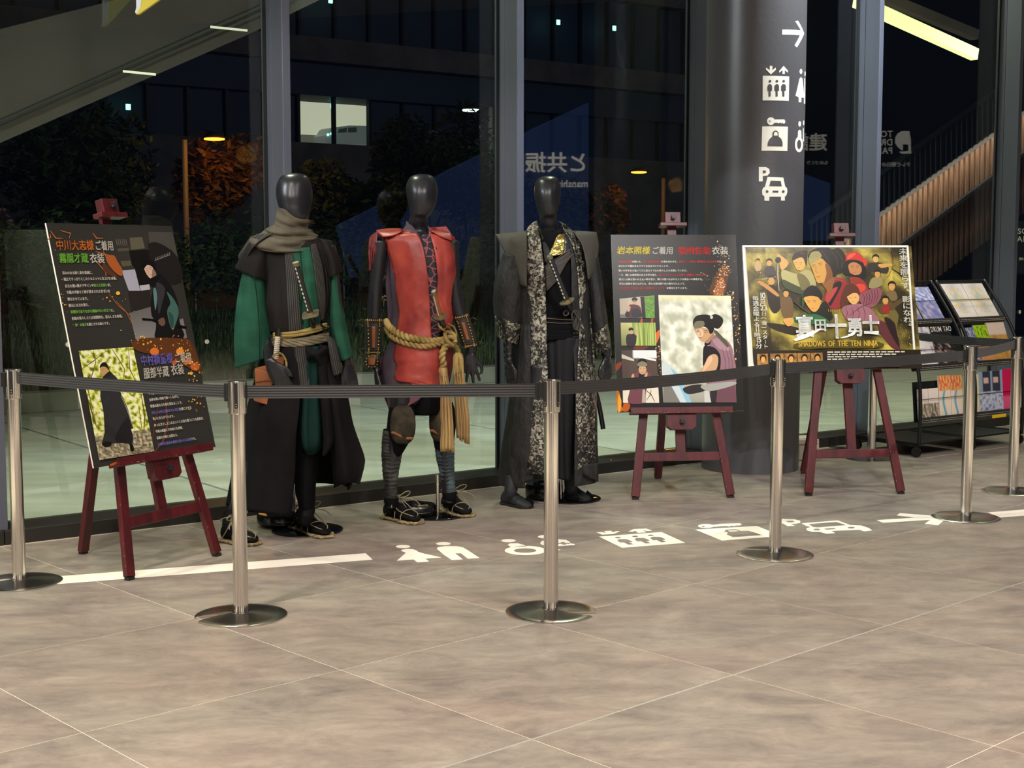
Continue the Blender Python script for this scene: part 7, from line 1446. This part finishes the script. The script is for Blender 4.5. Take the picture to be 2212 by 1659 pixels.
mb = MB(); drape(mb, S3, [(1150, 482, 1160, 476), (1140, 492, 1162, 490), (1136, 504, 1165, 502), (1135, 530, 1169, 528), (1136, 570, 1174, 570), (1138, 620, 1178, 620), (1138, 690, 1180, 690), (1138.5, 760, 1182, 760), (1138, 850, 1184, 850), (1138, 940, 1186, 940), (1139, 1024, 1187, 1026)], .024, 8, 5, ripple=lambda u, v: .006*N2(u*3, v*12)); o = mb.build('brocade_band', M['silver'], m3, smooth=True, solid=.005)
mb = MB(); drape(mb, S3, [(1207, 478, 1213, 480), (1214, 490, 1232, 494), (1222, 504, 1246, 512), (1232, 520, 1257, 528), (1240, 545, 1263, 556), (1246, 575, 1266, 585), (1250, 620, 1269, 622), (1252, 665, 1274, 665), (1252, 705, 1278, 704), (1249, 760, 1283, 760), (1246, 830, 1287, 830), (1244, 900, 1289, 900), (1246, 960, 1290, 960), (1248, 1014, 1291, 1014)], .024, 8, 5, ripple=lambda u, v: .006*N2(u*3, v*12, 5)); mb.build('brocade_band', M['silver'], m3, smooth=True, solid=.005)
# stiff shoulders
mb = MB(); sheet(mb, [[(1069, 507, .03), (1090, 504, .03), (1115, 502, .02), (1140, 499, .0)], [(1074, 512, -.02), (1094, 512, -.05), (1116, 512, -.09), (1138, 510, -.11)], [(1088, 540, -.05), (1104, 540, -.09), (1120, 540, -.125), (1138, 540, -.148)], [(1108, 578, -.08), (1118, 578, -.12), (1128, 578, -.14), (1138, 578, -.152)], [(1124, 615, -.11), (1128, 617, -.13), (1133, 618, -.142), (1138, 620, -.152)]], YC, 6, 4, ripple=lambda u, v: .005*N2(u*4, v*5)); mb.build('shoulder_wing', M['wing'], m3, smooth=True, solid=.005)
mb = MB(); sheet(mb, [[(1238, 499, .0), (1258, 500, .03), (1275, 501, .03), (1289, 502, .04)], [(1244, 508, -.10), (1262, 508, -.06), (1278, 510, -.02), (1291, 516, .03)], [(1257, 528, -.125), (1270, 530, -.09), (1282, 530, -.05), (1293, 532, .01)], [(1264, 556, -.13), (1274, 558, -.11), (1283, 558, -.06), (1290, 558, -.02)], [(1268, 585, -.13), (1273, 586, -.12), (1278, 586, -.09), (1283, 585, -.05)], [(1270, 603, -.12), (1271, 603, -.12), (1272, 603, -.11), (1273, 602, -.1)]], YC, 6, 4, ripple=lambda u, v: .005*N2(u*4, v*5, 3)); mb.build('shoulder_wing', M['wing'], m3, smooth=True, solid=.005)
# sleeves with brocade cuffs
slf = lambda th, t: .03*N2(th*3, t*7, 6)+.02*math.sin(6*th+3*t)
mb = MB(); loft(mb, [(1088, 545, 1132, 560, .085), (1073, 590, 1134, 600, .098), (1067, 630, 1135, 640, .105), (1067, 665, 1133, 680, .105), (1069, 682, 1130, 703, .104)], YC-.03, 48, 6, fold=slf); mb.build('sleeve', M['wrink'], m3, smooth=True, solid=.004)
mb = MB(); loft(mb, [(1069, 681, 1130, 702, .106), (1072, 702, 1126, 722, .102), (1075, 726, 1119, 744, .094)], YC-.03, 48, 6, fold=slf); mb.build('brocade_cuff', M['silver'], m3, smooth=True, solid=.004)
mb = MB(); loft(mb, [(1262, 560, 1292, 556, .075), (1266, 600, 1299, 600, .085), (1272, 640, 1304, 640, .09), (1276, 680, 1309, 672, .09), (1280, 720, 1312, 698, .09)], YC+.02, 44, 6, fold=slf); mb.build('sleeve', M['wrink'], m3, smooth=True, solid=.004)
mb = MB(); loft(mb, [(1280, 720, 1312, 697, .092), (1283, 742, 1315, 722, .088), (1289, 766, 1317, 750, .08)], YC+.02, 44, 6, fold=slf); mb.build('brocade_cuff', M['silver'], m3, smooth=True, solid=.004)
foot(m3, G(1086, 1088), G(1147, 1099), P(1103, 1062, YC-.12), P(1106, 1030, YC-.09), m='glove_matt', sandal=False, split=True)
foot(m3, G(1222, 1078), G(1276, 1084), P(1233, 1052, YC+.04), P(1233, 1020, YC+.06), m='glove_matt', sandal=False, split=True)
base_disc(m3, G(1230, 1078), .175)
g0 = G(1212, 1082); mb = MB(); mb.tube([(g0.x, g0.y+.03, .009), (g0.x, g0.y+.03, .40)], .0088, 16); mb.build('stand_rod', M['steel'], m3, auto=50)
gw = G(1176, 1080); weight(Vector((gw.x, gw.y+.05, 0)), .105, .075, 'black disc weight between the feet of the charcoal coated mannequin', .2)
katana('sword', 'sword with long black grip and oval guard on the charcoal coated mannequin', S3.pt(1187, 553, .18), S3.pt(1225, 651, .09), .0155, 'round', 'steel_dull', 'hilt', 'ray', back=[S3.pt(1232, 670, .05), P(1246, 712, YC+.02), P(1270, 800, YC+.14), P(1291, 862, YC+.12), P(1303, 927, YC+.10)], gr=.040)
rt = empty('sword_knot', S3.pt(1242, 680, .05), 0, 'dark cord knotted with loops below the guard, on the charcoal coated mannequin', 'knot')
for pts in ([(1228, 668), (1238, 672), (1246, 684), (1244, 706), (1250, 714), (1254, 700), (1248, 684)], [(1236, 690), (1236, 676), (1246, 672), (1250, 690), (1246, 712), (1240, 706), (1244, 688)], [(1217, 676), (1224, 670), (1228, 678), (1220, 682), (1217, 676)]):
    mb = MB(); mb.tube(smooth_path([S3.pt(x, y, .05+.004*i) for i, (x, y) in enumerate(pts)], 5), .0042, 7); mb.build('cord_strand', M['cord_d'], rt, smooth=True)
# ================================================================ brochure racks
M['rack'] = mat('black_rack_metal', C(24, 24, 25), .4, .3)
M['rack_lip'] = mat('perforated_rack_lip', C(70, 66, 62), .4, .5)
M['paper'] = mat('paper_stack', C(226, 220, 208), .7)
PROF = [(-.70, .075), (-.705, .30), (-.69, .52), (-.64, .72), (-.55, .90), (-.35, 1.17)]
def prof(z):
    for (n0, z0), (n1, z1) in zip(PROF, PROF[1:]):
        if z <= z1: return n0+(n1-n0)*(z-z0)/(z1-z0)
    return PROF[-1][0]
def make_rack(s0, s1, label):
    c = F((s0+s1)/2, -.45); rt = empty('brochure_rack', (c.x, c.y, 0), 0, label, 'rack', 'black brochure racks on castors by the glass')
    for s in (s0, s1):
        mb = MB(); pts = smooth_path([F(s, n_, z) for n_, z in PROF], 6); mb.tube(pts, .013, 8, flat=.7); mb.build('side_frame', M['rack'], rt, smooth=True)
        mb = MB(); mb.bar(F(s, -.70, .085), F(s, -.16, .085), .03, .02, (0, 0, 1)); mb.build('foot_bar', M['rack'], rt, bevel=.002)
        for n_ in (-.68, -.18):
            mb = MB(); c_ = F(s, n_, .034); mb.tube([c_-FD*.012, c_-FD*.004], .033, 16); mb.tube([c_+FD*.004, c_+FD*.012], .033, 16); mb.box(c_+Vector((0, 0, .022)), (.018, .018, .04)); mb.build('castor', M['black_plastic'], rt, auto=40)
    mb = MB(); mb.prism([F(s0, -.68, .082), F(s1, -.68, .082), F(s1, -.18, .082), F(s0, -.18, .082)], (0, 0, .012)); mb.build('base_tray', M['rack'], rt)
    mb = MB(); mb.bar(F(s0, -.66, .30), F(s1, -.66, .30), .01, .01, (0, 0, 1)); mb.bar(F(s0, -.2, .5), F(s1, -.2, .5), .01, .01, (0, 0, 1)); 
    mb = MB(); mb.tube([F(s0, PROF[-1][0], PROF[-1][1]-.01), F(s1, PROF[-1][0], PROF[-1][1]-.01)], .010, 8); mb.build('top_rail', M['rack'], rt)
    for z0, z1, tl in ((.865, 1.135, 34), (.575, .80, 20), (.235, .50, 5)):
        n0 = prof(z0)+.055; t = math.radians(tl); up = (Vector((0, 0, 1))*math.cos(t)+FN*math.sin(t)); a, b_ = F(s0+.012, n0, z0), F(s1-.012, n0, z0); L = (z1-z0)/math.cos(t)
        mb = MB(); mb.prism([a, b_, b_+up*L, a+up*L], up.cross(FD)*.004); p = mb.build('shelf_back', M['rack'], rt)
        o_ = -up.cross(FD) if up.cross(FD).dot(FN) > 0 else up.cross(FD)
        mb = MB(); mb.prism([a, b_, b_+o_*.05, a+o_*.05], -up*.004); mb.build('shelf_ledge', M['rack'], rt)
        mb = MB(); mb.prism([a+o_*.05, b_+o_*.05, b_+o_*.05+up*.026, a+o_*.05+up*.026], o_*.002); lp = mb.build('shelf_lip', M['rack_lip'], rt)
        mb = MB()
        for i in range(34):
            for j in (0, 1): q = a.lerp(b_, (i+.5+j*.5)/35)+o_*.0525-up*(.006-.012*j); mb.bar(q-FD*.002, q+FD*.002, .004, .001, up)
        mb.build('perforation', M['paper'], lp)['kind'] = 'stuff'
        mb = MB(); mb.tube([a+up*L*.55+o_*.035, b_+up*L*.55+o_*.035], .0022, 6); mb.build('retaining_wire', M['rack'], rt)
    return rt
make_rack(5.82, 6.36, 'left of the two black brochure racks, partly behind the landscape poster')
make_rack(6.42, 6.98, 'right of the two black brochure racks, at the right edge')
def brochure(s, w, h, z0, tl, fn, label, grp, lift=.012, nx=12, ny=18, th=.010, letters=None, cat='brochure'):
    t = math.radians(tl); up = (Vector((0, 0, 1))*math.cos(t)+FN*math.sin(t)); n0 = prof(z0)+.055; b0 = F(s, n0, z0+.003); o_ = up.cross(FD); o_ = -o_ if o_.dot(FN) > 0 else o_
    b0 = b0+o_*lift; rt = empty('brochure', b0, 0, label, cat, grp)
    mb = MB(); mb.prism([b0, b0+FD*w, b0+FD*w+up*h, b0+up*h], o_*th); mb.build('paper_stack', M['paper'], rt)
    pr = Print(b0+o_*th, FD, up); pr.nn = o_; pr.k = 1; pts = []; cs = []
    for j in range(ny+1):
        for i in range(nx+1): u, v = i/nx, j/ny; pts.append(b0+o_*th+FD*w*u+up*h*(1-v)); cs.append(C(*[max(0, min(255, q)) for q in fn(u, v)]))
    pr.lay(pts, [(j*(nx+1)+i, j*(nx+1)+i+1, (j+1)*(nx+1)+i+1, (j+1)*(nx+1)+i) for j in range(ny) for i in range(nx)], cs)
    for (tx, col, u, v, sz) in (letters or []):
        pr.k += 2; pos = 0
        for ch in tx:
            g, fs = glyph(ch, .01)
            if fs: pr.lay([b0+o_*th+FD*(w*u+(q.x+pos)*sz)+up*(h*(1-v)+q.y*sz*1.3) for q in g], fs, C(*col))
            pos += adv(ch)
    pr.build('cover_print', rt, 'ink_matt')
rn = lambda u, v, k, s=9: N2(u*s, v*s*1.4, k)
def f_blue(u, v):
    if v < .4: return mixc((116, 124, 190), (236, 236, 248), .5+1.6*rn(u, v, 3, 14))
    return mixc((120, 124, 184), (200, 190, 206), .4+1.5*rn(u, v, 5, 7)) if .2 < v < .92 else (214, 214, 226)
def f_pink(u, v):
    d = abs(u-.5)*1.6+abs(v-.42)*1.3
    return mixc([(232, 120, 110), (244, 196, 90), (150, 190, 220), (226, 110, 140)][int((rn(u, v, 8, 16)+1)*2) % 4], (246, 236, 226), d+.3*rn(u, v, 2, 12)) if v < .8 else (244, 232, 220)
def f_white(u, v): return mixc((238, 234, 230), (90, 80, 150), 2.0*rn(u, v, 4, 7)-.2) if u > .35 else (238, 234, 232)
def f_drum(u, v): return mixc((44, 44, 46), (226, 190, 180), 2.2*rn(u, v, 6, 10)) if v > .3 else (42, 42, 44)
def f_small(u, v): return (240, 226, 212) if v < .45 else mixc((60, 80, 50), (224, 190, 180), .5+1.5*rn(u, v, 7, 7))
def f_map(u, v): return mixc((236, 220, 196), (90, 160, 190), 2.6*(.12-abs(u-.45-.1*math.sin(v*8)))*4) if v > .35 else mixc((232, 80, 60), (240, 210, 120), .5+1.4*rn(u, v, 9, 8))
def f_lime(u, v): return mixc((180, 226, 40), (60, 90, 30), 2*rn(u, v, 10, 9)) if v < .5 else mixc((230, 200, 120), (220, 150, 90), v)
def f_cream(u, v): return (236, 216, 196) if v < .3 else mixc((222, 176, 92), (190, 140, 70), .5+rn(u, v, 11, 5))
def f_comic(u, v): return mixc((40, 110, 190), (230, 190, 160), .4+1.8*rn(u, v, 12, 9))
def f_duo(u, v):
    if v < .48:
        for cx_ in (.3, .72):
            if abs(u-cx_) < .16: return (54, 60, 72) if v < .14 or abs(u-cx_) > .1 else ((228, 190, 180) if v < .3 else (60, 62, 74))
        return (150, 170, 200)
    return mixc((206, 210, 222), (104, 124, 180), 2.4*rn(u, v, 13, 11)) 
def f_rose(u, v): return (214, 30, 90) if v < .62 else (232, 90, 140)
brochure(5.86, .215, .295, .868, 34, f_blue, 'blue poster leaflet in the top tier of the left rack, left one', 'blue leaflets in the top tier')
brochure(6.10, .215, .295, .868, 34, f_blue, 'blue poster leaflet in the top tier of the left rack, right one', 'blue leaflets in the top tier')
brochure(6.455, .245, .315, .868, 34, f_pink, 'bright pink and orange leaflet in the top tier of the right rack, left one', 'pink leaflets in the top tier', nx=20, ny=30)
brochure(6.705, .245, .315, .868, 34, f_pink, 'bright pink and orange leaflet in the top tier of the right rack, right one', 'pink leaflets in the top tier', nx=20, ny=30)
brochure(5.86, .23, .29, .578, 20, f_white, 'white leaflet with a purple figure in the middle tier of the left rack', 'leaflets in the middle tiers')
brochure(6.10, .22, .29, .578, 20, f_drum, 'black leaflet with large white capitals in the middle tier', 'leaflets in the middle tiers', letters=[('DRUM TAO', (238, 234, 226), .05, .13, .040)])
brochure(6.455, .13, .27, .578, 20, f_comic, 'blue comic leaflet in the middle tier of the right rack', 'leaflets in the middle tiers'); brochure(6.59, .15, .285, .578, 20, f_lime, 'lime green leaflet in the middle tier of the right rack', 'leaflets in the middle tiers'); brochure(6.745, .21, .30, .578, 20, f_cream, 'cream and ochre leaflet in the middle tier of the right rack', 'leaflets in the middle tiers')
brochure(5.855, .105, .21, .238, 5, f_small, 'small white folder with a photo in the bottom tier, left one', 'small folders in the bottom tier'); brochure(5.965, .105, .21, .238, 5, f_small, 'small white folder with a photo in the bottom tier, right one', 'small folders in the bottom tier')
brochure(6.08, .125, .29, .238, 5, f_map, 'red headed area map leaflet in the bottom tier, left one', 'map leaflets in the bottom tier', nx=16, ny=24); brochure(6.21, .125, .285, .238, 5, f_map, 'red headed area map leaflet in the bottom tier, half behind the post', 'map leaflets in the bottom tier', nx=16, ny=24)
brochure(6.455, .08, .28, .238, 5, lambda u, v: (226, 222, 180), 'pale yellow leaflet in the bottom tier of the right rack', 'leaflets in the bottom tier of the right rack'); brochure(6.52, .27, .295, .238, 5, f_duo, 'pale leaflet with two dark haired people in the bottom tier', 'leaflets in the bottom tier of the right rack', lift=.02, nx=24, ny=30)
brochure(6.80, .17, .30, .238, 5, f_rose, 'bright pink leaflet at the right picture edge', 'leaflets in the bottom tier of the right rack')
mb = MB(); c = F(6.62, prof(.23)+.0, .222); mb.bar(c, c+FD*.16, .022, .004, (0, 0, 1)); M['yel'] = mat('yellow_tag', C(240, 200, 20), .5); o = mb.build('shelf_tag', M['yel']); tag(o, 'yellow strip label on the bottom ledge of the right rack', 'label')
# plastic cable box behind the poster easel
bx = G(1742, 994); M['beige'] = mat('beige_plastic', C(206, 196, 178), .5)
rt = empty('cable_box', (bx.x, bx.y, 0), .25, 'beige plastic box with ribbed lid on the floor beside the pillar', 'box')
mb = MB(); mb.box((0, .06, .055), (.13, .16, .11)); mb.build('box_body', M['beige'], rt, world=False, bevel=.008)
mb = MB(); mb.box((0, .06, .126), (.15, .18, .032)); mb.box((.0, .06, .144), (.12, .15, .01)); mb.build('lid', M['beige'], rt, world=False, bevel=.006)
mb = MB(); mb.box((.07, -.01, .10), (.02, .02, .05)); mb.build('latch', M['beige'], rt, world=False, bevel=.003)
rt2 = [(1768, 956, 10.0), (1790, 968, 9.9), (1812, 976, 9.85), (1826, 978, 9.8), (1800, 980, 9.75), (1778, 972, 9.7), (1766, 974, 9.6)]
mb = MB(); mb.tube(smooth_path([P(x, y, Y) if P(x, y, Y).z > .008 else Vector((P(x, y, Y).x, P(x, y, Y).y, .008)) for x, y, Y in rt2], 6), .005, 8)
mb.tube(smooth_path([Vector((*G(x, y).xy, .008)) for x, y in ((1764, 980), (1790, 984), (1820, 978), (1838, 974))], 6), .005, 8); o = mb.build('black_cable', M['black_plastic'], None, smooth=True); tag(o, 'black cable looped on the floor beside the beige box', 'cable')
for x, y in ((1318, 994), (1796, 950)):
    c = G(x, y, .075) if 0 else PN(x, y, .06); mb = MB(); mb.tube([c, c+Vector((.012, -.008, -.012))], .008, 10); mb.tube([c+FD*.012-Vector((0, 0, .012)), c+FD*.06-Vector((0, 0, .010))], .004, 6); o = mb.build('window_latch', M['steel'], fac)
# ================================================================ reflected slatted stair, built as an object beyond the right panes
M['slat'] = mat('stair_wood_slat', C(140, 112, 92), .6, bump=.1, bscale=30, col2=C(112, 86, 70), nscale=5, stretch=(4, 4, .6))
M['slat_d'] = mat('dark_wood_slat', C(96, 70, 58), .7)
M['rail'] = mat('dark_handrail', C(58, 58, 60), .5, .3)
NS = 4.2
sr = empty('reflected_stair', F(13, NS, 0), 0, 'reflected slatted wooden stair with dark balusters, built beyond the right panes', 'stair')
def upper(x): return 467-(x-1897)*.708
def lower(x): return 527-(x-1944)*.746
def px2s(x): return x
x = 1750; k = 0
while x < 2330:
    wpx = 6.2*(1+.0002*(x-1890))
    if not 1738 < x < 1760 or 1:
        a0, a1 = upper(x), lower(x)
        p = [PN(x, a0, NS), PN(x+wpx, upper(x+wpx), NS), PN(x+wpx, lower(x+wpx), NS), PN(x, a1, NS)]
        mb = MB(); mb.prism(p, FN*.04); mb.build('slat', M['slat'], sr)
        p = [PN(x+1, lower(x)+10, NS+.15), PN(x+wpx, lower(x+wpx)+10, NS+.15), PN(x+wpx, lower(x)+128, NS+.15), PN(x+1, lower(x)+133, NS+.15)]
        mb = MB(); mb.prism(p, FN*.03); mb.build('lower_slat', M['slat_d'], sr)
        p0_, p1_ = PN(x+3, upper(x)-6, NS-.1), PN(x+3, upper(x)-88-.0*(x-1890), NS-.1); mb = MB(); mb.bar(p0_, p1_, .018, .012, FD); mb.build('baluster', M['rail'], sr)
    x += 11.2
for nm, dy, r_, n_ in (('stringer', -3, .030, NS-.06), ('stringer', 62, .022, NS-.05), ('handrail', -90, .022, NS-.1)):
    a, b_ = (1750, upper(1750)+dy), (2330, upper(2330)+dy)
    if dy == 62: a, b_ = (1750, lower(1750)+4), (2330, lower(2330)+4)
    mb = MB(); mb.bar(PN(*a, n_), PN(*b_, n_), r_*2, .05, FN.cross(PN(*b_, n_)-PN(*a, n_))); mb.build(nm, M['rail'], sr)
a, b_ = PN(1750, upper(1750)+6, NS-.16), PN(2300, upper(2300)+6, NS-.16)
l = area('stair_strip_lamp', (a+b_)/2, (b_-a).length, 22, (1, .80, .62), sy=.03); dd = (b_-a).normalized(); zz = -(Vector((0, 0, -1))+FN*.35-dd*(Vector((0, 0, -1))+FN*.35).dot(dd)).normalized(); yy = zz.cross(dd)
l.rotation_euler = Matrix((dd, yy, zz)).transposed().to_euler()
M['far_wall'] = mat('dark_outer_wall', C(44, 44, 50), .9)
mb = MB(); mb.prism([F(12.6, 7.6, 0), F(30, 7.6, 0), F(30, 7.6, 6), F(12.6, 7.6, 6)], FN*.2); o = mb.build('wall_outside', M['far_wall']); o['kind'] = 'structure'
# ================================================================ backlit hoarding in the room, seen mirrored in the glass
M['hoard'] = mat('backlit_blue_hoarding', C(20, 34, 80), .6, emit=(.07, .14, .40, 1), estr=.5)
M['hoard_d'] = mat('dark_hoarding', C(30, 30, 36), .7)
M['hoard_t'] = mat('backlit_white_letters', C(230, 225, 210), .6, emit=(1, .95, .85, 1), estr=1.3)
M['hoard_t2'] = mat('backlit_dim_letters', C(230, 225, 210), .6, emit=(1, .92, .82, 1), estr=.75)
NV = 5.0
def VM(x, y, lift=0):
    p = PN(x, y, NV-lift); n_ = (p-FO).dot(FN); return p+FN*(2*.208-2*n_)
hb = empty('backlit_hoarding', VM(1100, 600), 0, 'blue backlit hoarding with white lettering, seen mirrored in the glass', 'hoarding')
mb = MB(); mb.prism([VM(*p) for p in ((728, 488), (1069, 318), (1272, 222), (1272, 560), (760, 600))], -FN*.03); mb.build('blue_panel', M['hoard'], hb)
mb = MB(); mb.prism([VM(*p) for p in ((1700, 362), (1794, 396), (1794, 520), (1700, 520))], -FN*.03); mb.build('blue_panel', M['hoard'], hb)
def mtext(tx, x0, y0, size, m, off=.02, aspect=1.0):
    mb = MB(); pos = 0
    for ch in tx:
        g, fs = glyph(ch, off)
        if fs: mb.add([VM(x0-(q.x+pos)*size, y0-q.y*size*aspect, .035) for q in g], fs)
        pos += adv(ch)
    o = mb.build('lettering', M[m], hb); o['kind'] = 'stuff'
mtext('と共振', 1273, 368, 46, 'hoard_t'); mtext('manshin', 1271, 404, 20, 'hoard_t', aspect=1.1)
mtext('TOKYO', 1929, 296, 18, 'hoard_t2', .02, 1.1); mtext('DREAM', 1929, 314, 18, 'hoard_t2', .02, 1.1); mtext('PARK', 1929, 332, 18, 'hoard_t2', .02, 1.1); mtext('テレビ朝日の', 1968, 359, 10.5, 'hoard_t2', .01); mtext('建設', 1788, 322, 40, 'hoard_t2'); mtext('ものづくり', 1790, 355, 9.5, 'hoard_t2', .01)
mb = MB(); lg_ = [(1948, 283), (1965, 283), (1968, 300), (1969, 332), (1947, 332), (1943, 327), (1951, 327), (1963, 326), (1963, 312), (1951, 312), (1951, 326), (1940, 318), (1934, 308), (1935, 296), (1940, 288)]
mb.add([VM(x, y, .035) for x, y in lg_], [tuple(t) for t in tessellate_polygon([[Vector((x, y, 0)) for x, y in lg_]])]); mb.build('emblem', M['hoard_t2'], hb)
# yellow and white banner corner hanging inside the left pane
M['ban_y'] = mat('yellow_banner', C(214, 196, 60), .6); M['ban_w'] = mat('white_banner', C(214, 220, 230), .6)
bn = empty('hanging_banner', P(300, -40, 7.0), 0, 'corner of a white and yellow hanging banner at the top left', 'banner')
mb = MB(); mb.prism([P(x, y, 6.9) for x, y in ((294, -120), (294, 16), (291, 27), (295, 30), (304, 18), (309, -20), (320, -120))], (0, .02, 0)); mb.build('white_side', M['ban_w'], bn, bevel=.003)
mb = MB(); mb.prism([P(x, y, 6.89) for x, y in ((320, -120), (309, -20), (304, 14), (293, 31), (300, 31), (341, 2), (420, -60), (470, -120))], (0, .02, 0)); mb.build('yellow_side', M['ban_y'], bn, bevel=.003)

mb = MB()
for x in (300, 440): mb.tube([P(x, -118, 6.9), Vector((P(x, -118, 6.9).x, 6.9, 5.3))], .003, 5)
mb.build('hanging_wire', M['steel'], bn)
sg = empty('lettered_panel', PN(2206, 540, 3.0), 0, 'dark lettered panel outside at the right picture edge', 'sign')
mb = MB(); mb.prism([PN(x, y, 3.0) for x, y in ((2192, 478), (2300, 470), (2300, 590), (2192, 592))], FN*.03); mb.build('panel', M['hoard_d'], sg)
for tx, x0, y0, sz in (('SG', 2198, 505, 17), ('AR', 2197, 522, 17), ('BRE', 2201, 562, 8)):
    mb = MB(); pos = 0
    for ch in tx:
        g, fs = glyph(ch, .02); mb.add([PN(x0+(q.x+pos)*sz, y0-q.y*sz, 2.995) for q in g], fs); pos += adv(ch)
    mb.build('lettering', M['decal'], sg)['kind'] = 'stuff'
